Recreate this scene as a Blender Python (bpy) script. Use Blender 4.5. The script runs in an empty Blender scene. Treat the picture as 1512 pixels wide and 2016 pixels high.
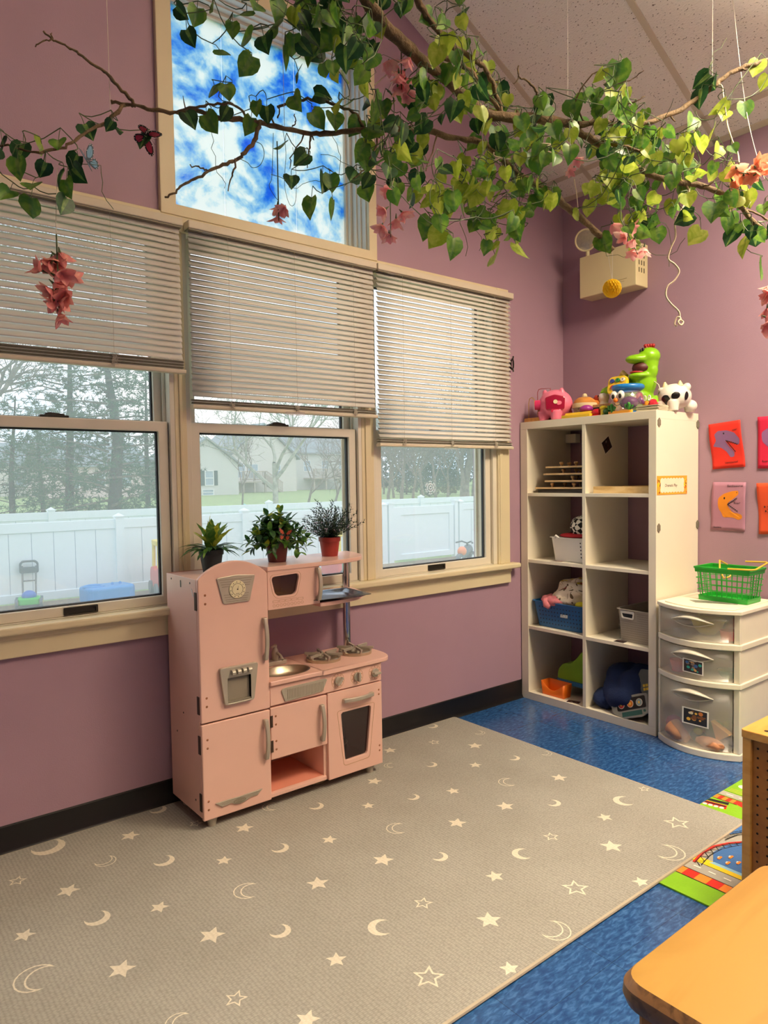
import bpy, bmesh, math, random
from mathutils import Vector, Matrix, Euler
C = bpy.context.scene.collection
sc = bpy.context.scene
PI = math.pi
# ------------------------------------------------------------------ camera
CAM = Vector((-3.28674, -2.49324, 1.17719))
YAW, PITCH, ROLL, FPX = 0.897958, -0.044854, -0.015817, 1393.166
_f = Vector((math.cos(YAW)*math.cos(PITCH), math.sin(YAW)*math.cos(PITCH), math.sin(PITCH)))
_r0 = _f.cross(Vector((0, 0, 1))).normalized()
_u0 = _r0.cross(_f)
_r = _r0*math.cos(ROLL) + _u0*math.sin(ROLL)
_u = -_r0*math.sin(ROLL) + _u0*math.cos(ROLL)
cd = bpy.data.cameras.new('camera')
cd.sensor_fit = 'HORIZONTAL'; cd.sensor_width = 36.0; cd.lens = 36.0*FPX/1512
cd.clip_start = 0.02; cd.clip_end = 500
cam = bpy.data.objects.new('camera', cd); C.objects.link(cam)
m = Matrix((_r, _u, -_f)).transposed().to_4x4(); m.translation = CAM
cam.matrix_world = m
sc.camera = cam
def at(px, py, d):
    """the place that lies d metres deep in the room along a sight line read off the photograph"""
    return CAM + d*(_f + _r*((px-756)/FPX) - _u*((py-1008)/FPX))
# ------------------------------------------------------------------ colour helpers
def S(h, a=1.0):
    h = h.lstrip('#')
    o = []
    for i in (0, 2, 4):
        c = int(h[i:i+2], 16)/255
        o.append(c/12.92 if c <= .04045 else ((c+.055)/1.055)**2.4)
    return (o[0], o[1], o[2], a)
# ------------------------------------------------------------------ sky, lamps, exposure
sc.view_settings.view_transform = 'Standard'; sc.view_settings.look = 'None'
sc.view_settings.gamma = 1.0; sc.view_settings.use_curve_mapping = False
sc.view_settings.exposure = 0.0
try:
    sc.cycles.use_denoising = True
    sc.cycles.max_bounces = 8; sc.cycles.diffuse_bounces = 4; sc.cycles.glossy_bounces = 3
    sc.cycles.transmission_bounces = 6; sc.cycles.transparent_max_bounces = 14
    sc.cycles.sample_clamp_indirect = 6.0
    sc.cycles.caustics_reflective = False; sc.cycles.caustics_refractive = False
except Exception:
    pass
w = bpy.data.worlds.new('overcast_sky'); sc.world = w; w.use_nodes = True
nt = w.node_tree; nt.nodes.clear()
wo = nt.nodes.new('ShaderNodeOutputWorld'); bg = nt.nodes.new('ShaderNodeBackground')
tc = nt.nodes.new('ShaderNodeTexCoord'); ns = nt.nodes.new('ShaderNodeTexNoise'); cr = nt.nodes.new('ShaderNodeValToRGB')
ns.inputs['Scale'].default_value = 3.2; ns.inputs['Detail'].default_value = 6
cr.color_ramp.elements[0].position = .35; cr.color_ramp.elements[0].color = S('b9d6f2')
cr.color_ramp.elements[1].position = .6; cr.color_ramp.elements[1].color = S('fbf6f8')
nt.links.new(tc.outputs['Generated'], ns.inputs['Vector']); nt.links.new(ns.outputs['Fac'], cr.inputs['Fac'])
nt.links.new(cr.outputs['Color'], bg.inputs['Color']); nt.links.new(bg.outputs['Background'], wo.inputs['Surface'])
bg.inputs['Strength'].default_value = 2.1
def area(name, loc, sx, sy, power, col, rot=(0, 0, 0), spread=180):
    l = bpy.data.lights.new(name, 'AREA'); l.shape = 'RECTANGLE'; l.size = sx; l.size_y = sy
    l.energy = power; l.color = col[:3]; l.spread = math.radians(spread)
    o = bpy.data.objects.new(name, l); C.objects.link(o); o.location = loc; o.rotation_euler = rot
    return o
WARM = (1.0, .83, .60)
TILT = math.atan(.505)
# fluorescent fittings in the raked ceiling, out of the picture above and behind the camera
area('ceiling_lamp_light', (-.75, -2.0, 2.90), .6, .6, 67, WARM, (.1, -.1, 0), 145)
area('ceiling_lamp_light', (-.9, -4.5, 2.98), 1.2, .6, 70, WARM, (0, 0, 0), 120)
area('ceiling_lamp_light', (-2.5, -2.9, 3.75), 1.2, .6, 32, WARM, (0, 0, 0), 85)
# unseen uplights added to brighten the ceiling
area('ceiling_fill_light', (-1.0, -3.2, 2.20), 1.2, .25, 92, WARM, (PI, 0, 0), 130)
area('ceiling_fill_light', (-.9, -2.6, 2.05), .6, .25, 92, WARM, (PI, 0, 0), 120)
# ------------------------------------------------------------------ materials
def new_mat(name):
    m = bpy.data.materials.new(name); m.use_nodes = True
    return m, m.node_tree, m.node_tree.nodes['Principled BSDF']
def mat(name, col, rough=.5, metal=0, var=.06, scale=12, bump=0, bscale=60, spec=.5, coat=0, sub=0, trans=0, stretch=None, detail=4):
    """procedural principled surface: a noise that varies the colour a little, an optional fine bump"""
    m, nt, b = new_mat(name)
    L = nt.links.new
    c = S(col) if isinstance(col, str) else col
    tc = nt.nodes.new('ShaderNodeTexCoord')
    vec = tc.outputs['Object']
    if stretch:
        mp = nt.nodes.new('ShaderNodeMapping'); mp.inputs['Scale'].default_value = stretch
        L(vec, mp.inputs['Vector']); vec = mp.outputs['Vector']
    n = nt.nodes.new('ShaderNodeTexNoise'); n.inputs['Scale'].default_value = scale; n.inputs['Detail'].default_value = detail
    L(vec, n.inputs['Vector'])
    r = nt.nodes.new('ShaderNodeValToRGB')
    r.color_ramp.elements[0].position = .3; r.color_ramp.elements[1].position = .7
    r.color_ramp.elements[0].color = tuple(x*(1-var) for x in c[:3])+(1,)
    r.color_ramp.elements[1].color = tuple(min(1, x*(1+var)) for x in c[:3])+(1,)
    L(n.outputs['Fac'], r.inputs['Fac']); L(r.outputs['Color'], b.inputs['Base Color'])
    b.inputs['Roughness'].default_value = rough; b.inputs['Metallic'].default_value = metal
    b.inputs['Specular IOR Level'].default_value = spec
    b.inputs['Coat Weight'].default_value = coat
    if sub: b.inputs['Subsurface Weight'].default_value = sub; b.inputs['Subsurface Radius'].default_value = (.02, .02, .02)
    if trans: b.inputs['Transmission Weight'].default_value = trans
    if bump:
        n2 = nt.nodes.new('ShaderNodeTexNoise'); n2.inputs['Scale'].default_value = bscale; n2.inputs['Detail'].default_value = 3
        L(vec, n2.inputs['Vector'])
        bp = nt.nodes.new('ShaderNodeBump'); bp.inputs['Strength'].default_value = bump; bp.inputs['Distance'].default_value = .01
        L(n2.outputs['Fac'], bp.inputs['Height']); L(bp.outputs['Normal'], b.inputs['Normal'])
    return m
def film(name, col, alpha, rough=.4, gloss=.06, transl=.5):
    """see-through plastic, mesh or glass: part clear, part milky"""
    m = bpy.data.materials.new(name); m.use_nodes = True
    nt = m.node_tree; nt.nodes.clear(); L = nt.links.new
    o = nt.nodes.new('ShaderNodeOutputMaterial'); mx = nt.nodes.new('ShaderNodeMixShader'); t = nt.nodes.new('ShaderNodeBsdfTransparent')
    d = nt.nodes.new('ShaderNodeBsdfDiffuse'); tl = nt.nodes.new('ShaderNodeBsdfTranslucent'); m2 = nt.nodes.new('ShaderNodeMixShader')
    g = nt.nodes.new('ShaderNodeBsdfGlossy'); m3 = nt.nodes.new('ShaderNodeMixShader')
    c = S(col)
    d.inputs['Color'].default_value = c; tl.inputs['Color'].default_value = c
    g.inputs['Roughness'].default_value = rough; g.inputs['Color'].default_value = (1, 1, 1, 1)
    m2.inputs[0].default_value = transl; L(d.outputs[0], m2.inputs[1]); L(tl.outputs[0], m2.inputs[2])
    mx.inputs[0].default_value = alpha; L(t.outputs[0], mx.inputs[1]); L(m2.outputs[0], mx.inputs[2])
    m3.inputs[0].default_value = gloss; L(mx.outputs[0], m3.inputs[1]); L(g.outputs[0], m3.inputs[2])
    L(m3.outputs[0], o.inputs['Surface'])
    return m
_cache = {}
def K(name, *a, **k):
    if name not in _cache: _cache[name] = mat(name, *a, **k)
    return _cache[name]
# ------------------------------------------------------------------ mesh builder
def rpoly(pts, r, n=5):
    """a polygon with its corners rounded"""
    out = []
    N = len(pts)
    for i in range(N):
        p = Vector(pts[i]); a = Vector(pts[i-1]); b = Vector(pts[(i+1) % N])
        rr = r[i] if isinstance(r, (list, tuple)) else r
        da = (a-p); db = (b-p)
        rr = min(rr, da.length*.49, db.length*.49)
        A = p+da.normalized()*rr; B = p+db.normalized()*rr
        for k in range(n+1):
            t = k/n
            q = A*(1-t)**2 + p*2*t*(1-t) + B*t*t
            out.append((q.x, q.y))
    return out
def rect(x0, x1, y0, y1): return [(x0, y0), (x1, y0), (x1, y1), (x0, y1)]
def circ(cx, cy, r, n=24, ry=None, a0=0):
    ry = ry or r
    return [(cx+r*math.cos(a0+2*PI*k/n), cy+ry*math.sin(a0+2*PI*k/n)) for k in range(n)]
class MB:
    def __init__(s): s.v = []; s.f = []; s.m = []; s.T = None
    def add(s, vs, fs, mi=0):
        o = len(s.v)
        for p in vs:
            p = Vector(p)
            s.v.append(s.T @ p if s.T is not None else p)
        for f in fs: s.f.append(tuple(o+i for i in f)); s.m.append(mi)
        return s
    def box(s, x0, x1, y0, y1, z0, z1, mi=0):
        return s.add([(x0, y0, z0), (x1, y0, z0), (x1, y1, z0), (x0, y1, z0), (x0, y0, z1), (x1, y0, z1), (x1, y1, z1), (x0, y1, z1)],
              [(3, 2, 1, 0), (4, 5, 6, 7), (0, 1, 5, 4), (1, 2, 6, 5), (2, 3, 7, 6), (3, 0, 4, 7)], mi)
    @staticmethod
    def _P(ax, u, v, w): return (w, u, v) if ax == 'x' else ((u, w, v) if ax == 'y' else (u, v, w))
    def prism(s, poly, ax, a, b, mi=0, cap=True):
        n = len(poly)
        vs = [s._P(ax, u, v, a) for u, v in poly]+[s._P(ax, u, v, b) for u, v in poly]
        fs = [(i, (i+1) % n, n+(i+1) % n, n+i) for i in range(n)]
        if cap: fs += [tuple(range(n-1, -1, -1)), tuple(range(n, 2*n))]
        return s.add(vs, fs, mi)
    def flat(s, poly, ax, a, mi=0):
        return s.add([s._P(ax, u, v, a) for u, v in poly], [tuple(range(len(poly)))], mi)
    def ring(s, out, inn, ax, a, b, mi=0):
        """a plate between two outlines with equally many points: a frame, a door with an opening"""
        n = len(out)
        vs = []
        for w in (a, b):
            vs += [s._P(ax, u, v, w) for u, v in out]+[s._P(ax, u, v, w) for u, v in inn]
        fs = []
        for i in range(n):
            j = (i+1) % n
            fs += [(i, j, n+j, n+i), (2*n+i, 3*n+i, 3*n+j, 2*n+j), (i, 2*n+i, 2*n+j, j), (n+i, n+j, 3*n+j, 3*n+i)]
        return s.add(vs, fs, mi)
    def tube(s, pts, r, n=8, mi=0, cap=True, closed=False):
        pts = [Vector(p) for p in pts]; N = len(pts)
        vs = []; fs = []
        nrm = None
        for i, p in enumerate(pts):
            if closed: d = (pts[(i+1) % N]-pts[i-1])
            else: d = pts[min(i+1, N-1)]-pts[max(i-1, 0)]
            d = d.normalized() if d.length > 1e-9 else Vector((0, 0, 1))
            if nrm is None:
                nrm = d.orthogonal().normalized()
            else:
                nrm = (nrm-d*nrm.dot(d)); nrm = nrm.normalized() if nrm.length > 1e-6 else d.orthogonal().normalized()
            bi = d.cross(nrm)
            rr = r[i] if isinstance(r, (list, tuple)) else r
            for k in range(n):
                a = 2*PI*k/n
                vs.append(p+nrm*(rr*math.cos(a))+bi*(rr*math.sin(a)))
        for i in range(N if closed else N-1):
            j = (i+1) % N
            for k in range(n):
                fs.append((i*n+k, i*n+(k+1) % n, j*n+(k+1) % n, j*n+k))
        if cap and not closed: fs += [tuple(range(n-1, -1, -1)), tuple((N-1)*n+k for k in range(n))]
        return s.add(vs, fs, mi)
    def cyl(s, p, q, r, r2=None, n=20, mi=0, cap=True): return s.tube([p, q], [r, r if r2 is None else r2], n, mi, cap)
    def lathe(s, prof, c=(0, 0, 0), n=24, mi=0, sx=1, sy=1):
        c = Vector(c); vs = []; fs = []
        for (r, z) in prof:
            for k in range(n):
                a = 2*PI*k/n
                vs.append(c+Vector((r*math.cos(a)*sx, r*math.sin(a)*sy, z)))
        for i in range(len(prof)-1):
            for k in range(n):
                fs.append((i*n+k, i*n+(k+1) % n, (i+1)*n+(k+1) % n, (i+1)*n+k))
        return s.add(vs, fs, mi)
    def ball(s, c, rx, ry=None, rz=None, n=16, mi=0, R=None):
        ry = rx if ry is None else ry; rz = rx if rz is None else rz
        c = Vector(c); h = n//2; vs = []; fs = []
        for i in range(h+1):
            t = PI*i/h
            for k in range(n):
                a = 2*PI*k/n
                p = Vector((rx*math.sin(t)*math.cos(a), ry*math.sin(t)*math.sin(a), rz*math.cos(t)))
                if R is not None: p = R @ p
                vs.append(c+p)
        for i in range(h):
            for k in range(n):
                fs.append((i*n+k, (i+1)*n+k, (i+1)*n+(k+1) % n, i*n+(k+1) % n))
        return s.add(vs, fs, mi)
    def torus(s, c, R, r, ax='z', n=28, k=10, mi=0, ry=None):
        ry = ry or R
        pts = []
        for i in range(n):
            a = 2*PI*i/n
            pts.append(Vector(c)+Vector(s._P(ax, R*math.cos(a), ry*math.sin(a), 0)))
        return s.tube(pts, r, k, mi, closed=True)
    def build(s, name, mats, parent=None, smooth=None, bevel=0, seg=2, sub=0, solid=0, weld=True):
        me = bpy.data.meshes.new(name)
        org = ORG.get(parent.name, Vector((0, 0, 0))) if parent is not None else Vector((0, 0, 0))
        me.from_pydata([tuple(p-org) for p in s.v], [], s.f)
        if not isinstance(mats, (list, tuple)): mats = [mats]
        for mm in mats: me.materials.append(mm)
        for p, i in zip(me.polygons, s.m): p.material_index = i
        bm = bmesh.new(); bm.from_mesh(me)
        if weld: bmesh.ops.remove_doubles(bm, verts=bm.verts, dist=1e-6)
        bmesh.ops.recalc_face_normals(bm, faces=bm.faces)
        bm.to_mesh(me); bm.free()
        o = bpy.data.objects.new(name, me); C.objects.link(o)
        if parent is not None: o.parent = parent; ORG[o.name] = org
        if smooth is not None:
            for p in me.polygons: p.use_smooth = True
            if smooth < 179:
                try: me.set_sharp_from_angle(angle=math.radians(smooth))
                except Exception: pass
        if solid:
            md = o.modifiers.new('thickness', 'SOLIDIFY'); md.thickness = solid; md.offset = 0
        if bevel:
            md = o.modifiers.new('rounding', 'BEVEL'); md.width = bevel; md.segments = seg; md.limit_method = 'ANGLE'; md.angle_limit = math.radians(40)
            if hasattr(md, 'harden_normals'): md.harden_normals = False
        if sub:
            md = o.modifiers.new('smoothing', 'SUBSURF'); md.levels = sub; md.render_levels = sub
        return o
ORG = {}
def tag(o, label, cat, group=None, kind=None):
    o['label'] = label; o['category'] = cat
    if group: o['group'] = group
    if kind: o['kind'] = kind
    return o
def thing(name, loc, label, cat, group=None):
    o = bpy.data.objects.new(name, None); C.objects.link(o); o.location = loc; o.empty_display_size = .05
    ORG[o.name] = Vector(loc)
    return tag(o, label, cat, group)
def struct(name, loc=None):
    o = bpy.data.objects.new(name, None); C.objects.link(o); o['kind'] = 'structure'; o.empty_display_size = .05
    o.location = loc or (0, 0, 0); ORG[o.name] = Vector(o.location)
    return o
def copy_thing(o, loc=None, label=None, rotz=None):
    c = o.copy(); C.objects.link(c)
    if loc is not None: c.location = loc
    if rotz is not None: c.rotation_euler.z = rotz
    if label: c['label'] = label
    for ch in list(o.children):
        d = ch.copy(); C.objects.link(d); d.parent = c
        for g in list(ch.children):
            e = g.copy(); C.objects.link(e); e.parent = d
    return c
def text_mesh(name, body, size, M, mt, parent=None, depth=.0004, shear=0, bold=0):
    """lettering as a mesh: M carries the text's own x/y plane to its place"""
    cu = bpy.data.curves.new(name, 'FONT'); cu.body = body; cu.size = size; cu.extrude = depth; cu.align_x = 'CENTER'; cu.align_y = 'CENTER'
    cu.shear = shear; cu.offset = bold; cu.resolution_u = 3
    t = bpy.data.objects.new(name+'_curve', cu)
    C.objects.link(t)
    dg = bpy.context.evaluated_depsgraph_get(); dg.update()
    me = bpy.data.meshes.new_from_object(t.evaluated_get(dg))
    bpy.data.objects.remove(t); bpy.data.curves.remove(cu)
    org = ORG.get(parent.name, Vector((0, 0, 0))) if parent is not None else Vector((0, 0, 0))
    me.transform(Matrix.Translation(-org) @ M)
    me.materials.clear(); me.materials.append(mt)
    me.name = name
    o = bpy.data.objects.new(name, me); C.objects.link(o)
    if parent is not None: o.parent = parent; ORG[o.name] = org
    return o
def frame_m(o, x, y):
    """matrix with columns x, y, x cross y and origin o"""
    x = Vector(x).normalized(); y = Vector(y).normalized(); z = x.cross(y)
    m = Matrix((x, y, z)).transposed().to_4x4(); m.translation = Vector(o)
    return m
# ------------------------------------------------------------------ surfaces of the room
def wall_mat():
    m = mat('purple_paint', 'a48597', rough=.55, var=.03, scale=3, bump=.08, bscale=220, spec=.35)
    return m
PURPLE = wall_mat()
CREAM = mat('cream_gloss_paint', 'e0d2ae', rough=.38, var=.03, scale=5, bump=.03, bscale=40)
VINYL = mat('white_vinyl', 'e3dccb', rough=.35, var=.02, scale=8)
BLACK = mat('black_rubber_cove', '0b0b0e', rough=.35, var=.2, scale=30)
DARKGAP = mat('dark_rubber_seal', '2b3036', rough=.6)
def floor_mat():
    m, nt, b = new_mat('blue_vinyl_tile'); L = nt.links.new
    tc = nt.nodes.new('ShaderNodeTexCoord')
    mp = nt.nodes.new('ShaderNodeMapping'); mp.inputs['Scale'].default_value = (38, 110, 1); mp.inputs['Rotation'].default_value = (0, 0, .2)
    n = nt.nodes.new('ShaderNodeTexNoise'); n.inputs['Scale'].default_value = 1; n.inputs['Detail'].default_value = 5; n.inputs['Distortion'].default_value = .6
    L(tc.outputs['Object'], mp.inputs['Vector']); L(mp.outputs['Vector'], n.inputs['Vector'])
    r = nt.nodes.new('ShaderNodeValToRGB'); e = r.color_ramp.elements
    e[0].position = .34; e[0].color = S('1d4073'); e[1].position = .66; e[1].color = S('3c699e')
    e2 = r.color_ramp.elements.new(.5); e2.color = S('264f84')
    L(n.outputs['Fac'], r.inputs['Fac'])
    br = nt.nodes.new('ShaderNodeTexBrick'); br.offset = 0; br.inputs['Scale'].default_value = 1
    br.inputs['Brick Width'].default_value = .305; br.inputs['Row Height'].default_value = .305; br.inputs['Mortar Size'].default_value = .0012
    br.inputs['Color1'].default_value = (1, 1, 1, 1); br.inputs['Color2'].default_value = (.86, .88, .9, 1); br.inputs['Mortar'].default_value = (.55, .55, .55, 1)
    L(tc.outputs['Object'], br.inputs['Vector'])
    mx = nt.nodes.new('ShaderNodeMix'); mx.data_type = 'RGBA'; mx.blend_type = 'MULTIPLY'; mx.inputs[0].default_value = 1
    L(r.outputs['Color'], mx.inputs[6]); L(br.outputs['Color'], mx.inputs[7]); L(mx.outputs[2], b.inputs['Base Color'])
    b.inputs['Roughness'].default_value = .22; b.inputs['Specular IOR Level'].default_value = .5
    return m
def ceil_mat():
    m, nt, b = new_mat('acoustic_ceiling_tile'); L = nt.links.new
    tc = nt.nodes.new('ShaderNodeTexCoord')
    n = nt.nodes.new('ShaderNodeTexNoise'); n.inputs['Scale'].default_value = 175; n.inputs['Detail'].default_value = 2
    mp = nt.nodes.new('ShaderNodeMapping'); mp.inputs['Scale'].default_value = (1, .55, 1)
    L(tc.outputs['Object'], mp.inputs['Vector']); L(mp.outputs['Vector'], n.inputs['Vector'])
    r = nt.nodes.new('ShaderNodeValToRGB'); e = r.color_ramp.elements
    e[0].position = .30; e[0].color = S('76695a'); e[1].position = .345; e[1].color = S('f7f0e6')
    L(n.outputs['Fac'], r.inputs['Fac']); L(r.outputs['Color'], b.inputs['Base Color'])
    b.inputs['Roughness'].default_value = .9
    bp = nt.nodes.new('ShaderNodeBump'); bp.inputs['Strength'].default_value = .35; bp.inputs['Distance'].default_value = .01
    L(n.outputs['Fac'], bp.inputs['Height']); L(bp.outputs['Normal'], b.inputs['Normal'])
    return m
TBAR = mat('ceiling_grid_metal', 'd2c6b0', rough=.5, var=.02)
XW, YS = -6.6, -6.2      # far walls behind the camera
def st(o): o['kind'] = 'structure'; return o
fl = MB().box(XW, 0, YS, 0, -.1, 0); st(fl.build('floor', floor_mat()))
# window wall with its openings
LO = (-4.95, -.560, .735, 2.12)      # lower opening
UP = (-2.245, -1.373, 2.178, 3.005)  # upper opening
T = .16
b = MB()
def wseg(x0, x1, z0, z1): b.box(x0, x1, 0, T, z0, z1)
wseg(XW, LO[0], -.05, 5.2); wseg(LO[1], .16, -.05, 5.2)
wseg(LO[0], LO[1], -.05, LO[2]); wseg(LO[0], UP[0], LO[3], 5.2); wseg(UP[1], LO[1], LO[3], 5.2)
wseg(UP[0], UP[1], LO[3], UP[2]); wseg(UP[0], UP[1], UP[3], 5.2)
st(b.build('wall_left', PURPLE))
st(MB().box(0, .16, YS, 0, -.05, 2.9).build('wall_right', PURPLE))
st(MB().box(XW, .16, YS-.16, YS, -.05, 5.2).build('wall_back', PURPLE))
st(MB().box(XW-.16, XW, YS-.16, .16, -.05, 5.2).build('wall_front', PURPLE))
# raked ceiling: rises away from the right wall, ridge, falls again
def cz(x): return 2.697-.505*x if x > -4.2 else 2.697+.505*4.2+.505*(x+4.2)
b = MB()
for x0, x1 in ((-4.2, .1), (XW-.1, -4.2)):
    b.prism([(x0, cz(x0)), (x1, cz(x1)), (x1, cz(x1)+.12), (x0, cz(x0)+.12)], 'y', YS-.1, 0)
nrm = Vector((.505, 0, 1)).normalized(); sd = Vector((-1, 0, .505)).normalized()
def bar(p, q, w, side):
    d = (Vector(q)-Vector(p)).normalized(); s_ = side*(w/2); dn = nrm*-.004; up = nrm*.02
    P, Q = Vector(p), Vector(q)
    b.add([P-s_+dn, P+s_+dn, Q+s_+dn, Q-s_+dn, P-s_+up, P+s_+up, Q+s_+up, Q-s_+up], [(0, 1, 2, 3), (4, 7, 6, 5), (0, 4, 5, 1), (1, 5, 6, 2), (2, 6, 7, 3), (3, 7, 4, 0)], 1)
y = -.235
while y > YS:
    bar((0, y, cz(0)), (-4.2, y, cz(-4.2)), .026, Vector((0, 1, 0))); y -= .632
s_ = .15
while s_ < 4.6:
    x = -s_/1.1203; bar((x, 0, cz(x)), (x, YS, cz(x)), .026, sd); s_ += .61 if False else 1.22
# wall angle along the right wall
bar((-.012, 0, cz(-.012)), (-.012, YS, cz(-.012)), .03, sd)
st(b.build('ceiling', [ceil_mat(), TBAR]))
# black cove base
b = MB(); b.prism([(0, 0), (-.018, 0), (-.012, .006), (-.006, .02), (-.005, .092), (0, .096)], 'x', XW, -.012)
st(b.build('baseboard_left', BLACK, smooth=30))
b = MB(); b.prism([(0, 0), (-.018, 0), (-.012, .006), (-.006, .02), (-.005, .092), (0, .096)], 'y', YS, 0)
st(b.build('baseboard_right', BLACK, smooth=30))
# ------------------------------------------------------------------ windows
GLASS = film('window_glass', 'eef6f6', .03, rough=.02, gloss=.03, transl=.7)
SCREEN = film('insect_screen', 'e9f4f4', .16, rough=.5, gloss=0.0, transl=.85)
BRONZE = mat('dark_bronze_hardware', '2a2722', rough=.45, metal=.4)
def sash(root, name, x0, x1, z0, z1, y0, y1, stile, rb, rt):
    """one sliding sash: four members with a stepped bead around a pane"""
    b = MB()
    b.ring(rect(x0, x1, z0, z1), rect(x0+stile, x1-stile, z0+rb, z1-rt), 'y', y0, y1)
    i = (x0+stile, x1-stile, z0+rb, z1-rt); g = .006
    b.ring(rect(*i), rect(i[0]+g, i[1]-g, i[2]+g, i[3]-g), 'y', y0+.012, y1-.004, 1)
    s_ = b.build(name, [VINYL, DARKGAP], root, bevel=.003)
    MB().box(i[0]+g-.002, i[1]-g+.002, (y0+y1)/2+.004, (y0+y1)/2+.008, i[2]+g-.002, i[3]-g+.002).build('pane', GLASS, s_)
    return s_
wins = [(-3.055, -2.285), (-2.205, -1.440), (-1.340, -.585), (-3.93, -3.16), (-4.81, -4.04)]  # last two are unseen windows, added to let in daylight from the left
for k, (x0, x1) in enumerate(wins):
    W = struct('window_%d' % (k+1), ((x0+x1)/2, 0, .735))
    b = MB()   # vinyl frame with tracks
    for e, sg in ((x0, -1), (x1, 1)):
        b.box(min(e, e+sg*.034), max(e, e+sg*.034), -.004, .13, .735, 2.12)
        for yy in (.018, .055, .09):
            b.box(min(e, e-sg*.012), max(e, e-sg*.012), yy+.016, yy+.021, .735, 2.12)
    b.box(x0-.034, x1+.034, .0, .13, 2.085, 2.12); b.box(x0-.034, x1+.034, .004, .13, .722, .738)
    b.build('window_frame', VINYL, W, bevel=.002)
    sash(W, 'lower_sash', x0+.003, x1-.003, .738, 1.402, .012, .044, .036, .034, .036)
    sash(W, 'upper_sash', x0+.003, x1-.003, 1.366, 2.085, .050, .082, .036, .036, .034)
    xc = (x0+x1)/2
    b = MB(); b.prism(rpoly(rect(xc-.045, xc+.045, 1.402, 1.410), .003, 3), 'y', .014, .040)
    b.prism([(xc-.03, 1.408), (xc+.035, 1.408), (xc+.03, 1.414), (xc-.012, 1.419), (xc-.028, 1.416)], 'y', .016, .032)
    b.build('sash_lock', BRONZE, W, bevel=.0015)
    px = xc+{0: .06, 2: -.01}.get(k, 0)
    b = MB(); b.ring(rpoly(rect(px-.055, px+.055, .742, .768), .003, 3), rpoly(rect(px-.047, px+.047, .747, .763), .003, 3), 'y', .006, .014)
    b.prism(rect(px-.047, px+.047, .747, .763), 'y', .0105, .013)
    b.build('sash_lift', BRONZE, W)
    MB().box(x0+.01, x1-.01, .112, .114, .75, 2.08).build('insect_screen', SCREEN, W)
# casing, mullion covers, stool and apron
b = MB()
b.box(-.559, -.473, -.018, .004, .735, 2.145)
for x0, x1 in ((-2.251, -2.239), (-1.406, -1.374), (-3.125, -3.09), (-4.0, -3.97), (-4.97, -4.85)):
    b.box(x0, x1, -.012, .10, .735, 2.12)
for x0, x1 in ((-2.268, -2.222), (-1.424, -1.356), (-3.13, -3.085), (-4.01, -3.96)):
    b.box(x0, x1, -.006, .08, .735, 2.12)
b.box(-5.0, -.473, -.016, .004, 2.085, 2.145)
b.box(-.552, -.527, -.024, .004, .735, 2.12)
st(b.build('trim_1', CREAM, bevel=.003))
b = MB(); b.box(-5.05, -.425, -.052, .02, .708, .735); st(b.build('trim_2', CREAM, bevel=.008, seg=3))
b = MB(); b.box(-5.0, -.470, -.020, .004, .632, .708); b.box(-5.0, -.470, -.026, .004, .690, .708); st(b.build('trim_3', CREAM, bevel=.003))
# upper window with the printed cloud film on the glass
W = struct('window_6', ((UP[0]+UP[1])/2, 0, UP[2]))
b = MB()
b.ring(rect(-2.303, -1.330, 2.138, 3.075), rect(UP[0], UP[1], UP[2], UP[3]), 'y', -.020, .002)
b.build('casing', CREAM, W, bevel=.003)
b = MB()
steps = [(.004, .0, .030), (.010, .030, .052), (.016, .052, .060), (.012, .060, .085), (.024, .085, .105), (.034, .105, .14)]
for ins, ya, yb in steps:
    b.ring(rect(UP[0]-.002, UP[1]+.002, UP[2]-.002, UP[3]+.002), rect(UP[0]+ins*.6+.001, UP[1]-ins, UP[2]+.003+ins*.3, UP[3]-ins), 'y', ya, yb)
b.build('window_frame', VINYL, W, weld=False)
def cloud_film():
    m = bpy.data.materials.new('printed_cloud_film'); m.use_nodes = True
    nt = m.node_tree; nt.nodes.clear(); L = nt.links.new
    o = nt.nodes.new('ShaderNodeOutputMaterial'); tl = nt.nodes.new('ShaderNodeBsdfTranslucent'); d = nt.nodes.new('ShaderNodeBsdfDiffuse')
    g = nt.nodes.new('ShaderNodeBsdfGlossy'); g.inputs['Roughness'].default_value = .1
    ms = nt.nodes.new('ShaderNodeMixShader'); ms.inputs[0].default_value = .04
    tc = nt.nodes.new('ShaderNodeTexCoord'); mp = nt.nodes.new('ShaderNodeMapping')
    mp.inputs['Rotation'].default_value = (0, .6, 0); mp.inputs['Scale'].default_value = (1, 1, 1.15); mp.inputs['Location'].default_value = (1.7, .3, 2.1)
    L(tc.outputs['Object'], mp.inputs['Vector'])
    n = nt.nodes.new('ShaderNodeTexNoise'); n.inputs['Scale'].default_value = 5.6; n.inputs['Detail'].default_value = 10; n.inputs['Roughness'].default_value = .64; n.inputs['Distortion'].default_value = .25
    L(mp.outputs['Vector'], n.inputs['Vector'])
    r = nt.nodes.new('ShaderNodeValToRGB'); e = r.color_ramp.elements
    e[0].position = .30; e[0].color = S('3088f4'); e[1].position = .55; e[1].color = S('ffffff')
    k = e.new(.37); k.color = S('5aaaf6'); k = e.new(.43); k.color = S('a9d6f9'); k = e.new(.50); k.color = S('e4f3fb')
    L(n.outputs['Fac'], r.inputs['Fac']); L(r.outputs['Color'], tl.inputs['Color'])
    L(tl.outputs[0], ms.inputs[1]); L(g.outputs[0], ms.inputs[2]); L(ms.outputs[0], o.inputs['Surface'])
    return m
FILM = cloud_film()
fx = [UP[0]+.01, -1.985, -1.655, UP[1]-.03]
b = MB()
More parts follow.
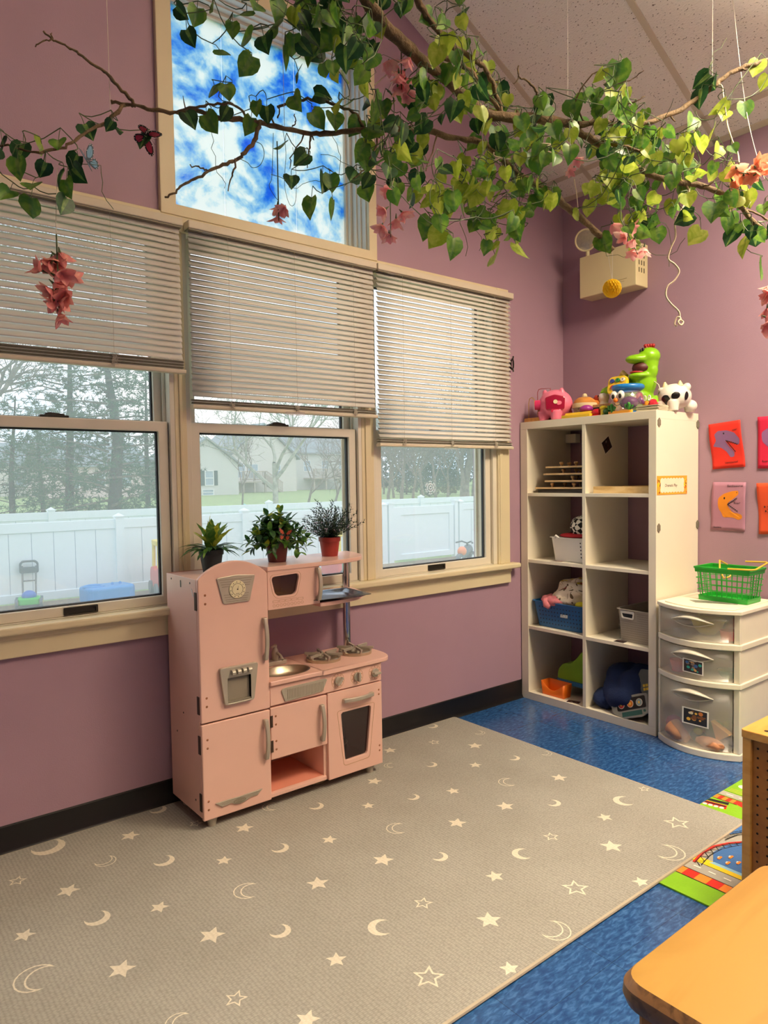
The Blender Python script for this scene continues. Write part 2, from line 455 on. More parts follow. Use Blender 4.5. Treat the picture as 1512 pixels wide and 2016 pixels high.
for a, c in zip(fx[:-1], fx[1:]): b.box(a+.0012, c-.0012, .118, .120, UP[2]+.004, UP[3]-.02)
f_ = b.build('cloud_film', FILM, W)
MB().box(UP[0]+.01, UP[1]-.03, .123, .127, UP[2]+.004, UP[3]-.02).build('pane', GLASS, W)
# ------------------------------------------------------------------ venetian blinds
def slat_mat():
    m, nt, b = new_mat('ivory_blind_slat'); L = nt.links.new
    tc = nt.nodes.new('ShaderNodeTexCoord'); n = nt.nodes.new('ShaderNodeTexNoise'); n.inputs['Scale'].default_value = 3; L(tc.outputs['Object'], n.inputs['Vector'])
    r = nt.nodes.new('ShaderNodeValToRGB'); e = r.color_ramp.elements; e[0].color = S('ece8de'); e[1].color = S('f4f1e9'); L(n.outputs['Fac'], r.inputs['Fac']); L(r.outputs['Color'], b.inputs['Base Color'])
    b.inputs['Roughness'].default_value = .42
    tl = nt.nodes.new('ShaderNodeBsdfTranslucent'); L(r.outputs['Color'], tl.inputs['Color']); mx = nt.nodes.new('ShaderNodeMixShader'); mx.inputs[0].default_value = .16
    o = [x for x in nt.nodes if x.type == 'OUTPUT_MATERIAL'][0]; L(b.outputs[0], mx.inputs[1]); L(tl.outputs[0], mx.inputs[2]); L(mx.outputs[0], o.inputs['Surface'])
    return m
SLAT = slat_mat()
RAIL = mat('ivory_blind_rail', 'd9cdb6', rough=.4, var=.02)
STACK = mat('underside_shade_tone', '7d7462', rough=.5, var=.05)  # underside shading of the stacked slats, put into the colour
CORD = mat('blind_cord', 'cfc7b8', rough=.8)
CLEAR = film('clear_plastic', 'f4f6f2', .25, rough=.1, gloss=.12)
def blind(x0, x1, zb, ang, label, stack_h, cords, bend=0, seed=1):
    rnd = random.Random(seed)
    yb = -.042
    root = thing('venetian_blind', ((x0+x1)/2, yb, 2.09), label, 'blind', 'white slatted blinds over the windows')
    b = MB(); b.box(x0-.004, x1+.004, yb-.024, -.021, 2.088, 2.116); b.build('headrail', RAIL, root, bevel=.003)
    b = MB()
    b.box(x0-.002, x1+.002, yb-.019, -.024, 2.083, 2.088); b.build('headrail_track', STACK, root)
    b = MB(); z = 2.076; p = .0212; hw = .0128
    n = 0
    while z > zb+stack_h+.004:
        t = math.radians(ang+rnd.uniform(-1.4, 1.4))
        sag = rnd.uniform(-.0008, .0008)
        cy, sz = math.cos(t), math.sin(t)
        cs = []
        for k in range(5):
            u = (k/4-.5)*2; bow = (1-u*u)*.0018
            # u=-1 is the room side edge, lower; +1 window side, higher
            cs.append((yb+u*hw*cy-bow*sz, z+u*hw*sz+bow*cy))
        xs = [x0+.003+(x1-x0-.006)*i/6 for i in range(7)]
        vs = []; fs = []
        for x in xs:
            zz = sag*math.sin((x-x0)/(x1-x0)*PI)*(1+n*.02)
            for (y_, z_) in cs: vs.append((x, y_, z_+zz))
        for i in range(6):
            for k in range(4): fs.append((i*5+k, i*5+k+1, (i+1)*5+k+1, (i+1)*5+k))
        b.add(vs, fs); z -= p; n += 1
    s_ = b.build('slats', SLAT, root, smooth=60, solid=.0006, weld=False)
    b = MB(); zz = zb+.012; i = 0
    while zz < zb+stack_h:
        dx = rnd.uniform(0, .003)
        b.prism([(yb-.0125, zz), (yb+.0125, zz+.0012), (yb+.0125, zz+.0028), (yb, zz+.0040), (yb-.0125, zz+.0016)], 'x', x0+dx, x1-.003+dx, 1 if i % 3 else 0); zz += .0034; i += 1
    b.build('stacked_slats', [SLAT, STACK], root)
    b = MB(); b.prism(rpoly(rect(yb-.014, yb+.014, zb-.002, zb+.012), .004, 3), 'x', x0, x1+.006); b.build('bottom_rail', RAIL, root, smooth=40)
    for cx in cords:
        b = MB()
        X = x0+(x1-x0)*cx
        for dy in (-.0155, .0155): b.tube([(X, yb+dy, 2.085), (X, yb+dy*1.02, 1.8), (X, yb+dy, zb)], .0007, 5)
        for j in range(5):   # bunched ladder cord by the bottom rail
            pts = []
            for q in range(9):
                a = q/8*PI; pts.append((X+rnd.uniform(-.012, .012), yb-.016-rnd.uniform(0, .004), zb+.002+stack_h*rnd.random()))
            b.tube(pts, .0007, 4)
        b.build('ladder_cord', CORD, root)
    b = MB()
    b.cyl((x0+.05, yb-.018, 2.083), (x0+.09, yb-.018, 2.083), .004, n=8); b.build('tilt_bracket', CLEAR, root)
    return root
bl = blind(-3.13, -2.246, 1.572, 64, 'ivory slatted blind over the far left window, lowered the least', .046, (.22, .72), seed=2)
bl2 = blind(-2.217, -1.374, 1.450, 62, 'ivory slatted blind over the middle window between two other blinds', .030, (.18, .52, .86), seed=3)
bl3 = blind(-1.359, -.490, 1.328, 53, 'ivory slatted blind by the room corner, hanging lowest with light between slats', .032, (.16, .5, .85), seed=4)
for r_, xm in ((bl2, -1.79), (bl3, -.93)):
    b = MB(); zc = 1.450 if r_ is bl2 else 1.328
    b.prism(rpoly(rect(xm-.045, xm+.045, zc-.010, zc+.004), .005, 3), 'y', -.060, -.056); b.build('pull_tab', CLEAR, r_)
b = MB(); cx_, cy_ = -.446, -.012
b.box(cx_-.006, cx_+.006, -.008, 0, 1.745, 1.79); b.tube([(cx_, -.008, 1.788), (cx_-.006, -.026, 1.792), (cx_-.004, -.028, 1.808)], .004, 8); b.tube([(cx_, -.008, 1.748), (cx_-.006, -.026, 1.744), (cx_-.004, -.028, 1.728)], .004, 8)
for k in range(4):
    b.torus((cx_+.002*k-.004, -.018, 1.768), .006+.001*k, .0014, 'x', 14, 6, ry=.03)
tag(b.build('cord_cleat', BRONZE), 'small dark cord cleat on the wall beside the lowest blind', 'cord cleat')
# snowflake sticker on the right window
b = MB()
c0 = (-.989, 1.138)
for k in range(6):
    a = PI/6+k*PI/3; d = (math.cos(a), math.sin(a)); nn = (-d[1], d[0])
    def seg(p, q, w):
        u = (q[0]-p[0], q[1]-p[1]); l = math.hypot(*u); n_ = (-u[1]/l*w, u[0]/l*w)
        b.prism([(p[0]+n_[0], p[1]+n_[1]), (p[0]-n_[0], p[1]-n_[1]), (q[0]-n_[0], q[1]-n_[1]), (q[0]+n_[0], q[1]+n_[1])], 'y', .0285, .0295)
    tip = (c0[0]+d[0]*.034, c0[1]+d[1]*.034); seg(c0, tip, .0022)
    for t in (.4, .72):
        s0 = (c0[0]+d[0]*.034*t, c0[1]+d[1]*.034*t)
        for sg in (1, -1):
            a2 = a+sg*PI/3.2; seg(s0, (s0[0]+math.cos(a2)*.012, s0[1]+math.sin(a2)*.012), .002)
tag(b.build('snowflake_sticker', film('white_cling_sticker', 'ffffff', 1.0, gloss=.02, transl=.85)), 'white snowflake sticker on the glass of the right hand window', 'sticker')
# ------------------------------------------------------------------ star and moon rug
def rug_mat(name, c1, c2):
    m, nt, b = new_mat(name); L = nt.links.new
    tc = nt.nodes.new('ShaderNodeTexCoord')
    mp = nt.nodes.new('ShaderNodeMapping'); mp.inputs['Scale'].default_value = (95, 210, 1)
    L(tc.outputs['Object'], mp.inputs['Vector'])
    v = nt.nodes.new('ShaderNodeTexVoronoi'); v.inputs['Scale'].default_value = 1; v.inputs['Randomness'].default_value = .35
    L(mp.outputs['Vector'], v.inputs['Vector'])
    n = nt.nodes.new('ShaderNodeTexNoise'); n.inputs['Scale'].default_value = 4; n.inputs['Detail'].default_value = 5
    L(tc.outputs['Object'], n.inputs['Vector'])
    r = nt.nodes.new('ShaderNodeValToRGB'); e = r.color_ramp.elements
    e[0].position = .15; e[0].color = S(c2); e[1].position = .75; e[1].color = S(c1)
    L(v.outputs['Distance'], r.inputs['Fac'])
    r2 = nt.nodes.new('ShaderNodeValToRGB'); e = r2.color_ramp.elements
    e[0].position = .3; e[0].color = (.88, .87, .86, 1); e[1].position = .7; e[1].color = (1, 1, 1, 1)
    L(n.outputs['Fac'], r2.inputs['Fac'])
    mx = nt.nodes.new('ShaderNodeMix'); mx.data_type = 'RGBA'; mx.blend_type = 'MULTIPLY'; mx.inputs[0].default_value = 1
    L(r.outputs['Color'], mx.inputs[6]); L(r2.outputs['Color'], mx.inputs[7]); L(mx.outputs[2], b.inputs['Base Color'])
    b.inputs['Roughness'].default_value = .8; b.inputs['Specular IOR Level'].default_value = .25
    bp = nt.nodes.new('ShaderNodeBump'); bp.inputs['Strength'].default_value = .35; bp.inputs['Distance'].default_value = .002
    L(v.outputs['Distance'], bp.inputs['Height']); L(bp.outputs['Normal'], b.inputs['Normal'])
    return m
RUG = rug_mat('grey_woven_vinyl', '878680', 'a7a59d')
RUGW = rug_mat('cream_print', 'cfc8b6', 'e3dccb')
RUGE = mat('rug_edge_binding', 'aba08d', rough=.7)
ITEMS = [('C', -2.749, -0.078, 0.075), ('S', -2.527, -0.16, 0.062), ('s', -2.876, -0.212, 0.051), ('S', -2.773, -0.363, 0.064), ('c', -2.636, -0.28, 0.047), ('C', -2.495, -0.396, 0.047), ('S', -2.917, -0.504, 0.053), ('C', -2.744, -0.563, 0.049), ('S', -2.601, -0.612, 0.052), ('S', -2.356, -0.505, 0.049), ('C', -2.182, -0.562, 0.042), ('S', -2.211, -0.36, 0.062), ('C', -1.934, -0.392, 0.04), ('S', -2.036, -0.611, 0.051), ('S', -1.793, -0.502, 0.047), ('S', -1.65, -0.353, 0.059), ('cL', -2.389, -0.69, 0.058), ('S', -2.202, -0.797, 0.065), ('S', -2.542, -0.818, 0.067), ('C', -2.394, -0.926, 0.042), ('CL', -2.198, -1.066, 0.05), ('S', -2.765, -0.797, 0.065), ('cL', -2.947, -0.688, 0.072), ('s', -2.597, -1.063, 0.052), ('S', -2.348, -1.101, 0.051), ('S', -2.506, -1.219, 0.055), ('cL', -2.734, -1.043, 0.044), ('cL', -2.073, -0.273, 0.047), ('s', -2.324, -0.222, 0.045), ('C', -2.381, -0.046, 0.044), ('C', -1.061, -0.056, 0.038), ('c', -0.958, -0.262, 0.037), ('s', -1.198, -0.204, 0.05), ('S', -1.092, -0.351, 0.064), ('S', -1.406, -0.149, 0.059), ('C', -1.065, -0.561, 0.036), ('cL', -1.516, -0.269, 0.035), ('C', -1.372, -0.387, 0.035), ('S', -1.242, -0.499, 0.052), ('cL', -1.277, -0.686, 0.053), ('S', -1.085, -0.796, 0.063), ('C', -1.623, -0.562, 0.035), ('S', -1.479, -0.613, 0.051), ('C', -1.272, -0.926, 0.038), ('S', -1.424, -0.822, 0.063), ('s', -0.928, -1.063, 0.042), ('CL', -1.082, -1.062, 0.055), ('S', -1.229, -1.098, 0.052), ('s', -1.08, -1.277, 0.084), ('cL', -1.831, -0.689, 0.054), ('S', -1.641, -0.799, 0.064), ('s', -1.474, -1.063, 0.051), ('CL', -1.636, -1.065, 0.047), ('S', -1.378, -1.223, 0.069), ('c', -1.269, -1.375, 0.069), ('S', -1.979, -0.82, 0.066), ('C', -1.83, -0.927, 0.038), ('S', -1.784, -1.102, 0.054), ('s', -1.654, -1.29, 0.076), ('S', -1.486, -1.392, 0.049), ('s', -2.033, -1.065, 0.053), ('S', -1.949, -1.233, 0.066), ('c', -1.846, -1.385, 0.06), ('s', -2.216, -1.29, 0.076), ('S', -2.049, -1.392, 0.048), ('c', -0.925, -0.616, 0.036)]
RX0, RX1, RY0, RY1, RT = -3.9, -.895, -1.414, -.021, .012
b = MB()
b.prism(rpoly(rect(RX0, RX1, RY0, RY1), .012, 4), 'z', .0006, RT)
e_ = rpoly(rect(RX0, RX1, RY0, RY1), .012, 4)
b.tube([(x, y, .0062) for x, y in e_], .0062, 8, 2, closed=True)
zi = RT+.0004
_fx, _fy = math.cos(YAW), math.sin(YAW)
def clipb(p): return (max(min(p[0], RX1-.004), RX0), max(min(p[1], RY1-.002), RY0+.002))
for i, (k, x, y, sz) in enumerate(ITEMS + [(k, x-.562, y, sz) for k, x, y, sz in ITEMS if x < -2.39]):
    # long axis of the printed motif follows the length of the rug
    ux, uy = .782, -.623
    if i >= len(ITEMS) and x > -2.95: continue
    if k[0] in 'Ss':
        R = sz*.53; a0 = math.atan2(uy, ux)+PI/2+.1*((i*7) % 5-2)
        def star(R, q): return [(x+(R if j % 2 == 0 else R*q)*math.cos(a0+j*PI/5), y+(R if j % 2 == 0 else R*q)*math.sin(a0+j*PI/5)) for j in range(10)]
        o = [clipb(p) for p in star(R, .46)]
        if k == 'S': b.add([(x, y, zi)]+[(p[0], p[1], zi) for p in o], [(0, j+1, (j+1) % 10+1) for j in range(10)], 1)
        else:
            q = [clipb(p) for p in star(R*.70, .46)]
            b.add([(p[0], p[1], zi) for p in o]+[(p[0], p[1], zi) for p in q], [(j, (j+1) % 10, 10+(j+1) % 10, 10+j) for j in range(10)], 1)
    else:
        H = sz*.68; left = k.endswith('L'); n = 12
        tl = .1 if left else -.55
        def P(u, v):
            if left: u = -u
            u2 = u*math.cos(tl)-v*math.sin(tl); v2 = u*math.sin(tl)+v*math.cos(tl)
            return clipb((x+u2*ux-v2*uy, y+u2*uy+v2*ux))
        def moon(w_):
            R_, r_, d_ = 1-w_, .8+w_, .40; xi = (r_*r_-R_*R_-d_*d_)/(2*d_); a1 = math.acos(xi/R_); a2 = math.acos((xi+d_)/r_)
            A = [((R_*math.cos(-a1+2*a1*j/n)-.35)*H, R_*math.sin(-a1+2*a1*j/n)*H) for j in range(n+1)]
            B_ = [((-d_+r_*math.cos(-a2+2*a2*j/n)-.35)*H, r_*math.sin(-a2+2*a2*j/n)*H) for j in range(n+1)]
            return A, B_
        A, B_ = moon(0)
        if k[0] == 'C':
            b.add([(*P(*p), zi) for p in A]+[(*P(*p), zi) for p in B_], [(j, j+1, n+2+j, n+1+j) for j in range(n)], 1)
        else:
            A2, B2 = moon(.085)
            for U, V in ((A, A2), (B_, B2)):
                b.add([(*P(*p), zi) for p in U]+[(*P(*p), zi) for p in V], [(j, j+1, n+2+j, n+1+j) for j in range(n)], 1)
rug = tag(b.build('area_rug', [RUG, RUGW, RUGE], smooth=30, weld=False), 'large grey woven rug printed with cream stars and crescent moons', 'rug')
# ------------------------------------------------------------------ road play mat under the rug's corner
PM = {k: mat('play_mat_'+k, c, rough=.4, bump=.15, bscale=180) for k, c in dict(green='7fb61c', grey='a8a69c', red='d8281c', orange='f58a2c', white='eeeadd', yellow='f0cf1e', blue='3d6fae', black='161616', tan='c9b04a', lblue='8fc3dd').items()}
pk = list(PM)
b = MB(); MX0, MX1, MY0, MY1 = -1.437, -.47, -2.35, -1.250
b.prism([(MX0, MY0), (MX1, MY0), (MX1, MY1), (RX1+.002, MY1), (RX1+.002, RY0-.003), (MX0, RY0-.003)], 'z', .0006, .005, pk.index('green'))
lev = [0]
def clip_half(poly, ax, v, keep_less):
    out = []
    for i in range(len(poly)):
        p, q = poly[i-1], poly[i]; a = (p[ax] <= v) == keep_less; d = (q[ax] <= v) == keep_less
        if a != d:
            t = (v-p[ax])/(q[ax]-p[ax]); out.append((p[0]+(q[0]-p[0])*t, p[1]+(q[1]-p[1])*t))
        if d: out.append(q)
    return out
def pat(poly, c):
    lev[0] += 1
    front = clip_half(poly, 1, RY0-.003, True); far = clip_half(clip_half(poly, 1, RY0-.003, False), 0, RX1+.002, False)
    for pp in (front, far):
        if len(pp) > 2: b.flat(pp, 'z', .0052+lev[0]*.00003, pk.index(c))
pat(rect(-1.345, -.70, MY0+.1, MY1-.003), 'grey')
def curb(x0, x1, ya, yb_, n):
    pat(rect(x0-.004, x1+.004, ya, yb_), 'black')
    for i in range(n):
        y0 = yb_+(ya-yb_)*i/n; y1 = yb_+(ya-yb_)*(i+1)/n
        pat(rect(x0, x1, y1, y0), 'red' if i % 2 else 'orange')
curb(-1.344, -1.304, -2.2, MY1-.004, 26)
for i in range(22): pat(rect(-1.279, -1.273, MY1-.03-i*.045, MY1-.008-i*.045), 'white')
pat(rect(-1.249, -1.216, -2.2, -1.40), 'yellow')
pat([(-1.222, -2.2), (-1.222, -1.47), (-1.16, -1.44), (-1.09, -1.445), (-1.03, -1.475), (-.93, -1.55), (-.86, -2.2)], 'blue')
pat([(-1.228, -2.2), (-1.228, -1.46), (-1.214, -1.47), (-1.212, -2.2)], 'lblue')
arc = [(-1.259, -1.425), (-1.185, -1.415), (-1.121, -1.421), (-1.068, -1.441), (-1.028, -1.466), (-.96, -1.53), (-.90, -1.62)]
for off, c, w_ in ((0, 'red', .010), (-.026, 'black', .003), (-.006, 'black', .003)):
    pat([(x, y+off) for x, y in arc]+[(x, y+off-w_) for x, y in reversed(arc)], c)
for j in range(26):
    t = j/26*(len(arc)-1); i0 = int(t); f0 = t-i0
    x = arc[i0][0]*(1-f0)+arc[i0+1][0]*f0; y = arc[i0][1]*(1-f0)+arc[i0+1][1]*f0
    dx = .016 if j % 2 else -.016
    pat([(x-dx/2, y-.008), (x-dx/2+.003, y-.008), (x+dx/2+.003, y-.027), (x+dx/2, y-.027)], 'black')
pat([(-1.0, -1.30), (-.93, -1.30), (-.88, -1.36), (-.86, -1.45), (-.95, -1.45), (-1.06, -1.40)], 'blue')
for off in (0, -.022): pat([(-1.06, -1.405+off), (-1.0, -1.415+off), (-.94, -1.45+off), (-.94, -1.453+off), (-1.0, -1.418+off), (-1.06, -1.408+off)], 'black')
for j in range(9): pat([(-1.05+j*.012, -1.407-j*.003), (-1.047+j*.012, -1.407-j*.003), (-1.041+j*.012, -1.432-j*.003), (-1.044+j*.012, -1.432-j*.003)], 'black')
for (x, y) in ((-1.19, -1.50), (-1.165, -1.52), (-1.15, -1.49), (-1.18, -1.47)): pat(rpoly(rect(x-.011, x+.011, y-.004, y+.004), .003, 2), 'orange'); pat(rect(x-.004, x+.006, y+.003, y+.007), 'white')
for j in range(5): pat([(-1.10+j*.03, -1.39), (-1.094+j*.03, -1.39), (-1.085+j*.03, -1.396), (-1.091+j*.03, -1.396)], 'white')
pat([(-.895, -1.253), (-.70, -1.253), (-.70, -1.46), (-.86, -1.46), (-.895, -1.39)], 'green')
pat([(-.870, -1.2535), (-.836, -1.2535), (-.822, -1.322), (-.855, -1.332)], 'red')
for j in range(4): pat(circ(-.864+j*.004, -1.262-j*.018, .008, 12), 'white')
pat([(-.853, -1.2535), (-.843, -1.2535), (-.828, -1.32), (-.838, -1.323)], 'black')
pat([(-.831, -1.2535), (-.812, -1.2535), (-.796, -1.316), (-.816, -1.322)], 'black')
curb(-.790, -.758, -1.34, -1.254, 6)
pat([(-.820, -1.42), (-.79, -1.34), (-.757, -1.34), (-.765, -1.40), (-.80, -1.46)], 'red')
pat(rect(-.750, -.712, -1.6, -1.254), 'grey')
for i in range(7): pat(rect(-.734, -.729, -1.30-i*.045, -1.275-i*.045), 'white')
pat(rect(-.706, -.475, -1.6, -1.254), 'green')
for dx in (0, .012, .024): pat(rect(-.70+dx, -.697+dx, -1.5, -1.265), 'tan')
for (x, y) in ((-.63, -1.29), (-.60, -1.31), (-.62, -1.33)): pat(circ(x, y, .018, 10), 'white')
pm = tag(b.build('play_mat', list(PM.values()), weld=False), 'bright green road map play mat partly under the grey rug', 'play mat')
text_mesh('lettering', 'STATION', .0155, frame_m((-.8155, -1.2865, .0064), (.235, -.972, 0), (.972, .235, 0)), PM['white'], pm, .0001)
# ------------------------------------------------------------------ maple table in the foreground
def wood(name, c1, c2, scale=3, stretch=(1, 9, 9), rough=.35, dist=1.5):
    m, nt, b = new_mat(name); L = nt.links.new
    tc = nt.nodes.new('ShaderNodeTexCoord'); mp = nt.nodes.new('ShaderNodeMapping'); mp.inputs['Scale'].default_value = stretch
    L(tc.outputs['Object'], mp.inputs['Vector'])
    n = nt.nodes.new('ShaderNodeTexNoise'); n.inputs['Scale'].default_value = scale; n.inputs['Detail'].default_value = 6; n.inputs['Distortion'].default_value = dist
    L(mp.outputs['Vector'], n.inputs['Vector'])
    r = nt.nodes.new('ShaderNodeValToRGB'); e = r.color_ramp.elements
    e[0].position = .32; e[0].color = S(c2); e[1].position = .55; e[1].color = S(c1)
    L(n.outputs['Fac'], r.inputs['Fac']); L(r.outputs['Color'], b.inputs['Base Color'])
    b.inputs['Roughness'].default_value = rough; b.inputs['Coat Weight'].default_value = .15; b.inputs['Coat Roughness'].default_value = .2
    return m
MAPLE = wood('maple_top', 'a9823c', '9c7430', 2.2, (1.2, 5, 5))
MAPLED = wood('worn_bullnose_edge', '86603a', '553b24', 6, (3, 6, 6), .45)
BIRCH = wood('birch_panel', 'd9a04e', 'c98f3f', 3, (2, 2, 8))
PEG = wood('hardboard_peg_panel', 'a86a1e', '965c18', 5, (3, 3, 3), .5)
HOLE = mat('dark_hole', '1c1208', rough=.9)
t = thing('wooden_table', (-2.32, -2.45, 0), 'low maple topped wooden table with dark worn edge in the foreground', 'table')
TZ = .55
o_ = rpoly(rect(-2.530, -2.102, -2.95, -1.990), .038, 7)
i_ = rpoly(rect(-2.524, -2.108, -2.944, -1.996), .034, 7)
b = MB(); n = len(o_)
prof = [(0, TZ-.034), (0, TZ-.034)]
rings = []
for ins, z in ((.016, TZ-.040), (.004, TZ-.034), (0, TZ-.022), (.001, TZ-.010), (.006, TZ-.0025), (.0085, TZ)):
    rings.append([(p[0], p[1], z) for p in rpoly(rect(-2.530+ins, -2.102-ins, -2.95+ins, -1.990-ins), .038-ins*.5, 7)])
vs = sum(rings, []); fs = []
for k in range(5):
    for j in range(n): fs.append((k*n+j, k*n+(j+1) % n, (k+1)*n+(j+1) % n, (k+1)*n+j))
b.add(vs, fs, 1); b.add(rings[5], [tuple(range(n))], 0); b.add(rings[0], [tuple(range(n-1, -1, -1))], 1)
b.build('table_top', [MAPLE, MAPLED], t, smooth=24)
for x in (-2.508, -2.180):
    for y in (-2.928, -2.062):
        MB().box(x, x+.056, y, y+.050, 0, TZ-.04).build('leg', PEG, t, bevel=.006)
b = MB(); b.box(-2.455, -2.178, -2.048, -2.028, TZ-.13, TZ-.04); b.box(-2.455, -2.178, -2.912, -2.892, TZ-.13, TZ-.04)
b.box(-2.492, -2.472, -2.88, -2.06, TZ-.13, TZ-.04); b.box(-2.150, -2.130, -2.88, -2.06, TZ-.13, TZ-.04); b.build('apron', BIRCH, t, bevel=.002)
# ------------------------------------------------------------------ pegboard backed cabinet
t = thing('pegboard_cabinet', (-1.25, -2.05, 0), 'low birch cabinet with brown pegboard back at the right edge', 'cabinet')
X, Y0, H = -1.389, -1.630, .50
b = MB(); b.prism(rpoly(rect(X-.004, X+.34, -2.55, Y0+.004), .012, 4), 'z', H-.022, H); b.build('cabinet_top', wood('birch_top', 'dca352', 'cf9442', 3, (2, 6, 6)), t, bevel=.002)
MB().box(X, X+.022, Y0-.022, Y0, .0085, H-.022).build('corner_post', BIRCH, t, bevel=.002)
MB().box(X+.022, X+.335, Y0-.020, Y0-.001, .03, H-.022).build('side_panel', BIRCH, t, bevel=.002)
MB().box(X, X+.335, -2.545, -2.525, .0085, H-.022).build('side_panel', BIRCH, t, bevel=.002)
b = MB(); b.box(X+.010, X+.016, -2.525, Y0-.022, .05, H-.022)
for i in range(34):
    for j in range(17):
        yy = Y0-.036-i*.0254; zz = H-.046-j*.0254
        b.add([(X+.0098, yy+.0032*math.cos(a*PI/4), zz+.0032*math.sin(a*PI/4)) for a in range(8)], [tuple(range(8))], 1)
b.build('pegboard_panel', [PEG, HOLE], t, weld=False)
b = MB(); b.prism(rect(X+.006, X+.014, -2.52, Y0-.022), 'z', .03, .05); b.box(X+.02, X+.3, -2.5, Y0-.02, .02, .04); b.build('plinth', PEG, t)
b = MB(); b.cyl((X+.03, Y0-.05, H), (X+.03, Y0-.05, H+.0006), .007, n=16); b.build('screw_plug', HOLE, t)
# ------------------------------------------------------------------ pink play kitchen
PINK = mat('pink_painted_mdf', 'edc2b2', rough=.36, var=.02, scale=6, coat=.1)
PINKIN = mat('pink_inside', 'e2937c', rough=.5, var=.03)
SILV = mat('silver_plastic', 'b5aea0', rough=.34, metal=.30, var=.04, scale=25)
SILVD = mat('silver_plastic_groove', '8d8576', rough=.5, metal=.2)
CHROME = mat('chrome_tube', 'c9c9cc', rough=.08, metal=1, var=.02)
STEEL = mat('brushed_sink_metal', 'bcb29c', rough=.30, metal=.85, var=.05, scale=30)
IVORY = mat('ivory_dial_face', 'e9dfb8', rough=.4)
INK = mat('black_ink', '14110f', rough=.5)
HINGE = mat('brown_hinge', '4a3b33', rough=.4, metal=.6)
SCREWM = mat('brass_screw', 'a06a4c', rough=.4, metal=.5)
SMOKE = film('smoked_acrylic', '2a1216', .80, rough=.15, gloss=.06, transl=.2)
LINE = mat('printed_line', 'b98d5e', rough=.5)
KB = RT          # stands on the rug
YF, YB = -.297, -.030
k = thing('play_kitchen', (-1.95, -.165, KB), 'pink wooden play kitchen with silver handles standing under the windows', 'toy kitchen')
L0, L1, R1 = -2.326, -2.068, -1.563
FT = .858
# fridge tower
b = MB(); th = .014
b.box(L0, L0+th, YF+.016, YB, .052, FT); b.box(L1-th, L1, YF+.016, YB, .052, FT); b.box(L0+th, L1-th, YF+.016, YB, FT-th, FT)
b.box(L0+th, L1-th, YF+.016, YB, .052, .066); b.box(L0+th, L1-th, YB-.006, YB, .06, FT-.01)
b.build('fridge_body', PINK, k, bevel=.0015)
for (y_, z_) in ((-.235, .842), (-.075, .842), (-.235, .10), (-.09, .30), (-.15, .38)): b = MB(); b.cyl((L0-.0008, y_, z_), (L0+.001, y_, z_), .0035, n=10); b.build('screw_hole', HINGE, k)
b = MB(); b.prism(rpoly(rect(-.160, -.153, .820, .845), .003, 3), 'x', L0-.0008, L0+.001)
b.build('slot', HINGE, k)
b = MB(); b.prism([(-.262, .800), (-.256, .798), (-.244, .823), (-.250, .825)], 'x', L0-.001, L0+.001); b.build('paint_chip', mat('bare_chip', 'e8dcd6'), k)
def arch_poly(x0, x1, z0, zc, apex, r=.012):
    pts = [(x0, z0), (x1, z0), (x1, zc)]
    n = 18
    cx = (x0+x1)/2; h = apex-zc; c = (x1-x0)/2; R_ = (c*c+h*h)/(2*h); cz_ = apex-R_
    a0 = math.asin(c/R_)
    for i in range(1, n): 
        a = a0-2*a0*i/n
        pts.append((cx+R_*math.sin(a), cz_+R_*math.cos(a)))
    pts.append((x0, zc)); return pts
b = MB(); b.prism(arch_poly(L0, L1+.002, .376, .858, .912), 'y', YF, YF+.016); fd = b.build('fridge_door', PINK, k, bevel=.004, seg=3)
b = MB(); b.prism(rect(L0, L1, .045, .371), 'y', YF, YF+.016); ld = b.build('freezer_door', PINK, k, bevel=.004, seg=3)
def handle(par, x, z0, z1, horiz=False, y=YF, sz=1.0):
    """bowed silver pull with two feet"""
    b = MB(); n = 10; w_ = .0075*sz
    Lh = z1-z0
    prof = []
    for i in range(n+1):
        t = i/n; prof.append((t, .016+.012*math.sin(PI*t)))
    inner = [(t, d-.011) for t, d in prof]
    inner = [(t, max(d, 0) if .17 < t < .83 else 0) for t, d in inner]
    poly = [(-d, z0+t*Lh) for t, d in prof]+[(-d, z0+t*Lh) for t, d in reversed(inner)]
    if not horiz: b.prism([(y+u, v) for u, v in poly], 'x', x-w_, x+w_)
    else: b.prism([(y+u, v) for u, v in poly], 'x', -w_, w_); 
    if horiz:
        b.v = [Vector((v.z, v.y, x+v.x)) for v in b.v]
    return b.build('handle', SILV, par, bevel=.003, seg=3)
def screws(par, pts, y=YF):
    for (x, z) in pts:
        b = MB(); b.lathe([(0, .0016), (.003, .0012), (.0042, 0)], (0, 0, 0), 10); b.v = [Vector((x+v.x, y-v.z, z+v.y)) for v in b.v]
        b.build('screw', SCREWM, par)
handle(fd, -2.085, .553, .703)
screws(fd, [(-2.301, .805), (-2.301, .776), (-2.305, .460), (-2.305, .431)])
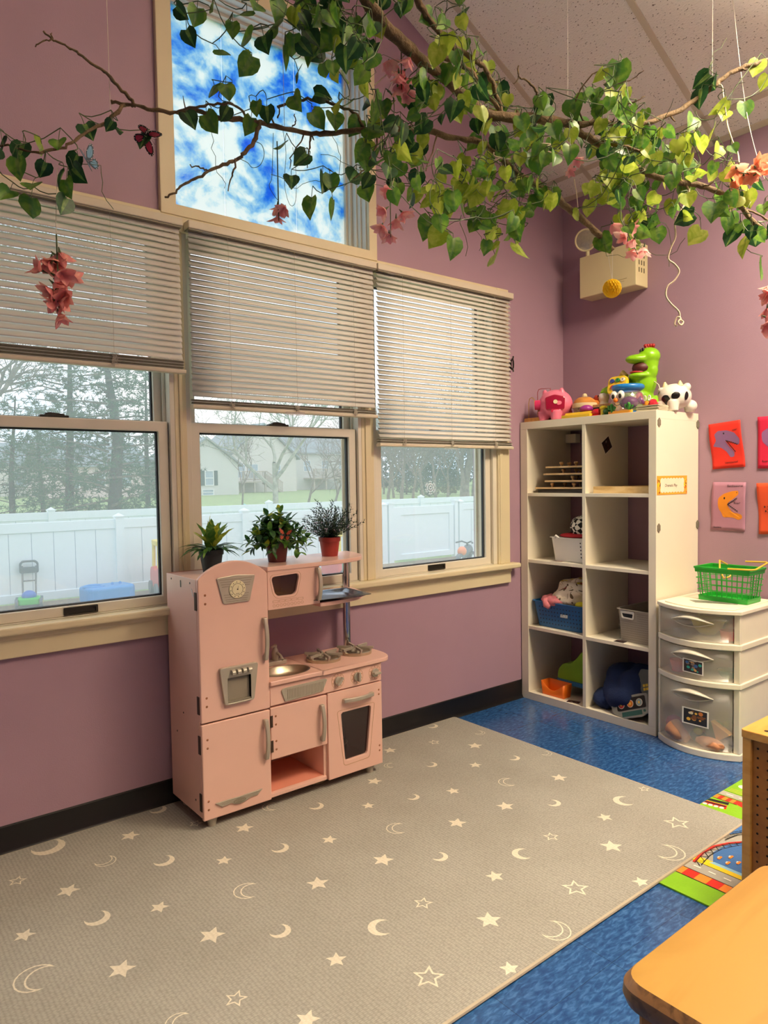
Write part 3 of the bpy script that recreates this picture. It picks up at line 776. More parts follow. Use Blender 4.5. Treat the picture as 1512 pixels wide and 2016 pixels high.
# dial plate
def trap(x0, x1, x2, x3, zt, zb, r=.007): return rpoly([(x3, zb), (x2, zb), (x1, zt), (x0, zt)], r, 4)
b = MB(); b.prism(rpoly([(-2.238, .768), (-2.139, .768), (-2.116, .858), (-2.188, .864), (-2.261, .858)], .007, 4), 'y', YF-.005, YF)
pl = b.build('dial_plate', SILV, fd, bevel=.002)
b = MB()
for z, xa, xb in ((.850, -2.250, -2.128), (.842, -2.247, -2.132), (.834, -2.244, -2.136), (.826, -2.242, -2.138), (.798, -2.236, -2.143), (.790, -2.233, -2.145), (.782, -2.230, -2.148), (.775, -2.228, -2.150)):
    b.box(xa, xb, YF-.0055, YF-.004, z-.0008, z+.0008)
b.build('groove', SILVD, pl)
b = MB(); dc = (-2.186, .814)
b.prism(circ(*dc, .0305, 32), 'y', YF-.008, YF-.004); dl = b.build('dial', IVORY, pl, bevel=.001)
b = MB(); b.ring(circ(*dc, .0205, 32), circ(*dc, .0195, 32), 'y', YF-.0085, YF-.0078)
for i in range(12):
    a = i*PI/6+.1; b.prism(circ(dc[0]+.0255*math.cos(a), dc[1]+.0255*math.sin(a), .0016, 6), 'y', YF-.0085, YF-.0078)
b.prism(circ(*dc, .0022, 10), 'y', YF-.0095, YF-.0078); b.prism([(dc[0]-.0006, dc[1]), (dc[0]+.0006, dc[1]), (dc[0]+.004, dc[1]+.012)], 'y', YF-.0088, YF-.0078)
for i in range(5): b.box(dc[0]-.006+i*.0026, dc[0]-.0045+i*.0026, YF-.0085, YF-.0078, dc[1]-.0155, dc[1]-.0135)
b.build('dial_marks', INK, pl)
# ice dispenser
out = trap(-2.262, -2.117, -2.135, -2.245, .553, .425, .010); inn = rpoly([(-2.234, .430), (-2.147, .430), (-2.147, .516), (-2.234, .516)], .003, 4)
b = MB(); b.ring(out, inn[0:len(out)], 'y', YF-.014, YF+.001)
ds = b.build('ice_dispenser', SILV, fd, bevel=.0015)
b = MB(); yb = YF-.0008
b.flat(inn, 'y', yb); n = len(inn)
b.add([(u, YF-.0135, v) for u, v in inn]+[(u, yb, v) for u, v in inn], [(i, (i+1) % n, n+(i+1) % n, n+i) for i in range(n)])
b.box(-2.234, -2.147, YF-.010, YF-.001, .430, .436); b.build('dispenser_recess', SILVD, ds)
for i in range(4):
    x = -2.215+i*.0205; b = MB(); b.prism(rpoly([(YF-.027, .527), (YF-.013, .527), (YF-.013, .543), (YF-.022, .543), (YF-.028, .537)], .002, 2), 'x', x-.0065, x+.0065); b.build('lever', SILV, ds, bevel=.001)
handle(ld, -2.090, .200, .343)
screws(ld, [(-2.306, .319), (-2.306, .290), (-2.308, .110), (-2.308, .081)])
b = MB(); b.prism([(-2.286, .097), (-2.262, .079), (-2.236, .080), (-2.228, .082), (-2.214, .074), (-2.194, .070), (-2.176, .073), (-2.156, .081), (-2.126, .081), (-2.106, .098), (-2.150, .0975), (-2.196, .096), (-2.240, .0975)], 'y', YF-.005, YF)
wg = b.build('winged_emblem', SILV, ld, bevel=.0015)
b = MB()
for q in range(3): b.box(-2.268+q*.006, -2.12-q*.006, YF-.0055, YF-.004, .0925-q*.0042, .0933-q*.0042)
b.prism(circ(-2.196, .083, .024, 20, .0085), 'y', YF-.0065, YF-.004); b.build('emblem_detail', SILVD, wg)
b = MB(); b.tube([(-2.214+.003*i, YF-.0066, .083+(.0022 if i % 2 else -.0022)) for i in range(13)], .0007, 4); b.build('worn_script', SILV, wg)
for z in (.768, .805, .428, .462): pass
for z0, z1 in ((.755, .815), (.405, .465), (.27, .332), (.075, .135)):
    MB().box(L0-.0025, L0+.001, YF+.010, YF+.026, z0, z1).build('hinge', HINGE, k)
# lower right body
b = MB()
b.box(L1, R1, YF+.016, YB, .372, .386); b.box(L1, L1+.008, YF+.016, YB, .05, .452)
b.box(-1.836, -1.822, YF+.014, YB, .05, .386); b.box(R1-.014, R1, YF+.016, YB, .05, .452)
b.box(L1, -1.830, YF+.014, YB, .182, .196); b.box(L1, -1.83, YF+.003, YB, .050, .064); b.box(-1.83, R1, YF+.016, YB, .047, .061)
b.box(L1, R1, YB-.008, YB, .05, .452)
b.build('base_body', PINK, k, bevel=.0015)
b = MB(); b.prism(rect(L1+.002, R1, .381, .4545), 'y', YF, YF+.016); cp = b.build('control_panel', PINK, k, bevel=.003, seg=3)
MB().box(L1+.002, R1-.001, YF-.0006, YF+.001, .4495, .4503).build('edge_groove', LINE, cp)
out = rpoly([(-2.008, .387), (-1.846, .393), (-1.825, .434), (-1.833, .439), (-2.014, .437), (-2.022, .430)], .005, 3)
b = MB(); b.prism(out, 'y', YF-.005, YF); vp = b.build('vent_plate', SILV, cp, bevel=.002)
b = MB()
for i in range(24):
    x = -1.998+i*.0066; b.box(x, x+.002, YF-.0056, YF-.0045, .395, .430)
b.build('vent_slot', SILVD, vp)
for i, (x, ang) in enumerate(((-1.774, .8), (-1.684, PI/2), (-1.597, -.05))):
    z = .418
    b = MB(); b.ring(circ(x, z, .0295, 32), circ(x, z, .0285, 32), 'y', YF-.0006, YF+.001); b.ring(circ(x, z, .0185, 32), circ(x, z, .0178, 32), 'y', YF-.0006, YF+.001)
    for j in range(10):
        a = j*PI/5+.3; b.prism(circ(x+.0235*math.cos(a), z+.0235*math.sin(a), .0022, 6), 'y', YF-.0006, YF+.001)
    b.build('knob_scale', LINE, cp)
    b = MB(); b.prism(circ(x, z, .0172, 24), 'y', YF-.009, YF); kn = b.build('knob', SILV, cp, bevel=.003, seg=3)
    b = MB(); c_, s_ = math.cos(ang), math.sin(ang)
    q = [(x+c_*u-s_*v, z+s_*u+c_*v) for u, v in rpoly(rect(-.017, .019, -.0042, .0042), .003, 3)]
    b.prism(q, 'y', YF-.022, YF-.008); b.build('knob_grip', SILV, kn, bevel=.0015)
# counter with sink hole
ct = [(L1, YF-.010), (-1.545, YF-.010), (-1.515, -.285), (-1.498, -.24), (-1.492, -.17), (-1.502, -.10), (-1.528, -.045), (-1.545, YB), (L1, YB)]
ct = rpoly(ct, [0, .02, .02, .03, .04, .03, .02, .004, 0], 4)
sk = circ(-1.985, -.205, .088, len(ct), .062)
def angsort(poly, c):
    return poly
# start both outlines at the same bearing so the plate between them does not twist
import cmath
def resample_from(poly, c, n):
    """points of the outline met by n rays about c, so it pairs with a circle"""
    out = []
    N = len(poly)
    for k_ in range(n):
        a = 2*PI*k_/n; d = (math.cos(a), math.sin(a)); best = None
        for i in range(N):
            p, q = poly[i], poly[(i+1) % N]
            ex, ey = q[0]-p[0], q[1]-p[1]; den = d[0]*ey-d[1]*ex
            if abs(den) < 1e-9: continue
            t = ((p[0]-c[0])*ey-(p[1]-c[1])*ex)/den; s_ = ((p[0]-c[0])*d[1]-(p[1]-c[1])*d[0])/den
            if t > 0 and -1e-6 <= s_ <= 1+1e-6 and (best is None or t > best): best = t
        out.append((c[0]+d[0]*best, c[1]+d[1]*best))
    return out
# rays miss sharp corners, so the counter is a sink square plus the rest
sq = rect(L1, -1.845, YF-.010, YB)
NR = 64
sq_r = []
cS = (-1.950, -.210)
sq_r = resample_from(sq, cS, NR)
for cxy in sq:
    j = min(range(NR), key=lambda i: (sq_r[i][0]-cxy[0])**2+(sq_r[i][1]-cxy[1])**2); sq_r[j] = cxy
b = MB(); b.ring(sq_r, circ(*cS, .092, NR, .0666), 'z', .4545, .4715)
rest = [(-1.845, YF-.010)]+[p for p in ct if p[0] > -1.845]+[(-1.845, YB)]
b.prism(rest, 'z', .4545, .4715)
b.build('countertop', PINK, k, smooth=30, bevel=.003)
b = MB(); b.lathe([(.099, .4722), (.096, .4735), (.092, .472), (.083, .452), (.060, .436), (.02, .431), (0, .4305)], (cS[0], cS[1], 0), 40, sy=.724)
b.lathe([(.099, .4715), (.092, .4545), (.083, .444), (.060, .432), (.02, .428), (0, .4278)], (cS[0], cS[1], 0), 40, sy=.724); b.build('sink_bowl', STEEL, k, smooth=60)
b = MB(); b.prism(rpoly(rect(-2.0, -1.890, -.122, -.080), .006, 3), 'z', .4715, .488); fc = b.build('tap_base', SILV, k, bevel=.003)
b = MB(); b.lathe([(.013, .488), (.0135, .50), (.0145, .512), (.012, .525), (.008, .533), (.0062, .537), (.0075, .540), (.0075, .545), (.004, .549), (0, .5495)], (-1.930, -.100, 0), 20); tp = b.build('tap', SILV, fc, smooth=50)
b = MB(); b.tube([(-1.930, -.100, .543), (-1.945, -.115, .546), (-1.959, -.124, .546)], [.0035, .0045, .004], 8); b.tube([(-1.930, -.115, .518), (-1.932, -.145, .512), (-1.933, -.16, .500)], .0055, 10); b.build('tap_lever', SILV, tp, smooth=50)
for (x, y_) in ((-1.752, -.168), (-1.592, -.162)):
    b = MB(); b.lathe([(0, .4725), (.060, .4725), (.066, .4740), (.068, .4715), (.068, .482), (.064, .4845), (.058, .482), (.054, .478), (0, .476)], (x, y_, 0), 40)
    bu = b.build('burner', STEEL, k, smooth=40)
    b = MB(); b.lathe([(.026, .476), (.026, .4825), (.022, .486), (0, .4868)], (x, y_, 0), 24); b.build('burner_cap', SILV, bu, smooth=40)
    b = MB()
    for j in range(6):
        a = j*PI/3+.25; d = Vector((math.cos(a), math.sin(a), 0)); nn = Vector((-d.y, d.x, 0))*.0042; o = Vector((x, y_, 0))
        b.T = Matrix.Translation(o) @ Matrix.Rotation(a, 4, 'Z')
        b.box(.014, .076, -.0042, .0042, .4895, .500); b.box(.060, .068, -.004, .004, .480, .492); b.T = None
    b.build('burner_grate', SILV, bu, bevel=.0012)
# mid door with its open shelf below
b = MB(); b.prism(rect(-2.066, -1.826, .187, .374), 'y', YF, YF+.016); md_ = b.build('cabinet_door', PINK, k, bevel=.003, seg=3)
handle(md_, -1.853, .207, .345)
screws(md_, [(-2.045, .342), (-2.045, .312), (-2.045, .252), (-2.045, .222)])
for z0 in (.305, .215): MB().box(-2.0675, -2.058, YF-.002, YF+.001, z0, z0+.042).build('hinge', HINGE, md_)
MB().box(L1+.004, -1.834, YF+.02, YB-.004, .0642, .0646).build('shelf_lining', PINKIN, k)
# oven
out = rect(-1.822, R1, .045, .377)
win = rpoly([(-1.745, .101), (-1.640, .103), (-1.617, .285), (-1.622, .291), (-1.757, .291), (-1.762, .285)], [.008, .008, .006, .004, .004, .006], 6)
cW = (-1.69, .2)
o_r = resample_from(out, cW, 72); w_r = resample_from(win, cW, 72)
for cxy in out:
    j = min(range(72), key=lambda i: (o_r[i][0]-cxy[0])**2+(o_r[i][1]-cxy[1])**2); o_r[j] = cxy
b = MB(); b.ring(o_r, w_r, 'y', YF, YF+.016); od = b.build('oven_door', PINK, k, bevel=.002)
b = MB(); b.flat(w_r, 'y', YF+.010); b.build('oven_window', SMOKE, od)
lo = rpoly([(-1.753, .082), (-1.628, .085), (-1.600, .296), (-1.607, .301), (-1.773, .301), (-1.780, .296)], [.014, .014, .008, .005, .005, .008], 6)
li = rpoly([(-1.752, .0835), (-1.629, .0865), (-1.6015, .2955), (-1.6075, .2998), (-1.7725, .2998), (-1.7785, .2955)], [.014, .014, .008, .005, .005, .008], 6)
b = MB(); b.ring(lo, li, 'y', YF-.0006, YF+.001); b.build('printed_outline', LINE, od)
handle(od, .338, -1.755, -1.612, horiz=True)
screws(od, [(-1.578, .345), (-1.578, .327), (-1.578, .12), (-1.578, .10)])
# pot kept inside the oven
pt = thing('toy_pot', (-1.71, -.17, .0615), 'dark toy pot with wire handle inside the oven behind its window', 'toy pot')
DKM = mat('dark_enamel', '3a3f3f', rough=.3, metal=.4)
b = MB(); b.lathe([(0, .0615), (.042, .0615), (.046, .066), (.052, .128), (.055, .130), (.052, .132), (.048, .126), (.043, .068), (0, .066)], (-1.71, -.17, 0), 28); b.build('pot_body', DKM, pt, smooth=40)
b = MB(); b.tube([(-1.71+.053*math.cos(a), -.17-.02*math.sin(a), .127+.075*math.sin(a)) for a in [PI*i/12 for i in range(13)]], .0018, 6); b.build('pot_handle', CHROME, pt)
# upper right: microwave, shelves, pole
b = MB(); b.box(L1, -1.848, YF+.014, YB, .726, .738); b.box(L1, -1.848, YF+.014, YB, .853, .862); b.box(-1.862, -1.848, YF+.014, YB, .726, .862); b.box(L1, -1.848, YB-.006, YB, .73, .86)
b.build('microwave_body', PINK, k, bevel=.0012)
out = rect(L1+.002, -1.847, .724, .8665)
win = rpoly([(-2.024, .770), (-1.961, .770), (-1.950, .779), (-1.936, .834), (-1.941, .845), (-2.043, .841), (-2.049, .833), (-2.037, .782)], [.008, .008, .008, .006, .005, .005, .006, .008], 4)
cM = (-1.992, .806)
o_r = resample_from(out, cM, 64); w_r = resample_from(win, cM, 64)
for cxy in out:
    j = min(range(64), key=lambda i: (o_r[i][0]-cxy[0])**2+(o_r[i][1]-cxy[1])**2); o_r[j] = cxy
b = MB(); b.ring(o_r, w_r, 'y', YF, YF+.014); mw = b.build('microwave_door', PINK, k, bevel=.002)
b = MB(); b.flat(w_r, 'y', YF+.009); b.build('microwave_window', SMOKE, mw)
def grow(poly, c, s_): return [(c[0]+(p[0]-c[0])*s_, c[1]+(p[1]-c[1])*s_) for p in poly]
b = MB(); g1 = [(p[0]+(.007 if p[0] > cM[0] else -.007)*1, p[1]+(.007 if p[1] > cM[1] else -.007)) for p in win]
g1 = rpoly([(-2.030, .762), (-1.956, .762), (-1.944, .773), (-1.927, .838), (-1.936, .853), (-2.049, .849), (-2.058, .836), (-2.046, .778)], .010, 4)
g2 = grow(g1, cM, .982); b.ring(g1, g2, 'y', YF-.0006, YF+.001); b.build('printed_outline', LINE, mw)
b = MB()
for i in range(5): x = -2.047+i*.026; b.ring(rpoly(rect(x, x+.023, .7485, .7565), .001, 2), rpoly(rect(x+.0008, x+.0222, .7493, .7557), .001, 2), 'y', YF-.0006, YF+.001)
for i in range(9): x = -2.042+i*.0146; b.ring(circ(x, .738, .0052, 16), circ(x, .738, .0045, 16), 'y', YF-.0006, YF+.001)
b.build('printed_keypad', LINE, mw)
handle(mw, -1.858, .737, .860)
sh = [(L1, YF-.004), (-1.80, YF-.004), (-1.70, -.288), (-1.62, -.255), (-1.570, -.195), (-1.545, -.11), (-1.530, YB), (L1, YB)]
sh = rpoly(sh, [0, .05, .05, .05, .05, .05, .01, 0], 4)
b = MB(); b.prism([p for p in sh], 'z', .8625, .8785); b.build('upper_shelf', PINK, k, bevel=.003, seg=3)
sh2 = [(p[0], p[1]) for p in sh if p[0] > -1.86]; sh2 = [(-1.848, YF-.002)]+[p for p in sh2 if p[0] > -1.848]+[(-1.848, YB)]
b = MB(); b.prism(sh2, 'z', .710, .726); b.build('lower_shelf', PINK, k, bevel=.003, seg=3)
b = MB(); b.cyl((-1.558, -.058, .4715), (-1.558, -.058, .8625), .0158, n=24); b.lathe([(.022, .4715), (.022, .474), (.0158, .4755)], (-1.558, -.058, 0), 24); b.build('pole', CHROME, k, smooth=40)
for (x, y_) in ((-2.285, -.268), (-1.608, -.268), (-2.285, -.06), (-1.608, -.06)):
    b = MB(); b.lathe([(0, KB), (.0135, KB), (.0142, .016), (.015, .024), (.0215, .046), (.022, .0525), (0, .0525)], (x, y_, 0), 20); b.build('leg', SILV, k, smooth=40)
# baking tray on the lower shelf
tr = thing('baking_tray', (-1.74, -.2, .7265), 'dark grey metal toy baking tray on the kitchen\'s small shelf', 'tray')
b = MB(); TM = mat('grey_tray_metal', '6a7076', rough=.18, metal=.8)
b.T = Matrix.Translation((-1.745, -.215, .7268)) @ Matrix.Rotation(-.10, 4, 'Z')
o1 = rpoly(rect(-.095, .10, -.08, .075), .012, 5); o2 = rpoly(rect(-.112, .118, -.096, .09), .016, 5); o3 = rpoly(rect(-.122, .128, -.106, .10), .018, 5)
n = len(o1); vs = [(*p, .001) for p in o1]+[(*p, .010) for p in o2]+[(*p, .012) for p in o3]+[(*p, .0105) for p in o3]
fs = [tuple(range(n))]
for r_ in range(3):
    for i in range(n): fs.append((r_*n+i, r_*n+(i+1) % n, (r_+1)*n+(i+1) % n, (r_+1)*n+i))
b.add(vs, fs); b.T = None; b.build('tray_pan', TM, tr, smooth=40, solid=.0012)
# plate under the kitchen
b = MB(); b.lathe([(0, KB), (.028, KB), (.045, KB+.010), (.046, KB+.012), (.043, KB+.0115), (.028, KB+.003), (0, KB+.002)], (-1.83, -.205, 0), 28)
tag(b.build('toy_plate', mat('pale_plastic_plate', 'd8cba6', rough=.4), smooth=40), 'pale toy plate lying on the rug under the play kitchen', 'plate')
# ------------------------------------------------------------------ potted plants on the kitchen
def pot(root, c, r0, r1, h, col, z):
    b = MB(); x, y = c
    b.lathe([(0, z), (r0, z), (r1*.97, z+h*.76), (r1*.99, z+h*.77), (r1*1.06, z+h*.775), (r1*1.08, z+h*.99), (r1*1.04, z+h), (r1*.98, z+h*.985), (r1*.93, z+h*.85)], (x, y, 0), 28)
    return b.build('pot', K('pot_'+col, col, rough=.45, var=.05), root, smooth=35)
SOIL = mat('dark_potting_moss', '2a2018', rough=.95, var=.4, bump=.6)
def soil(root, c, r, z): b = MB(); b.lathe([(r, z), (r*.6, z+.004), (0, z+.006)], (*c, 0), 20); b.build('soil', SOIL, root)
def leafmat(name, c1, c2, tr=.35, rough=.42):
    """artificial leaf: two greens mixed in blotches, a little light passes through"""
    m, nt, b = new_mat(name); L = nt.links.new
    tc = nt.nodes.new('ShaderNodeTexCoord'); n = nt.nodes.new('ShaderNodeTexNoise'); n.inputs['Scale'].default_value = 34; n.inputs['Detail'].default_value = 3; n.inputs['Distortion'].default_value = 1
    L(tc.outputs['Object'], n.inputs['Vector'])
    r = nt.nodes.new('ShaderNodeValToRGB'); e = r.color_ramp.elements
    e[0].position = .42; e[0].color = S(c1); e[1].position = .66; e[1].color = S(c2)
    L(n.outputs['Fac'], r.inputs['Fac']); L(r.outputs['Color'], b.inputs['Base Color'])
    b.inputs['Roughness'].default_value = rough; b.inputs['Specular IOR Level'].default_value = .35
    tl = nt.nodes.new('ShaderNodeBsdfTranslucent'); L(r.outputs['Color'], tl.inputs['Color'])
    mx = nt.nodes.new('ShaderNodeMixShader'); mx.inputs[0].default_value = tr
    o = [x for x in nt.nodes if x.type == 'OUTPUT_MATERIAL'][0]
    L(b.outputs[0], mx.inputs[1]); L(tl.outputs[0], mx.inputs[2]); L(mx.outputs[0], o.inputs['Surface'])
    return m
def blade(b, base, d, up, L_, w_, curl, mi=0, n=6, ripple=0, ph=0, fold=.25):
    """a leaf: a midrib that bends down by curl and two folded halves"""
    d = Vector(d).normalized(); up = Vector(up); side = d.cross(up).normalized(); up = side.cross(d).normalized()
    p = Vector(base); vs = []; fs = []
    dd = d.copy()
    for i in range(n+1):
        t = i/n
        wd = w_*(math.sin(PI*min(1, t*.93+.07))**.8)*(1 if t < 1 else 0)
        wd *= 1+ripple*math.sin(t*22+ph)
        u_ = side.cross(dd).normalized()
        vs += [p-side*wd+u_*wd*fold, p, p+side*wd+u_*wd*fold]
        q = Matrix.Rotation(-curl/n, 3, side); dd = q @ dd; p = p+dd*(L_/n)
    for i in range(n): fs += [(3*i, 3*i+1, 3*i+4, 3*i+3), (3*i+1, 3*i+2, 3*i+5, 3*i+4)]
    b.add(vs, fs, mi)
rnd = random.Random(11)
GD = leafmat('dark_green_leaf', '274a28', '487a3a'); GM = leafmat('mid_green_leaf', '4a7a30', '84a448'); GY = leafmat('yellow_green_leaf', 'a0ac30', 'd8d658', .45)
GB = leafmat('grey_green_leaf', '1f3026', '3a5240', .2)
STEM = mat('plant_stem', '3b4a2a', rough=.7)
PZ = .8790
# croton-like plant in a dark pot, behind the arch
pz = FT+.0004; c = (-2.200, -.135)
t = thing('potted_plant', (*c, pz), 'plant with rippled yellow and green strap leaves in a dark teal pot', 'potted plant')
pot(t, c, .030, .041, .082, '14262b', pz); soil(t, c, .039, pz+.072)
b = MB()
for i in range(58):
    a = i*2.399+rnd.uniform(-.2, .2); tier = i/58; el = rnd.uniform(.1, .55) if tier < .62 else rnd.uniform(.75, 1.4)
    d = (math.cos(a)*math.cos(el), math.sin(a)*math.cos(el), math.sin(el)+.25)
    L_ = rnd.uniform(.10, .135) if tier < .62 else rnd.uniform(.095, .135)
    base = (c[0]+rnd.uniform(-.008, .008), c[1]+rnd.uniform(-.008, .008), pz+.075)
    blade(b, base, d, (0, 0, 1) if el < 1.2 else (math.cos(a), math.sin(a), .3), L_, rnd.uniform(.0065, .0105) if tier < .62 else rnd.uniform(.012, .017), rnd.uniform(.7, 1.3) if tier < .62 else rnd.uniform(.2, .6), (2 if rnd.random() < .6 else 1) if tier > .62 else (0 if rnd.random() < .75 else 1), 10, .28, i)
b.build('foliage', [GD, GM, GY], t, smooth=60, weld=False)
# bushy laurel plant
c = (-1.955, -.175)
t = thing('potted_plant', (*c, PZ), 'bushy broad leaved plant in a brown pot with an orange butterfly on it', 'potted plant')
pot(t, c, .033, .043, .075, '5e2a2a', PZ); soil(t, c, .040, PZ+.066)
b = MB(); b2 = MB()
for i in range(46):
    a = i*2.399; el = 1.45-1.65*(i/46)**.8; Ls = rnd.uniform(.085, .13)*(1.0 if el < 1 else 1.05)
    d = Vector((math.cos(a)*math.cos(el), math.sin(a)*math.cos(el)*.85, math.sin(el))).normalized()
    p0 = Vector((c[0], c[1], PZ+.068)); pts = [p0+d*(Ls*t_)+Vector((0, 0, .02*math.sin(PI*t_)-.012*t_)) for t_ in (0, .3, .6, .85, 1)]
    b2.tube(pts, [.0018, .0015, .0012, .001, .0007], 5)
    for j in range(12):
        t_ = .28+.72*(j//2)/5; q = p0+d*(Ls*t_)+Vector((0, 0, .02*math.sin(PI*t_)-.012*t_))
        sd_ = d.orthogonal().normalized(); sd_ = Matrix.Rotation(j*2.4+i, 3, d) @ sd_
        ld_ = (d*.6+sd_*(1.0 if j < 11 else .1)+Vector((0, 0, rnd.uniform(-.2, .15))))
        blade(b, q, ld_, (0, 0, 1), rnd.uniform(.030, .044), rnd.uniform(.0075, .0115), rnd.uniform(.2, .8), 0 if rnd.random() < .60 else (1 if rnd.random() < .8 else 2), 5)
b2.build('stem', STEM, t, smooth=60, weld=False); b.build('foliage', [GD, GM, GY], t, smooth=60, weld=False)
# rosemary-like plant
c = (-1.700, -.150)
t = thing('potted_plant', (*c, PZ), 'feathery dark rosemary-like plant in a red plastic pot', 'potted plant')
pot(t, c, .032, .041, .076, '93302a', PZ); soil(t, c, .039, PZ+.068)
b = MB(); b2 = MB()
for i in range(52):
    a = i*2.399; el = 1.42-1.05*(i/52)**.7; Ls = rnd.uniform(.080, .118)*(.9+.28*math.sin(el)**6)
    d = Vector((math.cos(a)*math.cos(el), math.sin(a)*math.cos(el), math.sin(el))).normalized()
    p0 = Vector((c[0]+rnd.uniform(-.01, .01), c[1], PZ+.068)); bend = Vector((d.x, d.y, .3))*.008
    P_ = lambda t_: p0+d*(Ls*t_)+bend*t_*t_
    b2.tube([P_(q/5) for q in range(6)], [.0014, .0013, .0011, .001, .0008, .0005], 5)
    for j in range(46):
        t_ = .12+.88*j/33; ang = j*2.4
        sd_ = Matrix.Rotation(ang, 3, d) @ d.orthogonal().normalized()
        blade(b, P_(t_), d*.75+sd_, d, rnd.uniform(.011, .018), .0023, rnd.uniform(-.3, .3), 0 if rnd.random() < .93 else 1, 2)
b2.build('stem', STEM, t, smooth=60, weld=False); b.build('foliage', [GB, mat('mauve_flower', 'b6a5bb', rough=.6)], t, smooth=60, weld=False)
# butterflies
def butterfly(name, loc, M, wing, label, s=1.0, edge='15100f', spots='e9e3dc'):
    root = thing(name, loc, label, 'butterfly')
    rm = Matrix.Translation(loc) @ M
    fore = [(0, .004), (.012, .024), (.032, .036), (.040, .034), (.038, .022), (.026, .006), (.010, -.001)]
    hind = [(.001, -.001), (.012, -.002), (.026, .002), (.030, -.010), (.024, -.024), (.012, -.026), (.004, -.014)]
    for sg in (1, -1):
        b = MB()
        tilt = Matrix.Rotation(-sg*.45, 4, 'Y')
        b.T = rm @ tilt
        for w_ in (fore, hind):
            p = rpoly([(sg*x*s, y*s) for x, y in w_], .006*s, 3)
            cxy = (sum(q[0] for q in p)/len(p), sum(q[1] for q in p)/len(p))
            b.prism(p, 'z', -.0004, .0004, 1)
            g = grow(p, (cxy[0]*.86, cxy[1]), .70)
            b.flat(g, 'z', .0006, 0); b.flat(g, 'z', -.0006, 0)
            for v in range(4):   # veins
                q = p[int(len(p)*(.15+.2*v))]
                b.add([(sg*.003*s, 0, .0008), (sg*.004*s, .0012*s, .0008), (q[0]*.9, q[1]*.9+.0004, .0008), (q[0]*.9, q[1]*.9-.0004, .0008)], [(0, 1, 2, 3)], 1)
            for v in range(9):
                q = p[int(len(p)*v/9)]
                if abs(q[0]) > .012*s: b.flat(circ(cxy[0]+(q[0]-cxy[0])*.9, cxy[1]+(q[1]-cxy[1])*.9, .0011*s, 6), 'z', .0009, 2)
        b.build('wing', [mat('butterfly_'+wing, wing, rough=.6) if 'butterfly_'+wing not in bpy.data.materials else bpy.data.materials['butterfly_'+wing], K('butterfly_edge_'+edge, edge, rough=.6), K('butterfly_spot', spots, rough=.6)], root, weld=False)
    b = MB(); b.T = rm; b.ball((0, 0, 0), .0022*s, .015*s, .0022*s, 10)
    for sg in (1, -1): b.tube([(0, .014*s, 0), (sg*.004*s, .022*s, .003), (sg*.008*s, .030*s, .004)], .0003, 4)
    b.build('body', K('butterfly_edge_'+edge, edge), root)
    return root
vf = (CAM-Vector((-1.985, -.29, .975))).normalized()
rx = Vector((0, 0, 1)).cross(vf).normalized(); uy = vf.cross(rx)
butterfly('butterfly', Vector((-1.987, -.29, .985)), frame_m((0, 0, 0), rx, uy).to_3x3().to_4x4() @ Matrix.Rotation(-.15, 4, 'Z'), 'c2512c', 'orange butterfly perched on the bushy plant above the play kitchen', .72)
# ------------------------------------------------------------------ white cubby shelf
WHITE = mat('white_laminate', 'ebe3cf', rough=.42, var=.02, scale=5)
BUMPER = mat('grey_felt_hexagon', '6f685a', rough=.8)
SX0, SX1, SY0, SY1, SH = -.3745, -.004, -.785, -.006, 1.470
cu = thing('cubby_shelf', (-.19, -.395, 0), 'tall white eight cubby shelf with an open back standing in the corner', 'shelf')
MB().box(SX0, SX1, SY0, SY1, 1.433, SH).build('top_panel', WHITE, cu, bevel=.001)
MB().box(SX0, SX1, SY0, SY1, 0, .040).build('bottom_panel', WHITE, cu, bevel=.001)
MB().box(SX0, SX1, SY0, SY0+.037, .04, 1.433).build('side_panel', WHITE, cu, bevel=.001)
MB().box(SX0, SX1, SY1-.046, SY1, .04, 1.433).build('side_panel', WHITE, cu, bevel=.001)
MB().box(SX0+.002, SX1, -.411, -.392, .04, 1.433).build('divider', WHITE, cu, bevel=.001)
for z in (1.081, .731, .378):
    for y0, y1 in ((SY0+.037, -.411), (-.392, SY1-.046)):
        MB().box(SX0+.002, SX1, y0, y1, z, z+.017).build('shelf_board', WHITE, cu, bevel=.001)
MB().box(-.05, -.006, -.118, -.052, 1.366, 1.414).build('wall_bracket', WHITE, cu, bevel=.002)
for (x, z) in ((-.352, 1.415), (-.012, 1.418), (-.354, .944), (-.012, .942)):
    b = MB(); b.prism([(x+.017*math.cos(PI/6+i*PI/3)*.8, z+.021*math.sin(PI/6+i*PI/3)) for i in range(6)], 'y', SY0-.003, SY0); b.build('hexagon_pad', BUMPER, cu)
# name card on the side
sg = thing('name_card', (-.24, SY0-.0005, 1.13), 'orange animal bordered card reading Dramatic Play on the white shelf side', 'sign')
CO = mat('card_orange', 'f0a83a', rough=.5); CW = mat('card_white', 'f3e7cb', rough=.5)
x0, x1, z0, z1 = -.369, -.110, 1.092, 1.177
b = MB(); b.box(x0, x1, SY0-.0014, SY0-.0002, z0, z1); b.build('card', CO, sg)
n = 40; pts = []
ix0, ix1, iz0, iz1 = x0+.030, x1-.030, z0+.013, z1-.014
def wav(a, c, n_, dx, dz):
    return [(a[0]+(c[0]-a[0])*i/n_+dx*abs(math.sin(i*PI/4)), a[1]+(c[1]-a[1])*i/n_+dz*abs(math.sin(i*PI/4))) for i in range(n_)]
pts = wav((ix0, iz0), (ix1, iz0), 32, 0, -.005)+wav((ix1, iz0), (ix1, iz1), 12, .004, 0)+wav((ix1, iz1), (ix0, iz1), 32, 0, .005)+wav((ix0, iz1), (ix0, iz0), 12, -.004, 0)
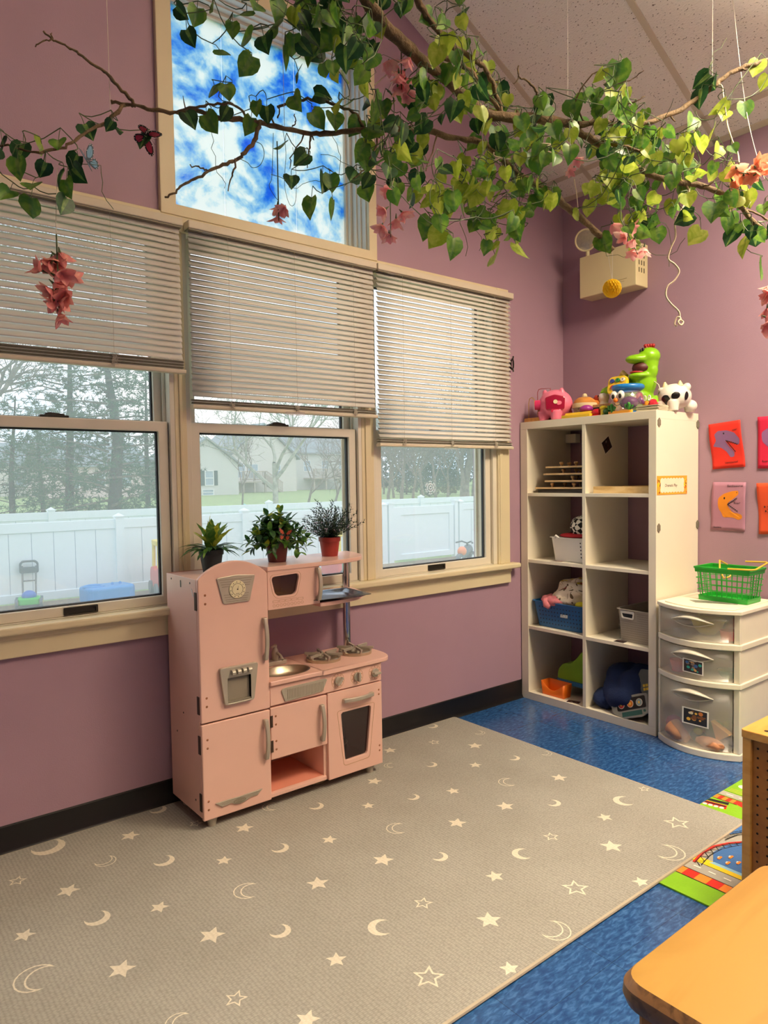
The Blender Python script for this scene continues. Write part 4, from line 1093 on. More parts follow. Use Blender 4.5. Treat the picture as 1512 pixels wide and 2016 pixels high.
b = MB(); b.flat(pts, 'y', SY0-.0017); b.build('card_centre', CW, sg)
b = MB(); rn = random.Random(3)
cols = ['f2c51e', '2a1a10', '7a3a1a', 'f0d060', '5b2412', 'c9481a']
for side in (0, 1):
    for i in range(15):
        cx_ = (x0+.014 if side == 0 else x1-.016)+rn.uniform(-.011, .012); cz2 = z0+.006+rn.random()*.06
        if i < 3: cz2 = z0+.045+i*.008; b.flat(circ(cx_, cz2, .009, 10, .011), 'y', SY0-.0018-i*.00002, 0)
        else: b.flat(circ(cx_, cz2, rn.uniform(.002, .005), 7, rn.uniform(.003, .008)), 'y', SY0-.002-i*.00002, rn.randrange(len(cols)))
b.build('animal_print', [mat('card_print_%s' % c, c) for c in cols], sg, weld=False)
text_mesh('lettering', 'Dramatic Play', .0185, frame_m((-.252, SY0-.0021, 1.133), (1, 0, 0), (0, 0, 1)), INK, sg, .0001, .15)
# small photo cards stuck on the shelves
def photo_card(c, ux, uy, w_, h, label, cols, border='efe9df', nm='photo_card'):
    """a small print: border plus a few coloured patches; ux, uy are the card's own axes"""
    ux = Vector(ux).normalized(); uy = Vector(uy).normalized(); nz = ux.cross(uy)
    root = thing(nm, c, label, 'photo card')
    c = Vector(c)
    b = MB(); b.T = frame_m(c, ux, uy); b.box(-w_/2, w_/2, -h/2, h/2, 0, .0006); b.build('card', K('print_border_'+border, border, rough=.5), root)
    b = MB(); b.T = frame_m(c, ux, uy); b.flat(rect(-w_/2*.88, w_/2*.88, -h/2*.86, h/2*.86), 'z', .0008, 0)
    rn = random.Random(label)
    for i in range(14):
        px_, py_ = rn.uniform(-.36, .36)*w_, rn.uniform(-.34, .34)*h; r_ = rn.uniform(.05, .13)*min(w_, h)
        b.flat([(max(-w_*.43, min(w_*.43, a)), max(-h*.42, min(h*.42, d))) for a, d in circ(px_, py_, r_*1.2, 9, r_)], 'z', .0009+i*.00002, 1+rn.randrange(len(cols)-1))
    b.build('picture', [K('print_'+q, q, rough=.4) for q in cols], root, weld=False)
    return root
DK = ['2a1c1a', '5c2a26', '8c7f78', '3c2220', '14100f']
photo_card((-.194, -.4114, 1.336), (1, 0, .62), (-.62, 0, 1), .076, .072, 'small dark photo stuck slanting on the divider in the top cubby', DK)
photo_card((-.345, -.586, .3954), (0, -1, .0), (1, .15, 0), .062, .055, 'small dark photo lying on the shelf edge before the grey basket', DK)
photo_card((-.344, -.316, .0404), (.3, -1, 0), (1, .3, 0), .072, .045, 'small dark photo on the shelf floor beside the orange bin', DK)
photo_card((-.340, -.222, .7484), (0, -1, 0), (1, .1, 0), .070, .055, 'small pale brown photo lying under the white basket\'s front edge', ['8a7a70', 'b59a90', '6a4038', '9a8a80'], 'cfc8bc')
# knobbed puzzle boards
PWOOD = wood('pale_plywood', 'd9b98a', 'b9935f', 4, (2, 2, 6), .5); KNOB = wood('turned_knob', 'd2a874', 'a97c4a', 6, (4, 4, 4), .45); DKB = mat('dark_puzzle_backing', '2e2622', rough=.6)
def puzzle(y0, y1, x0, x1, z, knobs, label):
    t = thing('knob_puzzle', ((x0+x1)/2, (y0+y1)/2, z), label, 'puzzle', 'puzzle boards stacked in the top cubby')
    b = MB(); b.prism(rpoly(rect(x0, x1, y0, y1), .03 if z > 1.18 else .004, 3), 'z', z, z+.009); b.build('board', PWOOD, t, bevel=.001)
    b = MB(); b.prism(rect(x0+.01, x1-.01, y0+.01, y1-.01), 'z', z-.003, z); b.build('backing', DKB, t)
    for (kx, ky) in knobs:
        b = MB(); b.lathe([(.006, z+.009), (.005, z+.017), (.0095, z+.020), (.0115, z+.026), (.0095, z+.0305), (0, z+.032)], (kx, ky, 0), 14); b.build('knob', KNOB, t, smooth=50)
    return t
puzzle(-.365, -.070, -.335, -.06, 1.1185, [(-.31, -.165), (-.31, -.30), (-.2, -.26), (-.16, -.13)], 'lowest and widest board of the puzzle stack, with two knobs showing')
puzzle(-.372, -.128, -.330, -.07, 1.1540, [(-.30, -.285), (-.22, -.28), (-.15, -.2)], 'second lowest wooden puzzle board, set back from the others')
puzzle(-.370, -.108, -.330, -.06, 1.1900, [(-.29, -.22), (-.25, -.27), (-.12, -.2)], 'puzzle board second from top, thin pale plywood')
puzzle(-.372, -.122, -.330, -.07, 1.2260, [(-.28, -.20), (-.26, -.275), (-.15, -.15)], 'topmost puzzle board with two round knobs standing on it')
b = MB(); b.prism(rpoly(rect(-.33, -.05, -.372, -.085), .004, 2), 'z', 1.0985, 1.1145); tag(b.build('puzzle_tray', DKB, bevel=.001), 'dark flat tray underneath the stack of knobbed puzzles', 'tray')
b = MB(); b.T = Matrix.Translation((-.20, -.565, 0)) @ Matrix.Rotation(.06, 4, 'Z')
b.ring(rect(-.14, .14, -.165, .135), rect(-.131, .131, -.156, .126), 'z', 1.0985, 1.131); b.box(-.133, .133, -.158, .128, 1.0985, 1.103); b.T = None
tag(b.build('wooden_tray', wood('pale_pine', 'e6c88e', 'cfa868', 3, (2, 2, 8), .5), bevel=.001), 'shallow pale pine tray lying in the upper near cubby', 'tray')
# baskets
def basket_shell(b, x0, x1, y0, y1, z0, z1, flare, r=.025, th=.003, mi=0, rim=.008):
    lo = rpoly(rect(x0+flare, x1-flare, y0+flare, y1-flare), r, 5); hi = rpoly(rect(x0, x1, y0, y1), r*1.2, 5)
    li = rpoly(rect(x0+flare+th, x1-flare-th, y0+flare+th, y1-flare-th), r, 5); hin = rpoly(rect(x0+th, x1-th, y0+th, y1-th), r*1.2, 5)
    ro = rpoly(rect(x0-rim, x1+rim, y0-rim, y1+rim), r*1.4, 5)
    n = len(lo)
    vs = [(*p, z0) for p in lo]+[(*p, z1) for p in hi]+[(*p, z1) for p in ro]+[(*p, z1+.003) for p in ro]+[(*p, z1+.003) for p in hin]+[(*p, z0+th) for p in li]
    fs = []
    for r_ in range(5):
        for i in range(n): fs.append((r_*n+i, r_*n+(i+1) % n, (r_+1)*n+(i+1) % n, (r_+1)*n+i))
    fs += [tuple(range(n-1, -1, -1)), tuple(range(5*n, 6*n))]
    b.add(vs, fs, mi)
    return lo, hi
def holes_x(b, x_at, ys, zs, r, mi): 
    for y_ in ys:
        for z_ in zs: b.add([(x_at(z_)-.0006, y_+r*math.cos(a*PI/4), z_+r*math.sin(a*PI/4)) for a in range(8)], [tuple(range(8))], mi)
WP = mat('white_plastic', 'e9e6e0', rough=.4, var=.02); BP_ = mat('blue_plastic', '0f5f9e', rough=.38, var=.04); GP = mat('grey_beige_plastic', 'a39c90', rough=.5, var=.03)
HOLED = mat('hole_shade', '20242a', rough=.9)
# white basket, checkered cap
t = thing('plastic_basket', (-.22, -.27, .7485), 'white plastic basket in the second cubby down, holding a checkered cap', 'basket')
b = MB(); basket_shell(b, -.335, -.10, -.385, -.165, .7492, .868, .014); bo = b.build('basket', WP, t, smooth=40)
b = MB(); holes_x(b, lambda z: -.335+.014*(.868-z)/.12, [-.352, -.368], [.775+i*.018 for i in range(5)], .0038, 0); b.build('hole', HOLED, t, weld=False)
b = MB(); b.tube([(-.338, -.20, .868), (-.342, -.21, .880), (-.338, -.225, .868)], .006, 8); b.build('handle_lug', WP, t, smooth=50)
def checks():
    m, nt, bs = new_mat('checkered_cloth'); L = nt.links.new
    tc = nt.nodes.new('ShaderNodeTexCoord'); mp = nt.nodes.new('ShaderNodeMapping'); mp.inputs['Rotation'].default_value = (.5, .4, .785)
    ck = nt.nodes.new('ShaderNodeTexChecker'); ck.inputs['Scale'].default_value = 42; ck.inputs['Color1'].default_value = S('15120f'); ck.inputs['Color2'].default_value = S('efe8da')
    L(tc.outputs['Object'], mp.inputs['Vector']); L(mp.outputs['Vector'], ck.inputs['Vector']); L(ck.outputs['Color'], bs.inputs['Base Color']); bs.inputs['Roughness'].default_value = .8
    return m
def fuse(o, vox=.004, it=6):
    md = o.modifiers.new('fuse', 'REMESH'); md.mode = 'VOXEL'; md.voxel_size = vox; md.use_smooth_shade = True
    md = o.modifiers.new('soften', 'SMOOTH'); md.iterations = it; md.factor = .5
    return o
def blob(b, c, rx, ry, rz, seed, amp=.15, freq=3, n=26, mi=0, flat=None):
    rn = random.Random(seed); ks = [(Vector((rn.gauss(0, 1), rn.gauss(0, 1), rn.gauss(0, 1)))*freq, rn.uniform(0, 6)) for _ in range(7)]
    s0 = len(b.v); b.ball((0, 0, 0), 1, 1, 1, n, mi)
    for i in range(s0, len(b.v)):
        v = b.v[i]; d = sum(abs(math.sin(v.dot(k)+p)) for k, p in ks)/7-.5
        v = v*(1+amp*2*d); v = Vector((c[0]+v.x*rx, c[1]+v.y*ry, c[2]+v.z*rz))
        if flat is not None: v.z = max(v.z, flat)
        b.v[i] = v
hat = thing('checkered_cap', (-.25, -.31, .875), 'black and white checkered cap with red brim lying on the white basket', 'cap')
b = MB(); blob(b, (-.235, -.312, .925), .080, .068, .060, 5, .12, 2.5); b.build('crown', checks(), hat, smooth=180)
b = MB(); b.lathe([(.03, .873), (.085, .871), (.10, .876), (.088, .886), (.05, .892)], (-.262, -.285, 0), 28, sx=.75); b.build('brim', mat('red_felt', 'b8202a', rough=.8), hat, smooth=180)
# blue basket with cloths
t = thing('plastic_basket', (-.21, -.22, .3955), 'blue perforated plastic basket full of cloths in the third cubby down', 'basket')
b = MB(); basket_shell(b, -.350, -.09, -.375, -.060, .3962, .528, .020); b.build('basket', BP_, t, smooth=40)
b = MB(); holes_x(b, lambda z: -.350+.020*(.528-z)/.132, [-.105-i*.019 for i in range(14)], [.418+i*.021 for i in range(5)], .0036, 0); b.build('hole', HOLED, t, weld=False)
photo_card((-.347, -.262, .470), (0, -1, 0), (.15, 0, 1), .045, .016, 'worn paper strip stuck on the front of the blue basket', ['b9c4c8', '8fa0a6', 'd8dcd8', '5a6a72'], 'aab6ba', 'paper_strip')
def floral():
    m, nt, bs = new_mat('floral_cloth'); L = nt.links.new
    tc = nt.nodes.new('ShaderNodeTexCoord'); v = nt.nodes.new('ShaderNodeTexNoise'); v.inputs['Scale'].default_value = 12; v.inputs['Detail'].default_value = 2; v.inputs['Distortion'].default_value = 1.5
    L(tc.outputs['Object'], v.inputs['Vector']); r = nt.nodes.new('ShaderNodeValToRGB'); e = r.color_ramp.elements; r.color_ramp.interpolation = 'CONSTANT'
    e[0].position = 0; e[0].color = S('8a3a34'); e[1].position = .36; e[1].color = S('6d5a40')
    for p, c in ((.42, 'efe2cc'), (.60, 'c9b79a'), (.66, 'd7c63a'), (.70, 'b5504a')): k_ = e.new(p); k_.color = S(c)
    L(v.outputs['Fac'], r.inputs['Fac']); L(r.outputs['Color'], bs.inputs['Base Color']); bs.inputs['Roughness'].default_value = .9; return m
b = MB(); blob(b, (-.24, -.255, .562), .080, .085, .080, 8, .55, 1.5, 40); blob(b, (-.30, -.215, .545), .035, .05, .04, 9, .5, 1.6, 24); tag(b.build('floral_cloth', floral(), smooth=180), 'crumpled cream floral cloth heaped on top of the blue basket', 'cloth')
b = MB(); blob(b, (-.315, -.175, .535), .045, .065, .030, 12, .3, 3.2, 26); b.tube([(-.345, -.15, .54), (-.36, -.165, .518), (-.358, -.18, .508)], [.02, .02, .014], 10); tag(b.build('pink_cloth', mat('pink_cloth', 'd8808a', rough=.9, var=.25, scale=30), smooth=180), 'pink printed cloth hanging over the front of the blue basket', 'cloth')
b = MB(); b.ball((-.30, -.335, .530), .03, .034, .018, 16); tag(b.build('toy_lemon', mat('yellow_toy', 'd9cf1e', rough=.4), smooth=180), 'yellow toy fruit peeking out of the blue basket\'s near end', 'toy food')
# grey basket
t = thing('plastic_basket', (-.2, -.655, .3955), 'grey beige knit pattern basket with white grip in the near cubby', 'basket')
b = MB(); basket_shell(b, -.335, -.06, -.742, -.560, .3962, .548, .010, .022)
lo = None
b.build('basket', GP, t, smooth=40)
b = MB()
for i in range(19):
    for j in range(13):
        y_ = -.572-i*.0088; z_ = .405+j*.0105
        if j > 8 and -.665 < y_ < -.575: continue
        xa = -.335+.010*(.548-z_)/.152-.0007
        for s_ in (1, -1): b.add([(xa, y_+s_*.001, z_), (xa, y_+s_*.0036, z_+.004), (xa, y_+s_*.0036, z_+.0075), (xa, y_+s_*.001, z_+.0035)], [(0, 1, 2, 3)])
b.build('knit_pattern', mat('grey_shadow_groove', '7d766b', rough=.7), t, weld=False)
b = MB(); go = rpoly([(-.580, .545), (-.655, .545), (-.650, .505), (-.588, .508)], .008, 4); gi = rpoly([(-.588, .532), (-.647, .532), (-.643, .512), (-.594, .514)], .006, 4)
b.ring(go, gi, 'x', -.340, -.333); b.build('grip', mat('pale_grip', 'd5d2cb', rough=.4), t, bevel=.001)
b = MB(); b.flat(gi, 'x', -.3358); b.build('grip_opening', HOLED, t)
# green and blue toy seat with orange bin
t = thing('toy_chair', (-.18, -.28, .0405), 'green and blue plastic toy chair pushed in the bottom far cubby', 'toy chair')
GT = mat('lime_plastic', '7bb11c', rough=.4); BT = mat('teal_blue_plastic', '1c6f9a', rough=.4); ORG_ = mat('orange_plastic', 'f0761c', rough=.4)
b = MB(); prof = rpoly([(-.165, .150), (-.172, .172), (-.200, .205), (-.250, .212), (-.285, .245), (-.315, .285), (-.375, .300), (-.385, .120), (-.165, .118)], [.01, .01, .02, .01, .02, .02, .02, .004, .012], 5)
b.prism(prof, 'x', -.275, -.20); b.prism(rpoly([(-.37, .12), (-.385, .29), (-.33, .30), (-.31, .27), (-.33, .12)], .02, 4), 'x', -.20, -.05); b.build('seat_back', GT, t, bevel=.008, seg=3)
b = MB(); b.prism(rpoly(rect(-.285, -.04, -.385, -.160), .02, 5), 'z', .098, .121); b.build('seat', BT, t, bevel=.004)
for (x, y_) in ((-.262, -.362), (-.262, -.185), (-.065, -.362), (-.065, -.185)): b = MB(); b.lathe([(.014, .0410), (.018, .098)], (x, y_, 0), 14); b.prism(circ(x, y_, .014, 14), 'z', .0408, .042); b.build('leg', BT, t, smooth=40)
b = MB(); b.ball((-.21, -.375, .300), .03, .02, .02, 12); b.build('top_trim', mat('magenta_plastic', 'a01c4a', rough=.4), t, smooth=180)
b = MB(); x0, x1, y0, y1, z0, z1 = -.352, -.285, -.262, -.118, .0408, .112
bt = rpoly(rect(x0+.008, x1-.004, y0+.008, y1-.008), .012, 4); n = len(bt); tp = rpoly(rect(x0, x1, y0, y1), .014, 4)
def zt(p): return z1-.040*max(0, math.cos((p[1]-(y0+y1)/2)/(y1-y0)*PI))**1.2*(1 if p[0] < (x0+x1)/2 else 0)
b.add([(*p, z0) for p in bt]+[(*p, zt(p)) for p in tp], [tuple(range(n-1, -1, -1))]+[(i, (i+1) % n, n+(i+1) % n, n+i) for i in range(n)])
# finer rim along the scooped front edge
b = MB(); NN = 14
ring_b, ring_t = [], []
for i in range(NN+1): yy = y1+(y0-y1)*i/NN; ring_b.append((x0+.008, yy*.94+(y0+y1)/2*.06)); ring_t.append((x0, yy))
for i in range(1, 6): ring_b.append((x0+.008+(x1-x0-.012)*i/5, y0+.008)); ring_t.append((x0+(x1-x0)*i/5, y0))
for i in range(1, NN+1): yy = y0+(y1-y0)*i/NN; ring_b.append((x1-.004, yy*.94+(y0+y1)/2*.06)); ring_t.append((x1, yy))
for i in range(1, 5): ring_b.append((x1-.004-(x1-x0-.012)*i/5, y1-.008)); ring_t.append((x1-(x1-x0)*i/5, y1))
n = len(ring_b)
b.add([(*p, z0) for p in ring_b]+[(*p, zt(p)) for p in ring_t], [tuple(range(n-1, -1, -1))]+[(i, (i+1) % n, n+(i+1) % n, n+i) for i in range(n)])
tag(b.build('toy_bin', ORG_, smooth=30, solid=.003), 'small orange scooped plastic bin at the front of the bottom cubby', 'bin')
# navy bag and costume belt
b = MB(); blob(b, (-.235, -.585, .125), .105, .118, .125, 21, .40, 2.0, 44, 0, .0412); blob(b, (-.215, -.66, .165), .09, .075, .085, 23, .4, 2.2, 32, 0, .0412); blob(b, (-.29, -.47, .085), .06, .055, .045, 24, .35, 2.2, 26, 0, .0412)
tag(b.build('navy_cloth', mat('navy_fleece', '14264f', rough=.95, var=.15, bump=.3, bscale=200), smooth=180), 'crumpled navy blue garment stuffed in the bottom near cubby', 'garment')
bl_ = thing('costume_belt', (-.362, -.66, .10), 'grey costume belt panel with round star badges in front of navy garment', 'costume belt')
UX = Vector((.0, -.93, .37)).normalized(); UY = Vector((.30, .355, .885)).normalized(); UY = (UY-UX*UY.dot(UX)).normalized()
Mx = frame_m((-.352, -.643, .1105), UX, UY)
b = MB(); b.T = Mx; b.prism(rpoly([(-.105, -.030), (-.055, -.062), (.055, -.066), (.095, -.05), (.100, .036), (.05, .040), (-.085, .036), (-.110, .022)], .012, 4), 'z', -.006, .004); b.build('panel', mat('grey_foam', '8f8f86', rough=.7), bl_, bevel=.003)
b = MB(); b.T = Mx; b.prism(rpoly(rect(-.073, .086, -.026, .028), .008, 4), 'z', .003, .0055); b.build('black_band', mat('black_print', '17130f', rough=.6), bl_)
for i, c in enumerate(('a81f1c', 'd8741c', '8ea7a8')):
    b = MB(); b.T = Mx; u0 = -.047+.050*i
    b.prism(circ(u0, 0, .0175, 24), 'z', .0055, .0068, 0); b.prism(circ(u0, 0, .0148, 24), 'z', .0068, .0074, 1)
    s5 = [(u0+(.009 if j % 2 == 0 else .0042)*math.cos(PI/2+j*PI/5), (.009 if j % 2 == 0 else .0042)*math.sin(PI/2+j*PI/5)) for j in range(10)]
    b.add([(u0, 0, .0078)]+[(*p, .0078) for p in s5], [(0, j+1, (j+1) % 10+1) for j in range(10)], 2)
    b.build('star_badge', [K('badge_rim', 'd9cdb8'), K('badge_'+c, c), K('badge_star', 'f0c84a')], bl_)
b = MB(); b.T = Mx; b.ring(circ(-.090, .006, .010, 18), circ(-.090, .006, .0072, 18), 'z', .004, .0055); b.prism(rect(-.05, .06, -.055, -.034), 'z', .004, .0052); b.prism(circ(.075, -.04, .006, 12), 'z', .004, .006); b.build('printed_detail', mat('teal_print', '2f5a52', rough=.6), bl_)
b = MB(); b.T = Mx; b.prism(rpoly([(.04, .05), (.03, .10), (.07, .155), (.12, .14), (.12, .03), (.09, .03)], .012, 4), 'z', -.03, -.02, 0)
for (u0, v0) in ((.075, .075), (.090, .075), (.075, .058), (.090, .058)): b.prism(rect(u0-.006, u0+.006, v0-.006, v0+.006), 'z', -.02, -.018, 1)
b.build('belt_flap', [K('grey_foam_dark', '5f645c', rough=.7), K('yellow_print', 'd8b93a')], bl_)
# ------------------------------------------------------------------ toys on top of the shelf
Z = SH+.0004
t = thing('bead_maze', (-.30, -.07, Z), 'wooden bead maze toy with thin bent wires beside the pink pig', 'bead maze')
b = MB(); b.prism(rpoly(rect(-.36, -.22, -.125, -.018), .01, 4), 'z', Z, Z+.020); b.build('base', wood('honey_wood', 'c98f45', 'a8702e', 3, (2, 6, 6)), t, bevel=.002)
b = MB(); b.tube([Vector(p) for p in [(-.33, -.028, Z+.02), (-.33, -.028, Z+.10), (-.33, -.034, Z+.125), (-.33, -.05, Z+.130), (-.33, -.065, Z+.118), (-.33, -.068, Z+.08), (-.32, -.08, Z+.065), (-.30, -.10, Z+.06)]], .0018, 6); b.build('wire', mat('yellow_wire', 'c9a23a', rough=.3, metal=.3), t, smooth=60)
b = MB(); b.tube([Vector(p) for p in [(-.27, -.040, Z+.02), (-.275, -.042, Z+.16), (-.275, -.05, Z+.175), (-.275, -.065, Z+.178), (-.26, -.115, Z+.176), (-.25, -.118, Z+.02)]], .0016, 6); b.build('wire', mat('red_wire', 'a8302a', rough=.3, metal=.3), t, smooth=60)
b = MB(); b.torus((-.285, -.075, Z+.050), .018, .008, 'x'); b.build('bead', KNOB, t, smooth=60)
# pink pig bank
t = thing('toy_pig', (-.30, -.165, Z), 'pink toy piggy bank with a clear magenta door', 'toy')
PK_ = mat('bubblegum_plastic', 'ef7f9c', rough=.3, var=.02); MG = film('magenta_window', 'c2144c', .82, rough=.12, gloss=.07)
b = MB(); b.ball((-.29, -.17, Z+.085), .074, .094, .076, 28)
for (x, y_) in ((-.335, -.13), (-.335, -.21), (-.25, -.13), (-.25, -.21)): b.tube([(x, y_, Z+.05), (x, y_, Z+.001)], [.030, .026], 14)
for y_ in (-.115, -.222): b.tube([(-.30, y_, Z+.13), (-.305, y_+.002, Z+.164)], [.020, .008], 10)
fuse(b.build('body', PK_, t))
pn_ = Vector((-.80, -.60, 0)); pu_ = Vector((.60, -.80, 0)); pc_ = Vector((-.29, -.17, Z+.085)); PM_ = frame_m(pc_+pn_*.062, pu_, (0, 0, 1))
b = MB(); b.tube([pc_-pu_*.072, pc_-pu_*.104], [.027, .025], 16); b.build('snout', mat('hot_pink_plastic', 'd8356a', rough=.35), t, smooth=40)
b = MB(); b.T = PM_; b.prism(rpoly([(-.046, -.034), (.046, -.034), (.050, .030), (.0, .044), (-.050, .030)], .012, 5), 'z', -.012, .018); b.T = None; dr = b.build('door', MG, t, bevel=.004)
b = MB(); b.T = PM_; b.prism(circ(.002, .006, .0105, 18), 'z', .018, .021); b.T = None; b.build('badge', IVORY, dr)
b = MB(); b.T = PM_; b.prism(rpoly(rect(-.020, .020, -.048, -.032), .004, 3), 'z', -.004, .022); b.T = None; b.build('latch', mat('crimson_plastic', 'c02648', rough=.3), dr, bevel=.002)
b = MB(); b.tube([(-.29, -.14, Z+.150), (-.29, -.20, Z+.150)], .003, 6); b.build('coin_slot', INK, t)
# plush ball in a knitted cap
t = thing('soft_toy', (-.24, -.30, Z), 'round grey soft toy in an orange striped knit cap beside the pig', 'toy')
b = MB(); b.ball((-.245, -.318, Z+.058), .055, .058, .056, 22); b.build('body', mat('grey_plush', '9c9186', rough=.95, bump=.4, bscale=200), t, smooth=180)
b = MB(); b.lathe([(.060, .055), (.062, .066), (.060, .078)], (-.245, -.318, Z), 26); b.lathe([(.058, .076), (.050, .094), (.030, .108), (0, .112)], (-.245, -.318, Z), 26, 1); b.ball((-.245, -.318, Z+.116), .013, n=12, mi=0)
b.build('knit_cap', [mat('cream_rib', 'd8c79e', rough=.95), mat('orange_knit', 'b87a36', rough=.95, var=.2, scale=40)], t, smooth=180)
b = MB(); blob(b, (-.14, -.245, Z+.055), .05, .05, .055, 31, .2, 3); tag(b.build('red_plush', mat('red_plush', 'a8182a', rough=.95), smooth=180), 'crimson plush toy slumped behind the pink pig', 'toy')
b = MB(); b.prism(rpoly(rect(-.372, -.30, -.438, -.268), .006, 3), 'z', Z, Z+.014); b.tube([(-.335, -.27, Z+.018), (-.335, -.44, Z+.018)], .010, 12)
b.ball((-.335, -.438, Z+.012), .012, n=12); tag(b.build('yellow_stick_toy', mat('banana_yellow', 'e9c127', rough=.4), smooth=40, bevel=.002), 'yellow plastic stick toy along the shelf\'s front edge', 'toy')
b = MB(); b.lathe([(0, .0), (.028, .002), (.034, .014), (.026, .026), (.012, .032), (0, .032)], (-.31, -.375, Z+.0290), 20); b.v = [Vector((v.x, v.y, v.z)) for v in b.v]
tag(b.build('toy_cup', mat('violet_plastic', '9a2f8c', rough=.4), smooth=60), 'violet plastic knob toy lying on the yellow stick toy', 'toy')
t = thing('bird_toy', (-.2, -.355, Z), 'white round headed bird toy with orange body behind the chalkboard box', 'toy')
b = MB(); b.ball((-.19, -.392, Z+.105), .028, n=18); b.tube([(-.19, -.392, Z+.085), (-.19, -.394, Z+.05)], [.02, .03], 14); b.ball((-.19, -.396, Z+.035), .036, .036, .035, 18); fuse(b.build('body', WP, t), .003)
b = MB(); b.ball((-.2, -.355, Z+.075), .022, .028, .022, 16); b.build('wing', mat('orange_plush', 'd8812a', rough=.7), t, smooth=180)
b = MB(); b.tube([(-.2, -.335, Z+.085), (-.2, -.36, Z+.105), (-.2, -.375, Z+.10)], [.010, .016, .012], 10); b.build('crest', mat('brick_red', 'a83a2c', rough=.7), t, smooth=180)
b = MB(); b.ball((-.213, -.376, Z+.112), .004, n=8); b.build('eye', INK, t)
t = thing('chalkboard_box', (-.28, -.45, Z), 'wooden edged chalkboard box with white scribble behind the fish bowl', 'box')
b = MB(); b.box(-.30, -.20, -.530, -.402, Z, Z+.060); b.build('box', wood('box_wood', 'c08a4a', '94622e', 4, (3, 8, 3)), t, bevel=.002)
b = MB(); b.box(-.3015, -.2995, -.525, -.407, Z+.006, Z+.046); b.build('black_face', INK, t)
b = MB(); b.tube([(-.3022, -.452-.004*i, Z+(.038-.002*i if i % 2 else .020-.001*i)) for i in range(8)], .0012, 5); b.build('scribble', WP, t)
for i, (y_, c, mm, lab) in enumerate(((-.452, 'c41f2c', 'red', 'red rounded toy piece before the chalkboard box'), (-.512, '356b2c', 'green', 'green toy leaf piece beside the fish bowl'))):
    b = MB(); b.ball((-.335, y_, Z+.018), .022, .028, .018, 16); b.prism(circ(-.335, y_, .028, 16), 'z', Z, Z+.004)
    tag(b.build('toy_piece', mat(mm+'_toy_plastic', c, rough=.35), smooth=50), lab, 'toy')
b = MB(); b.prism(circ(-.335, -.412, .026, 20), 'z', Z, Z+.006); tag(b.build('black_disc', INK), 'small black disc toy on the shelf top behind the yellow stick', 'toy')
# dinosaur
t = thing('toy_dinosaur', (-.15, -.53, Z), 'large lime green toy dinosaur with open mouth and red tuft', 'toy dinosaur')
LG = mat('lime_toy_plastic', '86c01a', rough=.28, var=.03)
b = MB(); dx = -.13
b.ball((dx, -.535, Z+.085), .075, .085, .095, 22); b.ball((dx, -.575, Z+.165), .058, .062, .08, 20)
b.tube([(dx, -.575, Z+.16), (dx-.004, -.595, Z+.21), (dx-.004, -.606, Z+.26)], [.055, .044, .046], 18)
hd_ = Vector((-.75, .66, 0)); RZ = Matrix.Rotation(math.atan2(.66, -.75), 3, 'Z'); hc_ = Vector((dx-.006, -.608, Z))
b.ball(hc_+Vector((0, 0, .282)), .052, .052, .044, 20)
b.ball(hc_+hd_*.052+Vector((0, 0, .270)), .062, .047, .024, 20, R=RZ)      # upper jaw
b.ball(hc_+hd_*.042+Vector((0, 0, .190)), .058, .044, .018, 20, R=RZ)      # lower jaw
b.ball(hc_+Vector((0, 0, .215)), .036, .044, .05, 16)
b.tube([(dx-.045, -.53, Z+.155), (dx-.06, -.46, Z+.150), (dx-.065, -.405, Z+.135)], [.026, .022, .018], 12)
for q in (-.012, 0, .012): b.tube([(dx-.065, -.41, Z+.135), (dx-.07+q, -.385, Z+.138+q)], [.010, .007], 8)
b.tube([(dx+.05, -.53, Z+.155), (dx+.05, -.47, Z+.165)], [.024, .018], 12)
for x in (-.05, .05): b.tube([(dx+x, -.52, Z+.07), (dx+x*1.3, -.47, Z+.02)], [.038, .026], 14); b.ball((dx+x*1.3, -.455, Z+.020), .028, .042, .020, 14)
b.tube([(dx+.02, -.60, Z+.06), (dx+.03, -.635, Z+.035), (dx+.04, -.66, Z+.028)], [.05, .03, .012], 14)
fuse(b.build('body', LG, t), .005, 8)
b = MB(); b.ball(hc_+hd_*.034+Vector((0, 0, .228)), .048, .038, .032, 16, R=RZ); b.build('mouth', mat('mouth_red', '4a120e', rough=.5), t, smooth=180)
b = MB(); b.ball(hc_+hd_*.050+Vector((0, 0, .207)), .044, .030, .009, 14, R=RZ); b.build('tongue', mat('tongue_red', 'a83232', rough=.4), t, smooth=60)
for q in (-.020, .016): b = MB(); b.ball(hc_+hd_*.036+Vector((hd_.y, -hd_.x, 0))*q+Vector((0, 0, .312)), .006, .007, .010, 12); b.build('eye', INK, t, smooth=60)
b = MB()
for q in range(4): b.tube([(dx-.006+q*.006, -.60-q*.004, Z+.315), (dx-.012+q*.006, -.592-q*.010, Z+.336)], [.010, .008], 8); b.ball((dx-.012+q*.006, -.592-q*.010, Z+.334), .010, n=8)
b.build('tuft', mat('red_tuft', 'a01c1c', rough=.5), t, smooth=60)
b = MB(); b.T = frame_m((dx-.088, -.495, Z+.155), (0, -1, 0), (.25, 0, 1)); b.prism(rpoly(rect(-.055, .050, -.05, .04), .03, 5), 'z', -.01, .012); b.T = None; pn = b.build('button_panel', mat('panel_yellow', 'ecc62c', rough=.35), t, bevel=.004)
